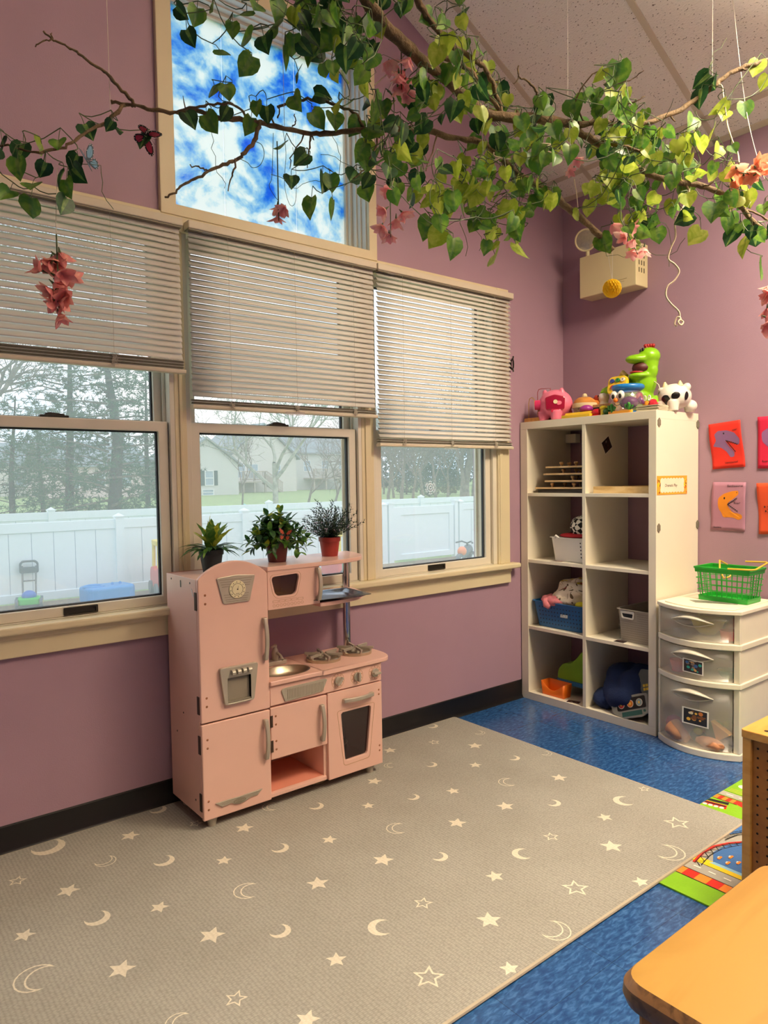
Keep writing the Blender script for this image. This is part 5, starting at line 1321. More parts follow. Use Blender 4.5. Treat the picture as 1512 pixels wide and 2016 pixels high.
for i, (u, v, c) in enumerate(((-.03, .016, '3b4aa0'), (0, .018, '2f8f4a'), (.028, .018, 'ede6d0'), (-.022, -.016, 'c8322a'), (.010, -.018, 'e8862c'), (.034, -.016, '8a6a2a'))):
    b = MB(); b.T = frame_m((dx-.088, -.495, Z+.155), (0, -1, 0), (.25, 0, 1)); b.prism(circ(u, v, .0125, 18, .0105), 'z', .010, .018); b.T = None; b.build('button', K('button_'+c, c, rough=.3), pn, bevel=.002)
for u, v, s_ in ((0, .018, '2'), (-.03, .016, '1'), (.028, .018, '3')):
    text_mesh('numeral', s_, .014, frame_m((dx-.088, -.495, Z+.155), (0, -1, 0), (.25, 0, 1)) @ Matrix.Translation((u, v, .0185)), INK, pn)
b = MB(); b.tube([(dx+.03, -.46, Z+.17), (dx+.0, -.445, Z+.205), (dx-.02, -.475, Z+.222), (dx-.03, -.50, Z+.20)], .011, 10); b.build('collar', mat('pale_yellow_plastic', 'e4d27a', rough=.4), t, smooth=60)
b = MB(); b.tube([(dx, -.62, Z+.17), (dx-.02, -.665, Z+.14), (dx-.03, -.69, Z+.08), (dx-.03, -.68, Z+.03)], .0022, 6); b.build('cord', mat('cream_cord', 'd9d2bc', rough=.7), t)
# fish bowl toy
t = thing('fishbowl_toy', (-.33, -.598, Z), 'toy fish bowl with blue rim and a big eyed purple fish inside', 'toy fish bowl')
BB = mat('bowl_blue', '1f74bd', rough=.3); BC = film('bowl_clear', 'b9a9bb', .28, rough=.06, gloss=.10)
cx_, cy_ = -.305, -.600
b = MB(); b.lathe([(0, .004), (.045, .004), (.062, .014), (.074, .040), (.076, .060), (.070, .085), (.058, .104), (.055, .110)], (cx_, cy_, Z), 36); b.build('bowl', BC, t, smooth=180)
b = MB(); b.lathe([(.056, .104), (.068, .110), (.074, .118), (.074, .128), (.068, .134), (.056, .134), (.050, .124), (.052, .108)], (cx_, cy_, Z), 36); b.build('rim', BB, t, smooth=60)
b = MB(); b.lathe([(.050, 0), (.056, .004), (.056, .010), (0, .012)], (cx_, cy_, Z), 30); b.build('base', BB, t, smooth=40)
b = MB(); b.ball((cx_-.015, cy_-.015, Z+.050), .036, .044, .030, 20); b.tube([(cx_, cy_-.055, Z+.05), (cx_+.01, cy_-.07, Z+.06)], [.014, .022], 10); fi = b.build('fish', mat('purple_fish', '6a2f6e', rough=.35), t, smooth=180)
b = MB(); b.ball((cx_+.02, cy_-.045, Z+.07), .022, .018, .03, 14); b.build('coral', mat('red_coral', 'a8322e', rough=.5), t, smooth=180)
for y_ in (.030, -.006):
    b = MB(); b.ball((cx_-.066, cy_+y_, Z+.083), .013, .018, .022, 18); ey = b.build('eye', mat('eye_white', 'f2efe8', rough=.25), t, smooth=180)
    b = MB(); b.ball((cx_-.078, cy_+y_-.002, Z+.078), .004, .0085, .0115, 14); b.build('pupil', INK, ey, smooth=180)
b = MB(); b.ball((cx_-.082, cy_+.012, Z+.060), .010, .011, .011, 14); b.build('nose', ORG_, t, smooth=180)
b = MB(); b.tube([(cx_-.070, cy_+.028-.006*i, Z+.046-.010*math.sin(PI*i/6)) for i in range(7)], .0015, 6); b.build('mouth', INK, t)
for sgn in (1, -1):
    b = MB(); yy = cy_+sgn*.045
    b.tube([(cx_-.056, yy, Z+.008), (cx_-.064, yy, Z+.04)], .008, 10); b.tube([(cx_-.058, yy, Z+.02), (cx_-.062, yy+.016, Z+.026), (cx_-.062, yy+.018, Z+.040)], .006, 8); b.tube([(cx_-.058, yy, Z+.02), (cx_-.062, yy-.016, Z+.026), (cx_-.062, yy-.018, Z+.034)], .006, 8); b.ball((cx_-.064, yy, Z+.04), .008, n=10)
    b.build('seaweed', mat('seaweed_green', '3f8a35', rough=.4), t, smooth=60)
b = MB(); b.prism(rpoly([(-.365, -.530), (-.372, -.60), (-.372, -.655), (-.36, -.665), (-.352, -.62), (-.352, -.54)], .008, 4), 'z', Z, Z+.012); b.prism(circ(-.361, -.585, .006, 10), 'z', Z+.012, Z+.014, 1)
tag(b.build('orange_ring_toy', [mat('orange_yellow', 'eea22c', rough=.4), BB], bevel=.003), 'flat orange toy piece in front of the fish bowl', 'toy')
b = MB(); b.prism(circ(-.34, -.492, .014, 14), 'z', Z, Z+.03); b.ball((-.34, -.492, Z+.036), .018, .02, .012, 12); tag(b.build('yellow_green_piece', mat('yellow_chip', 'd8c02a', rough=.4), smooth=40), 'yellow toy knob at the bowl\'s far side', 'toy')
for i in range(7):
    b = MB(); b.T = Matrix.Translation((-.318+.003*(i % 3), -.735, Z+.0008+i*.0037)) @ Matrix.Rotation(.03*((i*3) % 4-1.5), 4, 'Z'); b.box(-.040, .045, -.048, .060, 0, .0026); b.T = None
    tag(b.build('flash_card', K('pale_card_edge', 'd9d0b4', rough=.7)), 'pale card in the thin stack lying before the small snail toy', 'card', 'cards stacked between fish bowl and cow')
t = thing('snail_toy', (-.25, -.665, Z), 'little orange snail toy with white stalk eyes on the shelf top', 'toy')
b = MB(); b.lathe([(.012, 0), (.030, .0), (.028, .04), (.02, .055), (0, .058)], (-.245, -.672, Z), 18); b.build('body', mat('amber_plastic', 'd88f2a', rough=.4), t, smooth=60)
for y_ in (-.662, -.684): b = MB(); b.torus((-.262, y_, Z+.068), .006, .003, 'x', 14, 6, ry=.012); b.build('stalk_eye', WP, t, smooth=60)
b = MB(); blob(b, (-.255, -.700, Z+.030), .024, .018, .030, 41, .25, 3); tag(b.build('red_plush', bpy.data.materials['red_plush'], smooth=180), 'crimson plush toy tucked between the dinosaur and the cow', 'toy')
# cow
t = thing('toy_cow', (-.17, -.745, Z), 'white toy cow with black patches and cream horns at shelf end', 'toy cow')
CWt = mat('cow_white', 'ece6da', rough=.28, var=.01); b = MB(); cc = Vector((-.165, -.755, Z+.073))
b.ball(cc, .078, .072, .060, 28)
for (x, y_) in ((-.215, -.720), (-.215, -.775), (-.12, -.72), (-.10, -.79)): b.tube([(x, y_, Z+.05), (x, y_-.002, Z+.002)], [.026, .022], 14)
b.ball((-.205, -.712, Z+.105), .016, .020, .013, 12); b.ball((-.16, -.812, Z+.112), .018, .018, .020, 12); b.ball((-.10, -.80, Z+.03), .035, .025, .028, 14)
fuse(b.build('body', CWt, t))
def spot(c, r1, r2, lab='patch', sd=0):
    d = (Vector(c)-cc); n = Vector((d.x/.078**2, d.y/.072**2, d.z/.060**2)).normalized(); ux = Vector((0, 0, 1)).cross(n).normalized(); uy_ = n.cross(ux)
    vs = []; rn = random.Random(sd); rings = 4; N = 18
    off = [rn.uniform(.75, 1.15) for _ in range(6)]
    def proj(u, v):
        p = Vector(c)+ux*u+uy_*v; q = p-cc; s_ = math.sqrt((q.x/.078)**2+(q.y/.072)**2+(q.z/.060)**2); return cc+q/s_*1.02
    vs.append(proj(0, 0))
    for k_ in range(1, rings+1):
        for i in range(N):
            a = 2*PI*i/N; w_ = off[int(a/(2*PI)*6) % 6]*(1-(a*6/(2*PI)) % 1)+off[(int(a/(2*PI)*6)+1) % 6]*((a*6/(2*PI)) % 1)
            vs.append(proj(r1*w_*k_/rings*math.cos(a), r2*w_*k_/rings*math.sin(a)))
    fs = [(0, 1+i, 1+(i+1) % N) for i in range(N)]
    for k_ in range(rings-1):
        for i in range(N): o0 = 1+k_*N; fs.append((o0+i, o0+(i+1) % N, o0+N+(i+1) % N, o0+N+i))
    b = MB(); b.add(vs, fs); b.build(lab, K('cow_black', '0f0d0d', rough=.3), t, smooth=180, weld=False)
def on(px, py):
    d = (_f+_r*((px-756)/FPX)-_u*((py-1008)/FPX)); o = CAM-cc
    A = (d.x/.078)**2+(d.y/.072)**2+(d.z/.06)**2; B_ = 2*(o.x*d.x/.078**2+o.y*d.y/.072**2+o.z*d.z/.06**2); Cc = (o.x/.078)**2+(o.y/.072)**2+(o.z/.06)**2-1
    disc = B_*B_-4*A*Cc
    s_ = (-B_-math.sqrt(max(disc, 0)))/(2*A); return CAM+d*s_
spot(on(1311, 789), .026, .027, sd=1); spot(on(1329, 778), .020, .016, sd=2); spot(on(1352, 779), .012, .022, sd=3); spot(on(1298, 772), .014, .018, sd=4)
for (y_, x) in ((-.722, -.19), (-.79, -.18)): b = MB(); b.tube([(x, y_, Z+.120), (x-.004, y_, Z+.142)], [.014, .004], 12); b.build('horn', mat('cow_horn', 'e8d9a0', rough=.4) if 'cow_horn' not in bpy.data.materials else bpy.data.materials['cow_horn'], t, smooth=60)
# ------------------------------------------------------------------ three drawer cart
CART = mat('white_cart_plastic', 'efe7d2', rough=.4, var=.02)
DRAWER = film('frosted_drawer', 'f6f1e6', .27, rough=.25, gloss=.05, transl=.4)
DBIN = film('frosted_bin', 'f6f1e6', .07, rough=.3, gloss=.02, transl=.5)
LID = film('frosted_lid', 'efe8d4', .9, rough=.25, gloss=.06, transl=.3)
dc_ = thing('drawer_cart', (-.22, -.985, 0), 'white three drawer plastic cart with frosted bowed drawers beside the cubby shelf', 'drawer unit')
DY0, DY1, DXB, DXF = -1.168, -.803, -.035, -.385
yc_, hw_ = (DY0+DY1)/2, (DY1-DY0)/2
def bow0(y, amp=.072, off=0): return DXF-off-amp*(1-((y-yc_)/hw_)**2)
def bowed(inset, off=0, amp=.072, n=20):
    """outline of a shelf-like slab with the bowed front"""
    ys = [DY0+inset+(DY1-DY0-2*inset)*i/n for i in range(n+1)]
    return [(bow0(y, amp, off), y) for y in ys]+[(DXB-inset*.2, DY1-inset), (DXB-inset*.2, DY0+inset)]
levels = [(.0, .030), (.298, .322), (.458, .484)]
for z0, z1 in levels:
    b = MB(); b.prism(bowed(0, .002), 'z', z0, z1); b.build('frame_shelf', CART, dc_, bevel=.004, seg=2)
b = MB(); b.prism(bowed(-.003, .008), 'z', .606, .622); b.prism(bowed(.030, -.022), 'z', .622, .627); b.build('lid', CART, dc_, bevel=.004, seg=3)
for z0, z1 in ((.030, .298), (.322, .458), (.484, .606)):
    for y0, y1 in ((DY0+.004, DY0+.030), (DY1-.012, DY1-.002)):
        b = MB(); b.box(DXF-.004, DXF+.02, y0, y1, z0, z1); b.build('corner_post', CART, dc_, bevel=.003)
    for y0, y1 in ((DY0+.006, DY0+.010), (DY1-.010, DY1-.006)):
        b = MB(); b.box(DXF+.02, DXB, y0, y1, z0, z1); b.build('side_panel', CART, dc_)
    b = MB(); b.box(DXB-.004, DXB, DY0+.01, DY1-.01, z0, z1); b.build('back_panel', CART, dc_)
    # drawer: bowed frosted front with a moulded scoop handle
    n = 22; ys = [DY0+.032+(DY1-.014-DY0-.032)*i/n for i in range(n+1)]
    g = .004
    hwd = (ys[-1]-ys[0])/2; ycd = (ys[-1]+ys[0])/2
    def bow(y, amp=.068, off=0): return DXF-.006-off-(amp-.006)*(1-((y-ycd)/hwd)**2)
    b = MB(); vs = [(bow(y, .068), y, z0+g) for y in ys]+[(bow(y, .068), y, z1-g) for y in ys]; N = n+1
    fs = [(i, i+1, N+i+1, N+i) for i in range(n)]
    b.add(vs, fs); dr = b.build('drawer', DRAWER, dc_, smooth=60, solid=.002)
    b = MB(); y0, y1 = ys[0], ys[-1]; xb = DXB-.02
    for a, c in (((DXF+.0, y0), (xb, y0)), ((DXF, y1), (xb, y1)), ((xb, y0), (xb, y1))):
        b.add([(*a, z0+g), (*c, z0+g), (*c, z0+(z1-z0)*.62), (*a, z0+(z1-z0)*.62)], [(0, 1, 2, 3)])
    b.add([(bow(y, .064), y, z0+g+.001) for y in ys]+[(xb, y1, z0+g+.001), (xb, y0, z0+g+.001)], [tuple(range(n+3))]); b.build('drawer_bin', DBIN, dr, smooth=30)
    zc = z1-.052 if z1 < .3 else z1-.046
    ym = yc_+.0
    up = [(ym+.090-.180*i/16, zc+.020*math.sin(PI*i/16)+.003) for i in range(17)]; dn = [(ym+.090-.180*i/16, zc-.018*math.sin(PI*i/16)+.003) for i in range(17)]
    b = MB()
    pu = [Vector((bow(y, .068)-.004-.014*math.sin(PI*i/16), y, z)) for i, (y, z) in enumerate(up)]
    pi_ = [Vector((bow(y, .068)-.001, y, z+.010*math.sin(PI*i/16))) for i, (y, z) in enumerate(up)]
    b.add(pu+pi_, [(i, i+1, 18+i, 17+i) for i in range(16)])
    b.tube(pu, [.0015+.002*math.sin(PI*i/16) for i in range(17)], 6)
    b.tube([Vector((bow(y, .068)-.002, y, z)) for y, z in dn], .0016, 6)
    b.build('handle', mat('frosted_grip', 'cfc9ba', rough=.35) if 'frosted_grip' not in bpy.data.materials else bpy.data.materials['frosted_grip'], dr, smooth=60, solid=.0015)
b = MB(); b.prism(rpoly([(-.34, -.95), (-.30, -.90), (-.23, -1.05), (-.27, -1.10)], .004, 3), 'z', .6275, .6281); tag(b.build('dark_flyer', mat('flyer_grey', '6f6f62', rough=.5, var=.5, scale=50)), 'grey printed flyer lying under the green basket on the cart', 'flyer')
# things in the drawers
def food(nm, c, b, lab, cat='toy food', sm=60): return tag(b.build(nm, K('toy_'+c, c, rough=.5), smooth=sm), lab, cat)
b = MB(); b.lathe([(0, .490), (.03, .490), (.055, .515), (.068, .550), (.074, .552), (.074, .556), (.064, .554), (.050, .517), (.028, .494), (0, .494)], (-.30, -.985, 0), 28)
col = tag(b.build('toy_colander', mat('colander_yellow', 'd9cf2a', rough=.4), smooth=50), 'yellow toy colander behind the top frosted drawer front', 'colander')
b = MB(); b.lathe([(0, .490), (.030, .490), (.036, .53), (.033, .531), (.028, .494), (0, .494)], (-.35, -1.10, 0), 24); tag(b.build('toy_cup', mat('red_pink_cup', 'd83c52', rough=.4), smooth=50), 'red toy cup behind the top frosted drawer', 'cup')
b = MB(); blob(b, (-.22, -1.08, .525), .06, .05, .035, 50, .1); tag(b.build('toy_bowl', mat('pink_bowl', 'e2949a', rough=.5), smooth=180), 'pale pink toy bowl at the back of the top drawer', 'bowl')
b = MB(); b.lathe([(0, 0), (.024, 0), (.036, .05), (.033, .05), (.022, .004), (0, .004)], (-.39, -.90, .328), 24); tag(b.build('toy_cup', bpy.data.materials['red_pink_cup'], smooth=50), 'pink red toy cup behind the middle frosted drawer', 'cup')
b = MB(); b.lathe([(0, 0), (.03, 0), (.045, .03), (.042, .03), (.028, .004), (0, .004)], (-.33, -1.09, .328), 24); tag(b.build('toy_bowl', mat('teal_bowl', '3f8f86', rough=.4), smooth=50), 'teal toy bowl behind the middle frosted drawer', 'bowl')
b = MB(); b.tube([(-.41, -.885, .085), (-.425, -.925, .065), (-.43, -.965, .052)], [.038, .033, .018], 18); food('toy_cone', 'd8a07a', b, 'tan toy ice cream cone lying in the bottom drawer')
b = MB(); b.ball((-.37, -.870, .085), .035, n=16); food('toy_onion', 'b02a5c', b, 'magenta round toy vegetable at the bottom drawer\'s far end')
b = MB(); b.ball((-.38, -.985, .060), .03, .035, .024, 14); food('toy_pepper', '2f6a3c', b, 'dark green toy vegetable low in the bottom drawer')
b = MB(); b.ball((-.40, -.995, .088), .016, .02, .015, 12); food('toy_lime', 'a8b04a', b, 'small yellow green toy fruit in the bottom drawer')
b = MB(); b.ball((-.35, -1.045, .090), .03, .04, .05, 16, R=Matrix.Rotation(.5, 3, 'X')); food('toy_cucumber', '4f8a4c', b, 'green toy cucumber leaning in the bottom drawer')
b = MB(); b.prism([(-1.05, .145), (-1.13, .105), (-1.075, .065)], 'x', -.40, -.37); food('toy_cheese', 'd9a86a', b, 'tan toy cheese wedge near the bottom drawer\'s near end', sm=20)
b = MB(); blob(b, (-.41, -1.05, .055), .025, .055, .022, 60, .3, 3); food('toy_bread', 'c88a62', b, 'brown toy bread piece on the bottom drawer\'s floor')
b = MB(); blob(b, (-.37, -1.11, .062), .03, .032, .03, 61, .25, 3); food('toy_plum', '54505c', b, 'dark toy plum in the near corner of the bottom drawer')
bx = lambda y: bow(y, .068)-.0025
yA, yB_ = -.955, -1.043; photo_card((bx(-1.0), -1.0, .376), (bx(-1.04)-bx(-.96), -.08, -.006), (0, -.006, 1), .086, .058, 'photo print of colourful toy cups taped on the middle drawer', ['2a2430', 'e8c832', '2fa79a', '3a6ab0', '8a7a72', 'd8a060'], 'f2eee4')
photo_card((bx(-1.01), -1.01, .163), (bx(-1.06)-bx(-.96), -.10, -.005), (0, -.006, 1), .108, .070, 'photo print of assorted toy food taped on the bottom drawer', ['1f2128', 'e8b84a', 'd89a4a', 'c8763a', 'e8d8b0', '7a4a2a'], 'f2eee4')
# green shopping basket
gb = thing('shopping_basket', (-.21, -1.015, .6285), 'green plastic toy shopping basket with yellow handles on the drawer cart', 'basket')
GB_ = mat('grass_green_plastic', '1f9a2c', rough=.35, var=.03); YH = mat('yellow_handle', 'e3b53a', rough=.35)
bx0, bx1, by0, by1, zb_, zt_ = -.268, -.110, -1.142, -.905, .6285, .772
fl_ = .014
def lvl(t): 
    f = fl_*(1-t); return (bx0+f, bx1-f, by0+f, by1-f, zb_+(zt_-zb_)*t)
b = MB()
for t0, t1 in ((0, .14), (.86, 1.0)):
    A = lvl(t0); B_ = lvl(t1); lo = rpoly(rect(*A[:4]), .008, 3); hi = rpoly(rect(*B_[:4]), .008, 3); n = len(lo)
    b.add([(*p, A[4]) for p in lo]+[(*p, B_[4]) for p in hi], [(i, (i+1) % n, n+(i+1) % n, n+i) for i in range(n)])
A = lvl(.02); b.add([(*p, A[4]) for p in rect(*A[:4])], [(0, 1, 2, 3)])
gbo = b.build('basket_body', GB_, gb, solid=.003)
b = MB()
for t in (.32, .50, .68):
    A = lvl(t); pts = [(*p, A[4]) for p in rpoly(rect(*A[:4]), .008, 3)]; b.tube(pts, .0018, 6, closed=True)
A, B_ = lvl(.1), lvl(.9)
for i in range(1, 10):
    t = i/10
    for q in (0, 1): b.tube([(A[q], A[2]+(A[3]-A[2])*t, A[4]), (B_[q], B_[2]+(B_[3]-B_[2])*t, B_[4])], .0018, 6)
for i in range(1, 6):
    t = i/6
    for q in (2, 3): b.tube([(A[0]+(A[1]-A[0])*t, A[q], A[4]), (B_[0]+(B_[1]-B_[0])*t, B_[q], B_[4])], .0018, 6)
b.build('lattice', GB_, gb, smooth=60)
b = MB(); rim = rpoly(rect(bx0-.004, bx1+.004, by0-.004, by1+.004), .010, 4); rin = rpoly(rect(bx0+.003, bx1-.003, by0+.003, by1-.003), .008, 4)
b.ring(rim, rin, 'z', zt_-.004, zt_+.004); b.build('rim', GB_, gb, bevel=.001)
b = MB(); b.tube([(bx0-.002, -1.055, zt_+.004), (bx0-.004, -1.158, zt_+.008), (bx0+.01, -1.166, zt_+.010), (bx1-.04, -1.166, zt_+.028), (bx1-.03, -1.155, zt_+.030), (bx1-.03, -1.07, zt_+.026)], .0038, 8); b.build('handle', YH, gb, smooth=60)
b = MB(); b.tube([(bx1-.02, -.985, zt_+.006), (bx0+.06, -.990, zt_+.030), (bx0+.02, -1.01, zt_-.006), (bx0+.015, -1.03, zt_-.04), (bx0+.03, -1.048, zt_-.034), (bx0+.05, -1.05, zt_-.018)], .0038, 8); b.build('handle', YH, gb, smooth=60)
# ------------------------------------------------------------------ children's pictures on the right wall
def paper(nm, quad, base, shapes, texts, label, curl=.006, seed=0):
    """quad: (y, z) of the four corners, top left first; everything drawn on it follows the same gentle curl"""
    root = thing(nm, (-.003, quad[0][0], quad[2][1]), label, 'children\'s picture', 'dinosaur pictures on the right hand wall')
    rn = random.Random(seed)
    a1, a2 = rn.uniform(0, 6), rn.uniform(0, 6)
    def P(u, v, lift=0):
        (y0, z0), (y1, z1), (y2, z2), (y3, z3) = quad
        y = (y0*(1-u)+y1*u)*(1-v)+(y3*(1-u)+y2*u)*v; z = (z0*(1-u)+z1*u)*(1-v)+(z3*(1-u)+z2*u)*v
        c = curl*(.5+.5*math.sin(v*5.5+a1)*(.4+abs(u-.5)))+curl*.8*abs(2*u-1)**2*(.5+.5*math.sin(v*7+a2))
        return (-.0015-c-lift, y, z)
    b = MB(); n = 12
    b.add([P(i/n, j/n) for j in range(n+1) for i in range(n+1)], [(j*(n+1)+i, j*(n+1)+i+1, (j+1)*(n+1)+i+1, (j+1)*(n+1)+i) for j in range(n) for i in range(n)])
    b.build('paper', K('paper_'+base, base, rough=.8, var=.05), root, smooth=180, solid=.0005)
    for q, (nm2, col, pts, rr) in enumerate(shapes):
        pp = rpoly(pts, rr, 4) if rr else pts
        b = MB()
        # fan of small triangles from many inner rings keeps the shape on the curled sheet
        bm = bmesh.new(); vv = [bm.verts.new((u, v, 0)) for u, v in pp]; bm.faces.new(vv); bm.normal_update()
        bmesh.ops.triangulate(bm, faces=bm.faces[:], ngon_method='EAR_CLIP'); bmesh.ops.subdivide_edges(bm, edges=bm.edges[:], cuts=2, use_grid_fill=True)
        bm.verts.index_update()
        b.add([P(v.co.x, v.co.y, .0007+.0002*q) for v in bm.verts], [tuple(v.index for v in f.verts) for f in bm.faces]); bm.free()
        b.build(nm2, K('paint_'+col, col, rough=.8), root, smooth=180)
    for s_, size, u, v, ang in texts:
        o = Vector(P(u, v, .0016)); ux = Vector(P(u+.05, v, .0016))-Vector(P(u-.05, v, .0016)); uy = Vector(P(u, v-.05, .0016))-Vector(P(u, v+.05, .0016))
        ux.normalize(); uy = (uy-ux*uy.dot(ux)).normalized()
        text_mesh('lettering', s_, size, frame_m(o, ux, uy) @ Matrix.Rotation(ang, 4, 'Z'), INK, root, .0001, .1)
    return root
def teeth(p, q, n, h):
    out = []
    d = Vector((q[0]-p[0], q[1]-p[1])); nn = Vector((-d.y, d.x)).normalized()*h
    for i in range(n):
        a = Vector(p)+d*(i/n); c = Vector(p)+d*((i+.5)/n)+nn; e = Vector(p)+d*((i+1)/n)
        for s0, s1 in ((a, c), (c, e)):
            w_ = (s1-s0).normalized(); w_ = Vector((-w_.y, w_.x))*.008; out.append([tuple(s0-w_), tuple(s0+w_), tuple(s1+w_), tuple(s1-w_)])
    return out
paper('dinosaur_picture', [(-.835, 1.414), (-.982, 1.426), (-1.006, 1.212), (-.856, 1.204)], 'd42a1a',
      [('dinosaur_print', '7d5a86', [(.16, .24), (.28, .17), (.55, .18), (.78, .25), (.93, .40), (.90, .50), (.84, .52), (.66, .43), (.47, .40), (.58, .53), (.72, .66), (.70, .76), (.58, .77), (.48, .64), (.32, .54), (.08, .50), (.20, .38)], .035),
       ('eye_dot', '120d0c', circ(.45, .24, .022, 10), 0)]+[('tooth_line', '120d0c', t, 0) for t in teeth((.50, .39), (.85, .50), 6, .02)]+[('mouth_line', '120d0c', [(.49, .40), (.51, .39), (.77, .66), (.75, .67)], 0)],
      [('roar', .013, .80, .19, .1), ('Liamsaurus!', .0125, .60, .875, .03)], 'red paper with purple dinosaur head print and open mouth, top picture beside shelf', .007, 1)
paper('dinosaur_picture', [(-.856, 1.144), (-1.009, 1.142), (-1.004, .916), (-.846, .920)], 'a9788f',
      [('dinosaur_print', 'd98416', [(.20, .33), (.35, .24), (.60, .18), (.78, .17), (.80, .24), (.68, .32), (.52, .40), (.46, .46), (.54, .54), (.64, .62), (.78, .63), (.90, .66), (.92, .72), (.82, .77), (.66, .72), (.52, .72), (.36, .73), (.30, .62), (.22, .56), (.19, .45)], .05),
       ('eye_dot', '120d0c', circ(.38, .33, .025, 10), 0), ('nostril_dot', '120d0c', circ(.74, .21, .012, 8), 0)]+[('tooth_line', '120d0c', t, 0) for t in teeth((.48, .44), (.76, .31), 7, .03)+teeth((.48, .47), (.80, .61), 7, -.03)],
      [('Samhisaurus', .0145, .68, .075, .02), ('Roar!', .0135, .76, .425, 0), ('Samhita', .012, .20, .94, .02)], 'lilac paper with orange dinosaur head print, lower picture beside the shelf', .005, 2)
paper('dinosaur_picture', [(-1.058, 1.432), (-1.21, 1.434), (-1.212, 1.20), (-1.060, 1.203)], 'cc1440',
      [('dinosaur_print', '8a5a8c', [(.10, .30), (.30, .22), (.7, .2), (.8, .4), (.5, .5), (.75, .62), (.6, .75), (.3, .6), (.12, .48)], .06)],
      [('Roar', .013, .2, .86, 0)], 'crimson pink paper with purple print at the photo\'s right edge, upper row', .005, 3)
paper('dinosaur_picture', [(-1.056, 1.138), (-1.21, 1.14), (-1.222, .914), (-1.068, .910)], 'cf4a22',
      [('spot_print', '3a1414', circ(.30+.03*math.cos(i*2.4)*i*.35, .52+.03*math.sin(i*2.4)*i*.3, .010+.012*(i % 3 == 0), 8), 0) for i in range(14)],
      [], 'orange red paper dotted with dark spots at the right edge, lower row', .005, 4)
# ------------------------------------------------------------------ emergency light on the right wall
BEIGE = mat('beige_enamel', 'd8cba0', rough=.45, var=.02)
el = thing('emergency_light', (0, -.355, 2.115), 'beige emergency light box with two round lamp heads high on the right wall', 'emergency light')
b = MB(); b.box(-.108, -.001, -.520, -.190, 2.118, 2.330); b.build('housing', BEIGE, el, bevel=.004)
b = MB()
for c_ in range(3):
    for r_ in range(3): b.box(-.085+c_*.022, -.077+c_*.022, -.5208, -.5195, 2.185+r_*.036, 2.208+r_*.036)
b.build('vent_slot', mat('vent_dark', '5d543c', rough=.8), el, weld=False)
b = MB(); b.box(-.1086, -.1075, -.47, -.40, 2.160, 2.163); b.box(-.1086, -.1075, -.455, -.415, 2.150, 2.1515); b.build('housing_mark', mat('beige_shadow_line', 'a8996c', rough=.5), el)
LENS = mat('ribbed_lens', 'b9ad9c', rough=.12, metal=.5, var=.1, scale=80)
for y_ in (-.225, -.498):
    b = MB(); hc = Vector((-.10, y_, 2.415))
    d = Vector((-.75, -.45 if y_ > -.3 else -.2, -.25)).normalized(); R = d.to_track_quat('Z', 'Y').to_matrix()
    prof = [(0, -.040), (.022, -.038), (.046, -.018), (.055, .004), (.057, .012), (.053, .014), (.048, .010)]
    vs0 = len(b.v); b.lathe(prof, (0, 0, 0), 32)
    b.v = [hc+R @ v for v in b.v]; hd = b.build('lamp_head', BEIGE, el, smooth=50)
    b = MB(); b.lathe([(.050, .010), (.035, .014), (0, .016)], (0, 0, 0), 32); b.v = [hc+R @ v for v in b.v]; b.build('lens', LENS, hd, smooth=180)
    b = MB(); b.cyl((-.085, y_, 2.330), (-.085, y_, 2.375), .010, n=12); b.build('swivel', BEIGE, el, smooth=40)
# ------------------------------------------------------------------ hanging branch
BARK = mat('grey_brown_bark', '6a563c', rough=.85, var=.35, scale=40, bump=.6, bscale=90)
br = thing('tree_branch', at(1040, 240, 2.1), 'long bare forked tree branch hung under the raked ceiling across the room', 'branch')
def limb(pts, r0, r1, name='limb', par=None, tw=0, seed=0):
    """a bent, knotty length of wood through the given places"""
    rn = random.Random(seed or len(pts)*7+int(pts[0][0]))
    P = [at(*p) for p in pts]
    # Catmull-Rom
    out = []
    for i in range(len(P)-1):
        a, b_, c, d = P[max(i-1, 0)], P[i], P[i+1], P[min(i+2, len(P)-1)]
        for k in range(4):
            t = k/4; out.append(.5*((2*b_)+(-a+c)*t+(2*a-5*b_+4*c-d)*t*t+(-a+3*b_-3*c+d)*t**3))
    out.append(P[-1]); n = len(out)
    out = [p+Vector((rn.gauss(0, 1), rn.gauss(0, 1), rn.gauss(0, 1)))*.0016 for p in out]
    rr = [(r0+(r1-r0)*i/(n-1))*(1+.10*rn.gauss(0, 1)) for i in range(n)]
    b = MB(); b.tube(out, rr, 9)
    for q in range(tw):     # short snags
        i = rn.randrange(2, n-1); d = Vector((rn.gauss(0, 1), rn.gauss(0, 1), rn.gauss(0, 1))).normalized(); b.tube([out[i], out[i]+d*.02, out[i]+d*.032+Vector((0, 0, .005))], [rr[i]*.45, rr[i]*.35, .0008], 6)
    return b.build(name, BARK, par or br, smooth=60, weld=False)
limb([(690, -40, 1.75), (745, 32, 1.8), (790, 82, 1.85), (830, 119, 1.9), (878, 155, 1.95), (925, 200, 2.0), (953, 220, 2.05), (986, 229, 2.07), (1059, 233, 2.1), (1123, 244, 2.13), (1138, 260, 2.14), (1181, 284, 2.15), (1209, 312, 2.15), (1264, 336, 2.17), (1325, 357, 2.2), (1371, 364, 2.22), (1417, 379, 2.25), (1462, 412, 2.3), (1487, 443, 2.3), (1530, 465, 2.3)], .0175, .007, tw=4)
limb([(832, 118, 1.9), (872, 112, 1.92), (905, 125, 1.95), (932, 147, 1.97), (955, 180, 2.0), (978, 208, 2.05), (990, 228, 2.07)], .0085, .0055)
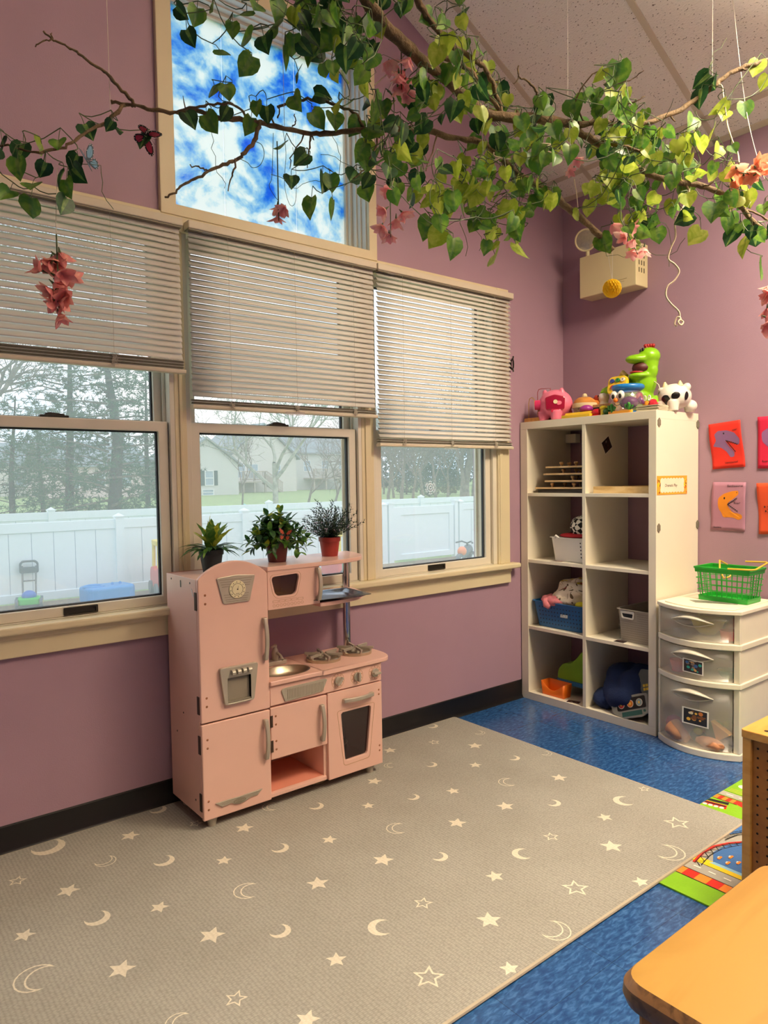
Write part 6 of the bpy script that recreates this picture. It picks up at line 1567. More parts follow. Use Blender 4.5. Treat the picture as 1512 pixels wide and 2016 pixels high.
limb([(815, -20, 1.85), (834, 21, 1.88), (860, 60, 1.9), (885, 85, 1.92), (908, 100, 1.95), (940, 122, 1.98), (962, 145, 2.0), (976, 182, 2.03), (990, 225, 2.07)], .0095, .006, tw=3)
limb([(1138, 246, 2.13), (1170, 240, 2.13), (1203, 244, 2.15), (1240, 250, 2.2), (1270, 241, 2.22), (1331, 220, 2.25), (1368, 198, 2.27), (1401, 174, 2.27), (1423, 156, 2.27), (1453, 137, 2.27), (1487, 125, 2.27), (1535, 112, 2.27)], .0085, .007, tw=3)
limb([(1184, 281, 2.15), (1210, 284, 2.12), (1233, 290, 2.1), (1270, 302, 2.1), (1300, 318, 2.1)], .007, .004)
limb([(1205, 495, 2.4), (1187, 470, 2.38), (1151, 437, 2.32), (1117, 409, 2.27), (1087, 384, 2.22), (1066, 369, 2.2), (1012, 336, 2.15), (968, 292, 2.12), (940, 280, 2.1), (893, 270, 2.08), (840, 260, 2.05), (770, 256, 2.02), (700, 257, 2.0), (650, 262, 2.0), (610, 263, 2.0), (560, 252, 1.95), (520, 243, 1.95), (470, 234, 1.92), (430, 232, 1.9), (385, 218, 1.9), (345, 221, 1.88), (300, 215, 1.86), (267, 208, 1.85), (245, 205, 1.85), (217, 199, 1.85)], .012, .0038, tw=5)
TW = [([(267, 208, 1.85), (250, 188, 1.84), (228, 165, 1.83), (205, 140, 1.82), (180, 123, 1.8), (150, 102, 1.8), (128, 90, 1.79), (105, 78, 1.78), (88, 64, 1.78)], .0048, .0022), ([(105, 78, 1.78), (85, 82, 1.77), (68, 90, 1.77)], .0022, .0014), ([(101, 74, 1.78), (100, 64, 1.78)], .0018, .001),
      ([(245, 206, 1.85), (225, 225, 1.82), (200, 245, 1.80), (165, 265, 1.76), (140, 282, 1.73), (110, 293, 1.72), (70, 300, 1.70), (30, 290, 1.7), (-20, 285, 1.7)], .005, .0024),
      ([(512, 240, 1.95), (508, 255, 1.93), (500, 278, 1.92), (482, 300, 1.90), (462, 316, 1.9), (440, 324, 1.89), (410, 338, 1.88), (385, 352, 1.87), (360, 364, 1.86), (345, 378, 1.86), (326, 388, 1.86)], .0065, .0022), ([(410, 338, 1.88), (395, 330, 1.87), (375, 328, 1.86)], .0028, .0016), ([(463, 316, 1.9), (460, 335, 1.89), (456, 350, 1.89), (449, 376, 1.88)], .0028, .0014),
      ([(612, 264, 2.0), (609, 285, 1.98), (607, 305, 1.97), (604, 331, 1.97)], .0032, .0014), ([(600, 263, 2.0), (590, 280, 1.96), (576, 305, 1.95), (570, 330, 1.95)], .0024, .0012),
      ([(345, 221, 1.88), (385, 212, 1.86), (420, 205, 1.86), (455, 205, 1.87), (475, 215, 1.9), (490, 236, 1.93)], .0035, .003), ([(545, 212, 1.96), (575, 200, 1.97), (605, 196, 1.97), (640, 200, 1.98), (670, 210, 1.99), (700, 227, 2.0), (716, 250, 2.0)], .0035, .0045), ([(575, 250, 1.97), (582, 240, 1.95), (578, 225, 1.94)], .002, .0012),
      ([(548, 232, 1.95), (551, 213, 1.93), (547, 209, 1.93)], .0022, .0012),
      ([(1061, 235, 2.1), (1062, 195, 2.08), (1055, 178, 2.07), (1042, 161, 2.06), (1021, 152, 2.05), (1020, 128, 2.05)], .0045, .002), ([(1022, 153, 2.05), (1010, 165, 2.05)], .002, .001),
      ([(1150, 240, 2.13), (1135, 205, 2.1), (1150, 165, 2.08), (1180, 138, 2.07)], .0028, .0018), ([(1215, 165, 2.07), (1245, 155, 2.07), (1268, 138, 2.06)], .0022, .0012), ([(1230, 205, 2.1), (1250, 200, 2.08), (1268, 190, 2.08)], .0022, .0012),
      ([(1320, 228, 2.25), (1328, 240, 2.24)], .003, .0015), ([(725, 318, 2.0), (715, 335, 1.99), (700, 350, 1.98), (690, 360, 1.98)], .0026, .0012), ([(860, 262, 2.06), (850, 300, 2.05), (838, 335, 2.04)], .0026, .0014), ([(1380, 366, 2.22), (1400, 360, 2.2), (1440, 320, 2.2)], .003, .0015), ([(1462, 412, 2.3), (1490, 420, 2.3), (1520, 440, 2.3)], .004, .003), ([(725, 318, 2.0), (740, 290, 2.0), (745, 262, 2.02)], .0030, .0026)]
for i, (p, a, c) in enumerate(TW): limb(p, a, c, 'twig', seed=100+i)
# ------------------------------------------------------------------ ivy garlands with heart shaped leaves
IVD = leafmat('ivy_dark', '1d3f25', '2f5a30', .35, .38); IVM = leafmat('ivy_mid', '47762c', '769c3c', .4, .38); IVY_ = leafmat('ivy_light', '8fa834', 'b9c656', .45, .38); IVV = leafmat('ivy_vein', '45703a', '7f9a50', .4, .38); VINE = mat('ivy_stem', '44552f', rough=.6)
IVS = [IVD, IVM, IVY_, IVV]
HALF = [(.0, .0, .0), (.02, .10, .28), (.13, .11, .46), (.34, .10, .50), (.58, .07, .40), (.80, .035, .19), (1.0, 0, 0)]
def heart(b, base, tip, nrm_, size, slot, fold, curl):
    tip = Vector(tip).normalized(); nrm_ = Vector(nrm_); s_ = tip.cross(nrm_).normalized(); n_ = s_.cross(tip).normalized()
    vs = []
    for (t, wi, wo) in HALF:
        back = -.13 if .0 < t < .05 else (-.06 if t < .2 and t > 0 else 0)
        m_ = base+tip*(t*size)-n_*(curl*size*t*t)
        for sg in (-1, 1):
            pi_ = m_+s_*(sg*wi*size)+n_*(fold*wi*size)+tip*(back*size*.3)
            po = m_+s_*(sg*wo*size)+n_*(fold*wo*size*.7)+tip*(back*size)
            vs += [pi_, po]
        vs.append(m_)
    fs_in, fs_out = [], []
    for i in range(len(HALF)-1):
        o, q = i*5, (i+1)*5
        fs_in += [(o+4, o, q, q+4), (o+4, q+4, q+2, o+2)]; fs_out += [(o, o+1, q+1, q), (o+2, q+2, q+3, o+3)]
    k0 = len(b.v); b.add(vs, fs_out, slot); o = k0
    for f in fs_in: b.f.append(tuple(k0+i for i in f)); b.m.append(3 if slot != 2 else 2)
def garland(label, spots, blobs, seed, light=.3, petiole=.02, loops=2, dj=.10, gap=.6):
    rn = random.Random(seed)
    pts = []
    for (px, py, d, sz) in spots: pts.append((at(px, py, d), sz/FPX*d, True))
    for (cx, cy, rad, n, d) in blobs:
        for i in range(max(3, int(n*.85))):
            a = rn.uniform(0, 2*PI); r_ = rad*math.sqrt(rn.random())
            dd = d+rn.gauss(0, dj); pts.append((at(cx+r_*math.cos(a), cy+r_*math.sin(a), dd), rn.uniform(.034, .056), False))
    root = thing('ivy_garland', pts[0][0], label, 'ivy garland')
    # string the leaves on a few wandering stems
    left = list(range(len(pts))); b2 = MB(); b = MB(); cur = left.pop(0); chain = [cur]; chains = []
    while left:
        j = min(left, key=lambda q: (pts[q][0]-pts[chain[-1]][0]).length)
        if (pts[j][0]-pts[chain[-1]][0]).length > gap: chains.append(chain); chain = []
        left.remove(j); chain.append(j)
    chains.append(chain)
    for ch in chains:
        node = []
        for j in ch:
            p, sz, fixed = pts[j]
            face = (CAM-p).normalized()
            tip = Vector((0, 0, -1))+Vector((rn.gauss(0, .55), rn.gauss(0, .55), rn.gauss(0, .35)))
            nn = face*(1.0 if fixed else .8)+Vector((rn.gauss(0, .6), rn.gauss(0, .6), rn.gauss(0, .5)))
            slot = 2 if rn.random() < light else (1 if rn.random() < .45+light else 0)
            base = p-tip.normalized()*sz*.5
            heart(b, base, tip, nn, sz, slot, rn.uniform(.15, .5), rn.uniform(-.1, .35))
            st_ = base+Vector((rn.gauss(0, .006), rn.gauss(0, .006), rn.uniform(.008, petiole+.012)))
            b2.tube([base+tip.normalized()*sz*.04, (base+st_)/2+Vector((0, 0, .004)), st_], .0009, 4); node.append(st_)
        if len(node) > 1:
            out = []
            for i in range(len(node)-1):
                a, c = node[i], node[i+1]; sag = Vector((rn.gauss(0, .02), rn.gauss(0, .02), -.12*(c-a).length))
                for k in range(4): t = k/4; out.append(a.lerp(c, t)+sag*math.sin(PI*t))
            out.append(node[-1]); b2.tube(out, .0013, 5)
    for q in range(loops):      # loose tendrils
        p = pts[rn.randrange(len(pts))][0]; pl_ = [p]
        d = Vector((rn.gauss(0, 1), rn.gauss(0, 1), rn.gauss(-.3, .6))).normalized()
        for k in range(9): d = (d+Vector((rn.gauss(0, .5), rn.gauss(0, .5), rn.gauss(-.08, .5)))).normalized(); pl_.append(pl_[-1]+d*.022)
        b2.tube(pl_, .0008, 4)
    b.build('leaves', IVS, root, smooth=60, weld=False); b2.build('stem', VINE, root, smooth=60, weld=False)
    return root
garland('dark ivy hanging over the far left blind at the branch\'s tip', [(74, 289, 1.70, 40), (40, 303, 1.7, 42), (36, 334, 1.69, 42), (61, 364, 1.69, 42), (84, 336, 1.7, 34), (116, 354, 1.7, 42), (145, 326, 1.72, 42), (155, 345, 1.71, 42), (60, 412, 1.7, 46), (124, 407, 1.7, 42), (12, 380, 1.7, 38), (114, 284, 1.72, 36), (-8, 300, 1.7, 40), (8, 285, 1.7, 30), (133, 372, 1.7, 40)], [], 5, .03)
garland('a few ivy leaves beside the red butterfly left of the cloud window', [(231, 255, 1.82, 30), (281, 278, 1.84, 34), (174, 258, 1.78, 40), (215, 248, 1.8, 24)], [], 6, .1, loops=0)
garland('thin ivy strand draped across the top of the cloud window', [(359, 26, 1.7, 34), (384, 36, 1.7, 40), (375, 76, 1.7, 34), (418, 13, 1.7, 34), (476, 33, 1.7, 44), (458, 60, 1.71, 30), (483, 76, 1.71, 44), (441, 107, 1.72, 36), (484, 132, 1.72, 46), (520, 83, 1.72, 46), (548, 20, 1.72, 44), (561, 117, 1.75, 44), (584, 145, 1.77, 38), (575, 90, 1.76, 40), (505, 10, 1.7, 40), (537, 55, 1.73, 44), (610, 108, 1.77, 42)], [(590, 25, 60, 9, 1.75)], 7, .04)
garland('ivy strand looping round the long limb before the cloud window', [(418, 182, 1.88, 34), (448, 183, 1.88, 36), (375, 236, 1.88, 38), (418, 245, 1.89, 42), (441, 225, 1.89, 34), (505, 215, 1.92, 30), (527, 228, 1.93, 34), (490, 250, 1.93, 36), (583, 202, 1.95, 40), (637, 188, 1.97, 36), (627, 238, 1.97, 40), (660, 238, 1.98, 40), (698, 251, 2.0, 38)], [], 8, .03)
garland('loose ivy strand trailing low over the cloud window\'s right half', [(551, 288, 1.94, 32), (591, 314, 1.95, 38), (574, 355, 1.95, 34), (634, 362, 1.96, 42), (652, 362, 1.97, 36), (609, 410, 1.96, 42), (654, 415, 1.97, 40), (695, 347, 1.98, 40), (723, 382, 1.99, 38), (707, 301, 1.98, 42), (720, 319, 1.99, 36)], [], 9, .12)
garland('thick dark ivy bunched along the top of the main limb', [(700, 60, 1.78, 46), (650, 20, 1.76, 46), (720, 130, 1.82, 48)], [(640, 55, 60, 20, 1.78), (715, 100, 50, 20, 1.82), (700, 25, 55, 18, 1.78), (650, 120, 40, 10, 1.8), (690, 190, 45, 9, 1.9), (780, 20, 40, 7, 1.85), (625, 5, 45, 8, 1.76)], 10, .08)
garland('dark green ivy mass below the main limb beside the window casing', [(760, 220, 1.95, 44), (740, 260, 1.97, 46), (892, 490, 2.0, 44)], [(775, 225, 50, 16, 1.97), (765, 280, 45, 22, 1.99), (810, 310, 50, 18, 2.0), (745, 340, 35, 8, 1.98), (800, 370, 40, 10, 2.0), (830, 180, 35, 12, 1.93), (860, 240, 40, 8, 2.0)], 11, .12, loops=5)
garland('ivy mass hanging from the middle of the branch, leaves mostly bright', [(975, 510, 2.1, 46), (1024, 500, 2.12, 44), (857, 470, 2.02, 44), (840, 450, 2.02, 44)], [(880, 370, 60, 20, 2.03), (930, 330, 50, 16, 2.05), (890, 430, 50, 10, 2.03), (950, 400, 50, 16, 2.07), (990, 350, 50, 18, 2.1), (1030, 400, 50, 18, 2.12), (990, 440, 40, 12, 2.1), (1080, 380, 35, 9, 2.15), (990, 480, 35, 7, 2.1)], 12, .46, loops=6)
garland('ivy climbing the middle limbs just below the ceiling grid', [(925, 200, 1.98, 46), (940, 95, 1.95, 40)], [(900, 130, 40, 12, 1.94), (935, 160, 40, 12, 1.97), (985, 185, 35, 10, 2.02), (930, 225, 35, 10, 2.0), (880, 20, 45, 8, 1.88), (1000, 260, 50, 18, 2.08), (1050, 285, 50, 16, 2.1), (1060, 240, 40, 7, 2.1), (875, 110, 25, 5, 1.9)], 13, .34, loops=5)
garland('dense ivy tuft standing above the branch near the room corner', [(1215, 150, 2.08, 50), (1205, 195, 2.08, 46), (1130, 215, 2.1, 46), (1067, 210, 2.08, 44)], [(1210, 175, 40, 12, 2.08), (1220, 245, 50, 26, 2.14), (1250, 265, 45, 16, 2.15), (1160, 215, 30, 6, 2.1), (1290, 255, 35, 8, 2.16), (1230, 300, 45, 16, 2.14), (1190, 310, 40, 10, 2.13)], 14, .28, loops=5)
garland('ivy trailing under the branch above the emergency light', [(1190, 480, 2.36, 40), (1255, 430, 2.12, 44)], [(1210, 350, 40, 12, 2.14), (1195, 370, 30, 6, 2.15), (1250, 350, 40, 12, 2.15), (1150, 400, 30, 5, 2.2), (1245, 410, 40, 8, 2.12), (1260, 460, 30, 8, 2.12), (1290, 465, 25, 5, 2.15), (1120, 270, 35, 7, 2.1), (1100, 310, 35, 8, 2.1)], 15, .34, loops=5)
garland('bright ivy on the branch at the right of the emergency light', [(1368, 467, 2.2, 40), (1404, 417, 2.2, 46), (1420, 412, 2.21, 40), (1345, 430, 2.18, 40)], [(1310, 290, 45, 11, 2.18), (1320, 330, 45, 12, 2.18), (1370, 345, 40, 10, 2.2), (1310, 400, 40, 8, 2.17), (1350, 400, 40, 8, 2.19), (1360, 300, 35, 6, 2.2), (1430, 330, 40, 10, 2.22), (1270, 440, 25, 4, 2.15)], 16, .50, loops=5)
garland('sparse ivy on the upper right limb close to the ceiling', [(1393, 140, 2.26, 34), (1380, 160, 2.26, 36), (1402, 165, 2.26, 40), (1377, 195, 2.26, 38), (1415, 215, 2.25, 38), (1425, 225, 2.25, 34), (1467, 218, 2.25, 34), (1365, 240, 2.24, 38), (1402, 265, 2.24, 38), (1488, 135, 2.27, 36), (1505, 165, 2.27, 30)], [], 17, .28)
garland('dark ivy hanging at the right edge above the red pictures', [(1495, 535, 2.3, 46), (1463, 485, 2.3, 46), (1440, 470, 2.29, 40), (1436, 440, 2.28, 42), (1487, 475, 2.3, 30)], [(1465, 430, 40, 10, 2.29), (1480, 395, 35, 8, 2.28), (1430, 395, 30, 6, 2.26), (1500, 450, 25, 4, 2.3)], 18, .18)
# ------------------------------------------------------------------ silk flowers, strings, honeycomb ball, butterflies
def flower(px, py, d, n, ln, sc_, c1, c2, label, seed, hang=.05, droop=.8, dirv=(0, 0, -1)):
    rn = random.Random(seed); top = at(px, py, d); root = thing('silk_flower', top, label, 'silk flower')
    P1 = leafmat('petal_'+c1, c1, c2, .35, .6) if 'petal_'+c1 not in bpy.data.materials else bpy.data.materials['petal_'+c1]
    dv = Vector(dirv).normalized(); b = MB(); b2 = MB()
    b2.tube([top+Vector((0, 0, hang)), top, top+dv*ln], [.0016, .0018, .0012], 6)
    for i in range(n):
        c = top+dv*(ln*(i+.5)/n)+Vector((rn.gauss(0, 1), rn.gauss(0, 1), rn.gauss(0, .5)))*.013*sc_
        ax = (dv*droop+Vector((rn.gauss(0, 1), rn.gauss(0, 1), rn.gauss(0, .5)))).normalized()
        s1 = ax.orthogonal().normalized()
        for k in range(6):
            q = Matrix.Rotation(k*PI/3+rn.uniform(-.2, .2), 3, ax) @ s1
            blade(b, c, ax*rn.uniform(.5, 1.2)+q, -q+ax*.3, rn.uniform(.026, .038)*sc_, rn.uniform(.008, .0115)*sc_, rn.uniform(-.5, .3), 0, 5, fold=.35)
        b2.tube([c-ax*.012*sc_, c], [.001, .003*sc_], 5)
    b.build('petals', P1, root, smooth=60, weld=False); b2.build('stem', VINE, root, smooth=60, weld=False)
    return root
flower(112, 490, 1.7, 20, .145, 1.15, 'dd8486', 'f0b4a4', 'large coral pink blossom spray hanging before the far left blind', 3, hang=.035)
flower(548, 395, 1.95, 3, .055, 1.0, 'eea0a4', 'f8c8bc', 'two drooping pink buds at the lower edge of the cloud window', 4, hang=.16, droop=2.2)
flower(768, 375, 2.0, 6, .13, 1.1, 'f5a3ae', 'ffd2c8', 'long pink blossom spray hanging beside the cloud window\'s casing', 5, droop=1.8)
flower(790, 110, 1.88, 8, .10, 1.1, 'f5a3ae', 'ffd2c8', 'pink blossom spray high under the main limb, half among ivy', 6, droop=1.6)
flower(1130, 290, 2.14, 4, .085, .85, 'f9b0ba', 'ffd8d0', 'small pink blossom spray below the branch\'s middle fork', 7, droop=2)
flower(1222, 432, 2.1, 6, .115, 1.1, 'fbb0b4', 'ffd8c8', 'pink blossom spray hanging before the emergency light box', 8, droop=1.4, dirv=(.35, -.25, -.85))
flower(1455, 340, 2.12, 9, .05, 1.25, 'f6a482', 'fccaa0', 'peach blossom head on the branch above the red pictures', 9, dirv=(.75, -.6, -.1), hang=.03)
flower(1518, 555, 2.15, 8, .14, 1.1, 'f2a4a6', 'f8c6ba', 'pink blossom spray cut by the right edge of the photo', 10)
TWINE = mat('cream_twine', 'dccbb0', rough=.9, var=.1, scale=200); THREAD = mat('white_thread', 'd8cfc4', rough=.9)
def string(pts, r, mt, label, nm='string', cat='string', smooth_=True):
    P = [at(*p) if len(p) == 3 and not isinstance(p, Vector) else p for p in pts]
    out = []
    for i in range(len(P)-1):
        a, b_, c, d = P[max(i-1, 0)], P[i], P[i+1], P[min(i+2, len(P)-1)]
        for k in range(5):
            t = k/5; out.append(.5*((2*b_)+(-a+c)*t+(2*a-5*b_+4*c-d)*t*t+(-a+3*b_-3*c+d)*t**3))
    out.append(P[-1]); b = MB(); b.tube(out, r, 6)
    return tag(b.build(nm, mt, smooth=60, weld=False), label, cat)
def up(p): p = at(*p); return [p, Vector((p.x, p.y, cz(p.x)-.002))]
string(up((1118, 236, 2.13)), .0009, THREAD, 'thin thread from the ceiling to the branch\'s middle fork')
string(up((1402, 172, 2.27)), .0011, THREAD, 'thread from the ceiling to the upper right ivy limb')
q = at(1505, 352, 2.12); string([q, at(1480, 270, 2.2), at(1462, 170, 2.3), at(1445, 20, 2.45), at(1436, -60, 2.55)], .0011, THREAD, 'long thread from the ceiling down to the peach blossom head')
string(up((745, 34, 1.8)), .0010, THREAD, 'thread from the ceiling to the thick top of the main limb')
string(up((560, 252, 1.95)), .0007, THREAD, 'thread from the ceiling to the long limb before the cloud window')
string(up((217, 215, 1.83)), .0007, THREAD, 'thread from the ceiling to the branch\'s left fork')
string([(1357, 372, 2.2), (1354, 390, 2.2), (1341, 415, 2.19), (1329, 436, 2.19), (1330, 466, 2.19), (1320, 490, 2.19), (1316, 510, 2.19), (1328, 520, 2.19), (1337, 534, 2.19), (1328, 552, 2.19), (1314, 564, 2.19), (1311, 582, 2.19), (1320, 597, 2.19), (1336, 613, 2.19), (1339, 628, 2.19), (1345, 634, 2.185), (1341, 640, 2.18), (1335, 634, 2.18), (1340, 627, 2.185), (1333, 625, 2.19), (1328, 638, 2.19), (1333, 642, 2.185)], .0028, TWINE, 'thick crinkled cream twine dangling from the branch, curled at its end', 'twine', 'twine')
string([(1404, 170, 2.27), (1420, 168, 2.26), (1424, 190, 2.25), (1428, 215, 2.25), (1432, 245, 2.25), (1441, 275, 2.24), (1452, 300, 2.23), (1455, 320, 2.2)], .0022, TWINE, 'cream twine from the upper right limb to the peach blossom', 'twine', 'twine')
string([(1130, 352, 2.14), (1135, 380, 2.2), (1140, 430, 2.3)], .0013, TWINE, 'short twine from the small pink blossom to the lower limb', 'twine', 'twine')
string([(1052, 305, 2.08), (1065, 292, 2.07), (1085, 285, 2.08), (1070, 283, 2.07), (1050, 286, 2.06), (1085, 300, 2.08)], .0020, TWINE, 'loop of cream twine knotted on the branch\'s middle ivy', 'twine', 'twine')
string([(950, 330, 2.05), (965, 320, 2.05), (985, 312, 2.05), (1005, 314, 2.05), (975, 308, 2.05), (972, 300, 2.05)], .0020, TWINE, 'cream twine bow among the bright leaves below the limb', 'twine', 'twine')
string([(748, 208, 1.95), (750, 260, 1.97), (752, 300, 1.97), (765, 325, 1.98), (776, 345, 1.99), (770, 370, 2.0)], .0012, TWINE, 'pale twine holding the pink spray beside the window casing', 'twine', 'twine')
string([(737, 168, 1.9), (770, 138, 1.9), (808, 96, 1.88)], .0016, TWINE, 'straight pale twine tied across the main limb', 'twine', 'twine')
string([(113, 330, 1.7), (111, 400, 1.7), (110, 440, 1.7), (112, 462, 1.7)], .0008, THREAD, 'thread holding the coral blossom spray under the left ivy')
string([(538, 262, 1.95), (537, 300, 1.95), (535, 350, 1.95), (530, 366, 1.95), (540, 385, 1.95), (548, 395, 1.95)], .0008, VINE, 'dark wire from the long limb to the two pink buds', 'wire', 'wire')
string([(555, 245, 1.96), (563, 300, 1.95), (560, 360, 1.95), (570, 402, 1.95), (582, 395, 1.95), (582, 330, 1.95), (576, 290, 1.95)], .0007, VINE, 'long drooping wire loop in front of the cloud window', 'wire', 'wire')
string([(500, 278, 1.92), (515, 285, 1.92), (520, 305, 1.92), (512, 325, 1.92), (497, 330, 1.92), (487, 320, 1.91), (470, 312, 1.9)], .0009, VINE, 'curled vine wire on the twig before the cloud window', 'wire', 'wire')
hb = thing('honeycomb_ball', at(1205, 568, 2.38), 'small yellow tissue honeycomb ball hung before the emergency light', 'paper ball')
c = at(1205, 568, 2.38); R0 = .031
b = MB(); N, H = 72, 30; vs = []; fs = []
for i in range(H+1):
    t = PI*i/H
    for k_ in range(N):
        a = 2*PI*k_/N; cell = abs(math.sin(a*9+(PI/2 if (i//3) % 2 else 0))); r_ = R0*(.86+.14*cell)
        vs.append(c+Vector((r_*math.sin(t)*math.cos(a), r_*math.sin(t)*math.sin(a), R0*math.cos(t))))
for i in range(H):
    for k_ in range(N): fs.append((i*N+k_, (i+1)*N+k_, (i+1)*N+(k_+1) % N, i*N+(k_+1) % N))
b.add(vs, fs); b.build('tissue_ball', leafmat('yellow_tissue', 'f4c814', 'fbe040', .3, .8), hb, weld=False)
b = MB(); s0 = at(1200, 494, 2.39)
b.tube([c+Vector((0, 0, R0)), s0+Vector((-.006, .004, 0)), s0+Vector((0, 0, .01)), s0+Vector((.008, -.006, 0)), c+Vector((.002, 0, R0))], .0009, 5); b.build('thread', THREAD, hb)
def facing(p, roll):
    vf = (CAM-p).normalized(); rx = Vector((0, 0, 1)).cross(vf).normalized(); return frame_m((0, 0, 0), rx, vf.cross(rx)).to_3x3().to_4x4() @ Matrix.Rotation(roll, 4, 'Z')
p = at(287, 266, 1.84); butterfly('butterfly', p, facing(p, -2.0) @ Matrix.Rotation(.45, 4, 'Y'), 'b52c46', 'red black edged butterfly clipped on the branch left of the cloud window', .98)
p = at(172, 318, 1.71); butterfly('butterfly', p, facing(p, .5) @ Matrix.Rotation(1.05, 4, 'Y'), '5f8fb0', 'pale blue butterfly seen edge on among the far left ivy', .9, '20364a', 'c9dbe6')
# ------------------------------------------------------------------ outdoors
def on_y(px, py, y):
    d = _f+_r*((px-756)/FPX)-_u*((py-1008)/FPX); return CAM+d*((y-CAM.y)/d.y)
GZ = -.60
def gz(y): return GZ if y < 13 else GZ+(y-13)*.0145
GRASS = mat('winter_lawn', '8fa56a', rough=.95, var=.25, scale=2.5, bump=.4, bscale=60)
b = MB(); ys = [.16, 4, 8, 13, 20, 30, 45, 80, 130]
for y0, y1 in zip(ys[:-1], ys[1:]):
    b.add([(-80, y0, gz(y0)), (160, y0, gz(y0)), (160, y1, gz(y1)), (-80, y1, gz(y1))], [(0, 1, 2, 3)])
g = b.build('ground', GRASS); g['kind'] = 'structure'
b = MB(); b.add([(-60, 16.5, gz(16.5)+.02), (60, 18, gz(18)+.02), (60, 21.5, gz(21.5)+.02), (-60, 20, gz(20)+.02)], [(0, 1, 2, 3)]); o = b.build('road', mat('grey_asphalt', '9a9ea2', rough=.9)); o['kind'] = 'structure'
b = MB(); b.prism(rpoly(rect(-10, 1.5, 3.0, 7.4), .4, 4), 'z', GZ, GZ+.03); o = b.build('turf_ground', mat('green_play_turf', '6fae6a', rough=.95, var=.15, bump=.4, bscale=200)); o['kind'] = 'structure'
b = MB(); b.box(-12, 12, 7.6, 9.05, GZ, GZ+.025); o = b.build('mulch_ground', mat('brown_mulch', '7d6a55', rough=1, var=.5, scale=30, bump=.8, bscale=60)); o['kind'] = 'structure'
FEN = mat('white_vinyl_fence', 'e4eef2', rough=.45, var=.02)
def fence(name, y, xs, z0, h, label, th=.06):
    t = thing(name, ((xs[0]+xs[-1])/2, y, z0), label, 'fence')
    for i, (a, c) in enumerate(zip(xs[:-1], xs[1:])):
        b = MB(); b.box(a+.06, c-.06, y-.012, y+.012, z0+.10, z0+h-.06)
        n = max(1, int((c-a-.12)/.28)); 
        for k in range(1, n): x = a+.06+(c-a-.12)*k/n; b.box(x-.005, x+.005, y-.0135, y-.011, z0+.14, z0+h-.16, 1)
        b.build('panel', [FEN, K('fence_groove', 'a9b8c2')], t)
        b = MB(); b.box(a+.05, c-.05, y-.030, y+.030, z0+h-.15, z0+h); b.build('top_rail', FEN, t, bevel=.006)
        b = MB(); b.box(a+.05, c-.05, y-.030, y+.030, z0+.03, z0+.16); b.build('bottom_rail', FEN, t, bevel=.006)
    for x in xs:
        b = MB(); b.box(x-.065, x+.065, y-.065, y+.065, z0, z0+h+.03)
        b.prism(rect(x-.078, x+.078, y-.078, y+.078), 'z', z0+h+.03, z0+h+.05); k0 = len(b.v)
        b.add([(x-.07, y-.07, z0+h+.05), (x+.07, y-.07, z0+h+.05), (x+.07, y+.07, z0+h+.05), (x-.07, y+.07, z0+h+.05), (x, y, z0+h+.10)], [(0, 1, 4), (1, 2, 4), (2, 3, 4), (3, 0, 4)])
        b.build('post', FEN, t)
    return t
FY, FH = 9.15, 1.22
xp = on_y(233, 1010, FY).x; xg0 = on_y(766, 1000, FY).x; xg1 = on_y(895, 1000, FY).x
fence('vinyl_fence', FY, [xp-4.6, xp-2.3, xp, xp+2.25, xp+4.5, xg0-.17], GZ, FH, 'long white vinyl yard fence seen low in the left and middle windows')
fence('vinyl_fence', FY, [xg1+.16, xg1+2.4, xg1+4.8], GZ, FH, 'white vinyl fence section to the right of the gate outdoors')
t = thing('yard_gate', ((xg0+xg1)/2, FY, GZ), 'white vinyl yard gate seen through the right window', 'gate')
b = MB(); b.box(xg0-.06, xg0+.07, FY-.065, FY+.065, GZ, GZ+FH+.05); b.prism(rect(xg0-.075, xg0+.085, FY-.08, FY+.08), 'z', GZ+FH+.05, GZ+FH+.09); b.build('gate_post', FEN, t)
b = MB(); b.box(xg1-.05, xg1+.05, FY-.06, FY+.06, GZ, GZ+FH+.05); b.prism(rect(xg1-.065, xg1+.065, FY-.075, FY+.075), 'z', GZ+FH+.05, GZ+FH+.09); b.build('gate_post', FEN, t)
b = MB(); b.ring(rect(xg0+.09, xg1-.06, GZ+.06, GZ+FH-.02), rect(xg0+.30, xg1-.20, GZ+.18, GZ+FH-.20), 'y', FY-.035, FY+.035); b.build('gate_frame', FEN, t, bevel=.006)
b = MB(); b.box(xg0+.29, xg1-.19, FY-.010, FY+.010, GZ+.17, GZ+FH-.19); b.build('gate_panel', FEN, t)
x0 = on_y(0, 1000, 12.6).x
fence('vinyl_fence', 12.6, [x0-4+2.45*i for i in range(9)], GZ, 1.25, 'farther white vinyl fence behind the yard, only its top showing')
# toys in the yard
def at_ground(px, py, z=GZ+.03):
    d = _f+_r*((px-756)/FPX)-_u*((py-1008)/FPX); return CAM+d*((z-CAM.z)/d.z)
p = at_ground(58, 1193); t = thing('toy_mower', p, 'green and blue toy lawn mower with grey handle on the yard turf', 'toy lawn mower')
LGm = mat('mower_green', '3fb83f', rough=.4); BLm = mat('mower_blue', '2a62b8', rough=.4); GRm = mat('mower_grey', '59636a', rough=.5); YLm = mat('mower_yellow', 'd8c860', rough=.5)
def T_(p): return Matrix.Translation(p) @ Matrix.Rotation(-.25, 4, 'Z')
b = MB(); b.T = T_(p); b.prism(rpoly(rect(-.15, .15, -.14, .14), .05, 4), 'z', .03, .13); b.build('deck', LGm, t, bevel=.02)
b = MB(); b.T = T_(p); b.ball((0, 0, .15), .10, .10, .08, 16); b.build('engine', BLm, t, smooth=180)
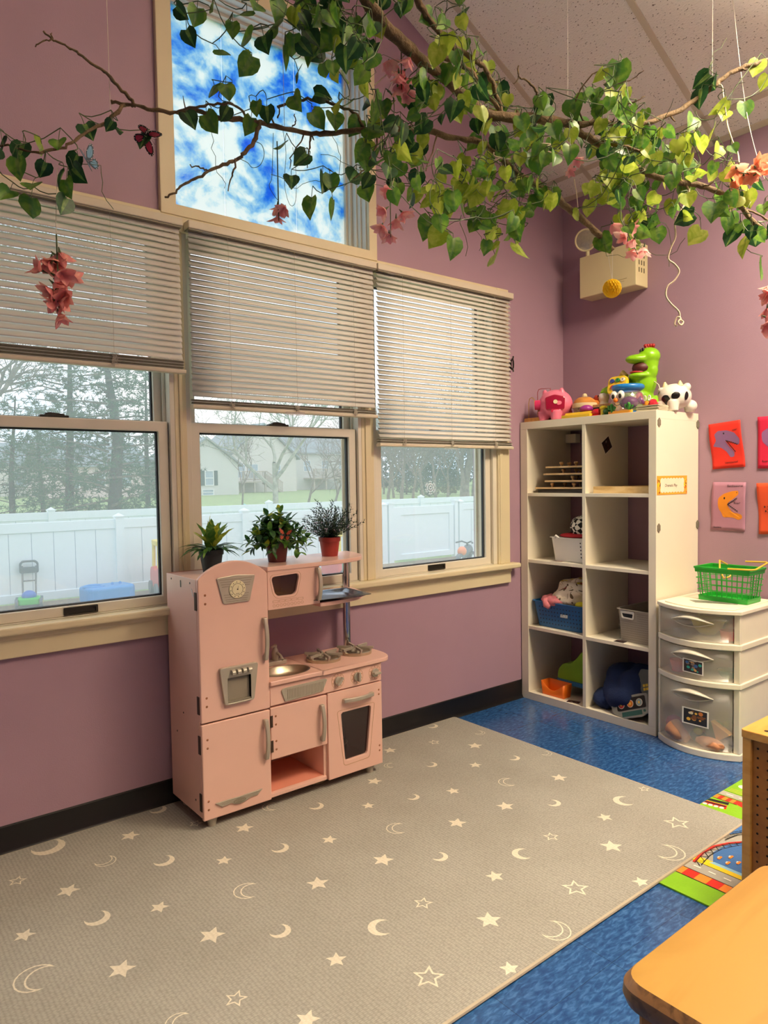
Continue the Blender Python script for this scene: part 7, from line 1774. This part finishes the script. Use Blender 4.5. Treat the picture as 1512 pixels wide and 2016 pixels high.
for x in (-.16, .16):
    for y in (-.11, .11): b = MB(); b.T = T_(p); b.cyl((x-.02, y, .06), (x+.02, y, .06), .065, n=20); b.cyl((x-.024, y, .06), (x+.024, y, .06), .03, n=14, mi=1); b.build('wheel', [GRm, YLm], t, smooth=40)
b = MB(); b.T = T_(p)
for x in (-.085, .085): b.tube([(x, .10, .12), (x*1.05, .26, .40), (x*1.1, .32, .55)], .013, 8)
b.tube([(-.09, .24, .34), (.09, .24, .34)], .010, 8); b.build('handle', GRm, t, smooth=50)
b = MB(); b.T = T_(p); b.ring(rpoly([(-.13, .45), (.13, .45), (.13, .60), (.09, .64), (-.09, .64), (-.13, .60)], .03, 4), rpoly([(-.10, .54), (.10, .54), (.10, .59), (.07, .61), (-.07, .61), (-.10, .59)], .02, 4), 'y', .27, .33); b.build('grip', GRm, t, bevel=.01)
p = at_ground(212, 1183); t = thing('water_table', p, 'bright blue plastic water table against the yard fence', 'water table')
b = MB(); b.T = Matrix.Translation(p) @ Matrix.Rotation(.1, 4, 'Z'); b.prism(rpoly(rect(-.36, .36, -.26, .26), .16, 6), 'z', .0, .24); WB = mat('water_table_blue', '2f84c8', rough=.4); b.build('basin', WB, t, bevel=.04, seg=3)
b = MB(); b.T = Matrix.Translation(p) @ Matrix.Rotation(.1, 4, 'Z'); b.torus((-.20, 0, .235), .13, .028, 'z'); b.build('rim', WB, t, smooth=60)
for x in (.08, .2): b = MB(); b.T = Matrix.Translation(p) @ Matrix.Rotation(.1, 4, 'Z'); b.ball((x, 0, .25), .02, .02, .03, 10); b.build('peg', WB, t, smooth=60)
CRD = mat('car_red', 'd84a4a', rough=.4); CYL = mat('car_yellow', 'e6c84a', rough=.4)
def ride_on(px, py, label, rot, z_=0):
    p = at_ground(px, py); t = thing('ride_on_car', p, label, 'toy car')
    M_ = Matrix.Translation(p) @ Matrix.Rotation(rot, 4, 'Z')
    b = MB(); b.T = M_; b.prism(rpoly([(-.32, .10), (.32, .10), (.36, .28), (.30, .42), (.10, .44), (.04, .40), (-.16, .40), (-.24, .46), (-.34, .44)], .06, 5), 'y', -.20, .20); b.build('body', CRD, t, bevel=.04, seg=3)
    b = MB(); b.T = M_; b.prism(rpoly(rect(-.28, .20, -.20, .20), .08, 5), 'z', .78, .86); 
    for x in (-.25, .16):
        for y in (-.17, .17): b.tube([(x, y, .40), (x*.95, y*.95, .80)], .030, 8)
    b.build('roof', CYL, t, bevel=.02)
    for x in (-.22, .22):
        for y in (-.2, .2): b = MB(); b.T = M_; b.cyl((x, y-.035, .10), (x, y+.035, .10), .10, n=22); b.build('wheel', GRm, t, smooth=40)
    return t
ride_on(330, 1168, 'red and yellow toy ride-on car at the left window\'s right edge', 1.4)
ride_on(672, 1140, 'red and yellow toy ride-on car behind the play kitchen\'s shelf', .3)
p = at_ground(918, 1112); t = thing('toy_motorbike', p, 'grey toy ride-on motorbike with orange front by the gate', 'toy motorbike')
M_ = Matrix.Translation(p) @ Matrix.Rotation(.4, 4, 'Z')
b = MB(); b.T = M_; b.tube([(-.35, 0, .14), (-.1, 0, .24), (.12, 0, .32), (.24, 0, .30)], [.05, .08, .10, .05], 12); b.build('body', GRm, t, smooth=60)
b = MB(); b.T = M_; b.ball((-.22, 0, .30), .12, .09, .10, 14); b.build('fairing', mat('bike_orange', 'ef8a5a', rough=.4), t, smooth=60)
for x in (-.34, .26): b = MB(); b.T = M_; b.cyl((x, -.04, .13), (x, .04, .13), .13, n=22); b.cyl((x, -.045, .13), (x, .045, .13), .06, n=14, mi=1); b.build('wheel', [GRm, FEN], t, smooth=40)
b = MB(); b.T = M_; b.tube([(-.10, -.18, .46), (.02, -.1, .48), (.06, 0, .44), (.02, .1, .48), (-.1, .18, .46)], .016, 8); b.tube([(.06, 0, .44), (.10, 0, .30)], .02, 8); b.build('handlebar', GRm, t, smooth=60)
# ---- trees
BARKG = mat('grey_tree_bark', '7a7468', rough=.95, var=.3, scale=8, bump=.5, bscale=30)
BARKL = mat('lichen_bark', 'a3a894', rough=.95, var=.3, scale=10, bump=.5, bscale=30)
NEED = leafmat('pine_needle', '3f6048', '66835f', .3, .7)
def bare_tree(name, base, h, r, seed, label, mt=None, lean=0, fork=.38, levels=5, spread=.75, nb=(2, 3), cat='tree', group=None):
    rn = random.Random(seed); t = thing(name, base, label, cat, group); tr, brn = MB(), MB()
    def grow_(p, d, L_, r_, lv, first):
        n = 4; pts = [p]; rr = [r_]; q = p; dd = d
        for i in range(n):
            dd = (dd+Vector((rn.gauss(0, .10), rn.gauss(0, .10), rn.gauss(.02, .06)))).normalized(); q = q+dd*(L_/n); pts.append(q); rr.append(r_*(1-.42*(i+1)/n))
        (tr if first else brn).tube(pts, rr, 9 if first else (5 if lv > 2 else 3), cap=False)
        if lv == 0: return
        for k in range(rn.randint(*nb)+(1 if lv > 2 else 0)):
            s_ = rn.uniform(.45, 1.0) if k else 1.0
            i = min(int(s_*n), n-1); f = s_*n-i; o = pts[i].lerp(pts[i+1], f) if k else pts[-1]
            a = rn.uniform(0, 2*PI); sd_ = dd.orthogonal().normalized(); sd_ = Matrix.Rotation(a, 3, dd) @ sd_
            nd = (dd*(1-.35*spread)+sd_*spread*rn.uniform(.5, 1.1)+Vector((0, 0, .12))).normalized()
            grow_(o, nd, L_*rn.uniform(.58, .82), max(.006, r_*.58*rn.uniform(.75, 1.05)), lv-1, False)
    grow_(Vector(base), Vector((lean, 0, 1)).normalized(), h*fork, r, levels, True)
    tr.build('trunk', mt or BARKG, t, smooth=60, weld=False); brn.build('branches', mt or BARKG, t, weld=False)
    return t
def ground_at(px, y): p = on_y(px, 950, y); return Vector((p.x, y, gz(y)-.05))
def pine(px, y, h, r, label, seed, w_=2.4, lo=.18, mt=None):
    rn = random.Random(seed); base = ground_at(px, y); t = thing('pine_tree', base, label, 'tree')
    b = MB(); b.tube([base, base+Vector((rn.gauss(0, .1), 0, h*.5)), base+Vector((rn.gauss(0, .15), 0, h))], [r, r*.7, r*.15], 10); b.build('trunk', mat('pine_bark', '4c4a44', rough=.95) if 'pine_bark' not in bpy.data.materials else bpy.data.materials['pine_bark'], t, smooth=60)
    b1, b2 = MB(), MB(); nbr = int(h*9)
    for i in range(nbr):
        f = lo+(1-lo)*i/nbr; a = i*2.4+rn.uniform(-.3, .3); L_ = w_*(1-.55*f)*rn.uniform(.55, 1.1)
        o = base+Vector((0, 0, h*f)); d = Vector((math.cos(a), math.sin(a), rn.uniform(-.15, .35))).normalized(); sag = Vector((0, 0, -.10*L_))
        P_ = lambda s_: o+d*(L_*s_)+sag*s_*s_
        b1.tube([P_(0), P_(.5), P_(1)], [r*.22, r*.12, .008], 4, cap=False)
        for k in range(int(9+L_*9)):
            c = P_(rn.uniform(.2, 1.02))+Vector((rn.gauss(0, .16), rn.gauss(0, .16), rn.gauss(0, .11)))
            for m_ in range(11):
                q = Vector((rn.gauss(0, 1), rn.gauss(0, 1), rn.gauss(.2, .8))).normalized()*rn.uniform(.10, .20); s_ = q.cross(Vector((rn.gauss(0, 1), rn.gauss(0, 1), rn.gauss(0, 1)))).normalized()*.011
                b2.add([c-s_, c+s_, c+q], [(0, 1, 2)])
    b1.build('branches', BARKG, t, weld=False); b2.build('needles', NEED, t, weld=False)
pine(131, 17, 6.2, .13, 'slim pine with straight dark trunk in the left window', 1, 2.0)
pine(216, 15.5, 5.8, .19, 'thick trunked pine right of the slim pine in the left window', 2, 2.1)
pine(22, 19, 4.2, .10, 'dense low pine at the far left edge of the left window', 3, 2.2, .08)
pine(290, 22, 6.0, .10, 'broad pine farther back at the left window\'s right side', 4, 2.6, .12)
pine(85, 28, 4.8, .10, 'distant pine seen left of the slim pine trunk', 5, 2.4, .1)
bare_tree('bare_tree', ground_at(-190, 11.2), 8.5, .17, 17, 'bare tree whose grey limbs reach in from the left window\'s top', lean=.5, fork=.34, levels=6, spread=.7)
bare_tree('bare_tree', ground_at(545, 14.2), 6.5, .105, 21, 'pale lichened bare tree centred in the middle window', BARKL, fork=.36, levels=6, spread=.95)
bare_tree('bare_tree', ground_at(474, 24), 5.2, .05, 22, 'thin young bare tree before the deck in the middle window', fork=.3, levels=5)
bare_tree('bare_tree', ground_at(600, 26), 6.0, .07, 23, 'bare tree just right of the lichened trunk in the middle window', fork=.3, levels=5)
bare_tree('bare_tree', ground_at(655, 24), 6.0, .07, 24, 'bare tree near the middle window\'s right edge', fork=.3, levels=5)
bare_tree('bare_tree', ground_at(912, 14.5), 9, .23, 31, 'massive forked bare tree filling the right window\'s near side', fork=.22, levels=6, spread=.6)
GW = 'bare trees in the wood behind the right window'
for i, (px, y, h) in enumerate(((745, 24, 7), (765, 30, 8), (790, 27, 7.5), (812, 34, 9), (835, 29, 8), (858, 36, 9), (880, 31, 8), (775, 40, 10), (842, 42, 10), (930, 38, 10), (725, 34, 8.5), (960, 30, 8), (755, 48, 12), (783, 52, 12), (820, 50, 13), (850, 55, 13), (870, 48, 12), (900, 52, 13), (738, 56, 13), (802, 60, 14), (835, 62, 14), (890, 64, 14), (770, 66, 15))):
    bare_tree('bare_tree', ground_at(px, y), h, .10+.01*(i % 3), 40+i, 'bare grey tree in the wood seen through the right window', fork=.3, levels=5, spread=.7, nb=(2, 4), group=GW)
EVG = leafmat('evergreen_dark', '38503f', '54705a', .2, .8)
for i, (px, y, s_, lab) in enumerate(((845, 40, 1.6, 'round dark evergreen below the snowflake in the right window'), (885, 42, 1.4, 'dark evergreen beside the massive trunk in the right window'), (800, 46, 1.8, 'dark evergreen at the wood\'s edge left of the snowflake'), (760, 70, 4.5, 'wide tall evergreen closing the wood behind the right window\'s far side'), (830, 76, 5.0, 'tall evergreen mass behind the wood, below the lowest blind'), (900, 72, 4.6, 'tall evergreen behind the massive forked trunk outdoors'))):
    base = ground_at(px, y); rn = random.Random(70+i); t = thing('evergreen_shrub', base, lab, 'shrub'); b = MB()
    for k in range(1500 if s_ < 3 else 3500):
        a, f = rn.uniform(0, 2*PI), rn.random(); rr = s_*math.sqrt(rn.random())*math.sin(PI*(.12+.8*f)); c = base+Vector((rr*math.cos(a), rr*math.sin(a), .2+f*s_*1.5))
        q = Vector((rn.gauss(0, 1), rn.gauss(0, 1), rn.gauss(0, 1))).normalized()*(.20 if s_ < 3 else .42); s2 = q.orthogonal().normalized()*(.07 if s_ < 3 else .13); b.add([c-s2, c+s2, c+q], [(0, 1, 2)])
    b.build('foliage', EVG, t, weld=False); b = MB(); b.cyl(base, base+Vector((0, 0, s_*.8)), .08, n=8); b.build('trunk', BARKG, t)
# ---- houses across the road
SIDE = {c: mat('siding_'+c, h, rough=.8, var=.03) for c, h in (('grey', 'cfd0ca'), ('pale', 'dcd8d0'), ('pink', 'd8c6c0'))}
ROOF = mat('grey_shingle', '8f9a9c', rough=.9, var=.15, scale=20); SHUT = mat('dark_green_shutter', '3d5652', rough=.6); WGL = mat('house_window_glass', '9fb2bc', rough=.15, var=.15, scale=3); WTR = mat('house_white_trim', 'e9ebe8', rough=.6); DECK = mat('weathered_deck', 'b6ada0', rough=.9)
def house(px, y, w_, d_, hw_, hr, label, col, wins, deck=None, gable='x'):
    c = ground_at(px, y); c.z += .05; t = thing('house', c, label, 'house'); M_ = Matrix.Translation(c)
    b = MB(); b.T = M_; b.box(-w_/2, w_/2, 0, d_, 0, hw_)
    if gable == 'x': b.prism([(-w_/2, hw_), (w_/2, hw_), (0, hw_+hr)], 'y', 0, d_)
    b.build('wall', SIDE[col], t)
    b = MB(); b.T = M_; ov = .35
    if gable == 'x':
        sl = hr/(w_/2)
        for sg in (-1, 1): b.prism([(0, hw_+hr+.02), (0, hw_+hr+.2), (sg*(w_/2+ov), hw_-ov*sl+.2), (sg*(w_/2+ov), hw_-ov*sl+.02)], 'y', -ov, d_+ov)
    else:
        b.prism([(-ov, hw_), (d_/2, hw_+hr), (d_+ov, hw_), (d_+ov, hw_+.15), (d_/2, hw_+hr+.2), (-ov, hw_+.15)], 'x', -w_/2-ov, w_/2+ov)
    b.build('roof', ROOF, t)
    for (x, z, ww, wh, sh) in wins:
        b = MB(); b.T = M_; b.ring(rect(x-ww/2-.07, x+ww/2+.07, z-.07, z+wh+.07), rect(x-ww/2, x+ww/2, z, z+wh), 'y', -.06, .02); b.box(x-ww/2, x+ww/2, -.045, -.02, z+wh/2-.03, z+wh/2+.03); f = b.build('window', WTR, t)
        b = MB(); b.T = M_; b.box(x-ww/2, x+ww/2, -.02, .0, z, z+wh); b.build('pane', WGL, f)
        if sh:
            for sg in (-1, 1): b = MB(); b.T = M_; xx = x+sg*(ww/2+.07+.20); b.box(xx-.18, xx+.18, -.05, 0, z-.05, z+wh+.05); b.build('shutter', SHUT, f)
    if deck:
        x0, x1, zd, st_ = deck
        b = MB(); b.T = M_; b.box(x0, x1, -2.2, 0, zd-.15, zd); b.build('deck_floor', DECK, t)
        for x in (x0+.1, (x0+x1)/2, x1-.1): b = MB(); b.T = M_; b.box(x-.08, x+.08, -2.15, -1.99, 0, zd+1.0); b.build('deck_post', DECK, t)
        b = MB(); b.T = M_; b.box(x0, x1, -2.16, -2.08, zd+.95, zd+1.03); b.box(x0, x1, -2.15, -2.10, zd+.12, zd+.18); n = int((x1-x0)/.16)
        for k in range(n): x = x0+(x1-x0)*k/n; b.box(x, x+.05, -2.15, -2.10, zd+.1, zd+.98)
        b.build('deck_railing', DECK, t)
        b = MB(); b.T = M_
        n = 12
        for k in range(n): xx = x1+(st_*k/n); b.box(xx, xx+st_/n+.05, -2.2, -1.2, zd*(1-(k+1)/n)-.05, zd*(1-(k+1)/n)+.02)
        for yy in (-2.2, -1.2):
            b.prism([(x1, zd-.25), (x1+st_, -.2), (x1+st_, .05), (x1, zd+.02)], 'y', yy-.03, yy+.03); b.prism([(x1, zd+.95), (x1+st_, .9), (x1+st_, 1.0), (x1, zd+1.05)], 'y', yy-.03, yy+.03)
            for k in range(n): xx = x1+st_*(k+.5)/n; zz = zd*(1-(k+.5)/n); b.box(xx-.03, xx+.03, yy-.025, yy+.025, zz, zz+1.0)
        b.build('stair', DECK, t)
    return t
house(407, 58, 6.4, 8, 2.85, 2.3, 'light grey gabled house with dark shutters in the middle window', 'grey', [(.25, .95, .75, 1.25, True), (.1, .05, 1.0, .45, False)])
house(520, 64, 8.0, 9, 3.7, 3.4, 'pale house with a raised deck and long stair in the middle window', 'pale', [(-2.7, 1.55, .9, 1.3, False), (-1.3, 1.5, 1.1, 1.4, False), (1.5, 1.7, .95, 1.1, False)], (-3.6, -.9, 1.15, 1.9))
house(640, 68, 8.5, 9, 4.2, 3.2, 'pale house behind trees at the middle window\'s right', 'grey', [(-2.5, 2.2, .9, 1.2, False), (0, 2.2, .9, 1.2, False), (2.5, 2.2, .9, 1.2, False)], (-3.0, .5, 1.4, 2.4), 'y')
house(200, 60, 8, 9, 2.6, 2.2, 'pinkish house glimpsed between pines in the left window', 'pink', [(-2.3, .9, .9, 1.1, False), (-.2, .9, .9, 1.1, False), (2.0, .9, .9, 1.1, False)], None, 'y')
house(15, 70, 8, 9, 2.8, 2.2, 'white house behind the dense pine at far left', 'pale', [(-1.9, 1.0, .9, 1.2, False), (1.1, 1.0, .9, 1.2, False)], None, 'y')
b = MB(); p = ground_at(480, 25); b.lathe([(.09, 0), (.09, .5), (.12, .52), (.12, .58), (.08, .66), (0, .70)], p+Vector((0, 0, .05)), 12); b.cyl(p+Vector((-.16, 0, .45)), p+Vector((.16, 0, .45)), .05, n=8)
tag(b.build('fire_hydrant', mat('hydrant_teal', '7fc0b8', rough=.5), smooth=40), 'small pale teal fire hydrant on the lawn across the road', 'hydrant')
# ---- unseen housings added to carry the room's lights; the pendants are made-up uplights
LAMPW = mat('lamp_housing_white', 'e6e2d8', rough=.5)
for x, y, sx, sy, lab in ((-1.0, -3.2, 1.2, .25, 'long white uplight added out of view to brighten the ceiling, behind the drawer cart'), (-.9, -2.6, .6, .25, 'short white uplight added out of view to brighten the ceiling, behind the pegboard cabinet')):
    z = 2.20 if sx > 1 else 2.05
    t = thing('ceiling_fill_housing', (x, y, z-.06), lab, 'lamp'); b = MB(); b.prism(rpoly(rect(x-sx/2-.03, x+sx/2+.03, y-sy/2-.03, y+sy/2+.03), .02, 3), 'z', z-.06, z-.012); b.build('housing', LAMPW, t, bevel=.004)
    for sg in (-1, 1): b = MB(); xx = x+sg*(sx/2+.02); b.cyl((xx, y, z-.04), (xx, y, cz(xx)), .003, n=6); b.build('cable', LAMPW, t)
for x, y, z, sx, lab in ((-.75, -2.0, 2.90, .6, 'square white ceiling lamp above the pegboard cabinet'), (-.9, -4.5, 2.98, 1.2, 'long white ceiling lamp far back by the right hand wall'), (-2.5, -2.9, 3.75, 1.2, 'long white ceiling lamp high over the table')):
    t = thing('ceiling_lamp', (x, y, z), lab, 'lamp'); b = MB(); b.ring(rect(x-sx/2-.06, x+sx/2+.06, y-.36, y+.36), rect(x-sx/2-.02, x+sx/2+.02, y-.32, y+.32), 'z', z+.02, cz(x)+.02); b.build('frame', LAMPW, t)
    b = MB(); b.box(x-sx/2-.02, x+sx/2+.02, y-.32, y+.32, z+.10, z+.12); b.build('back_plate', LAMPW, t)
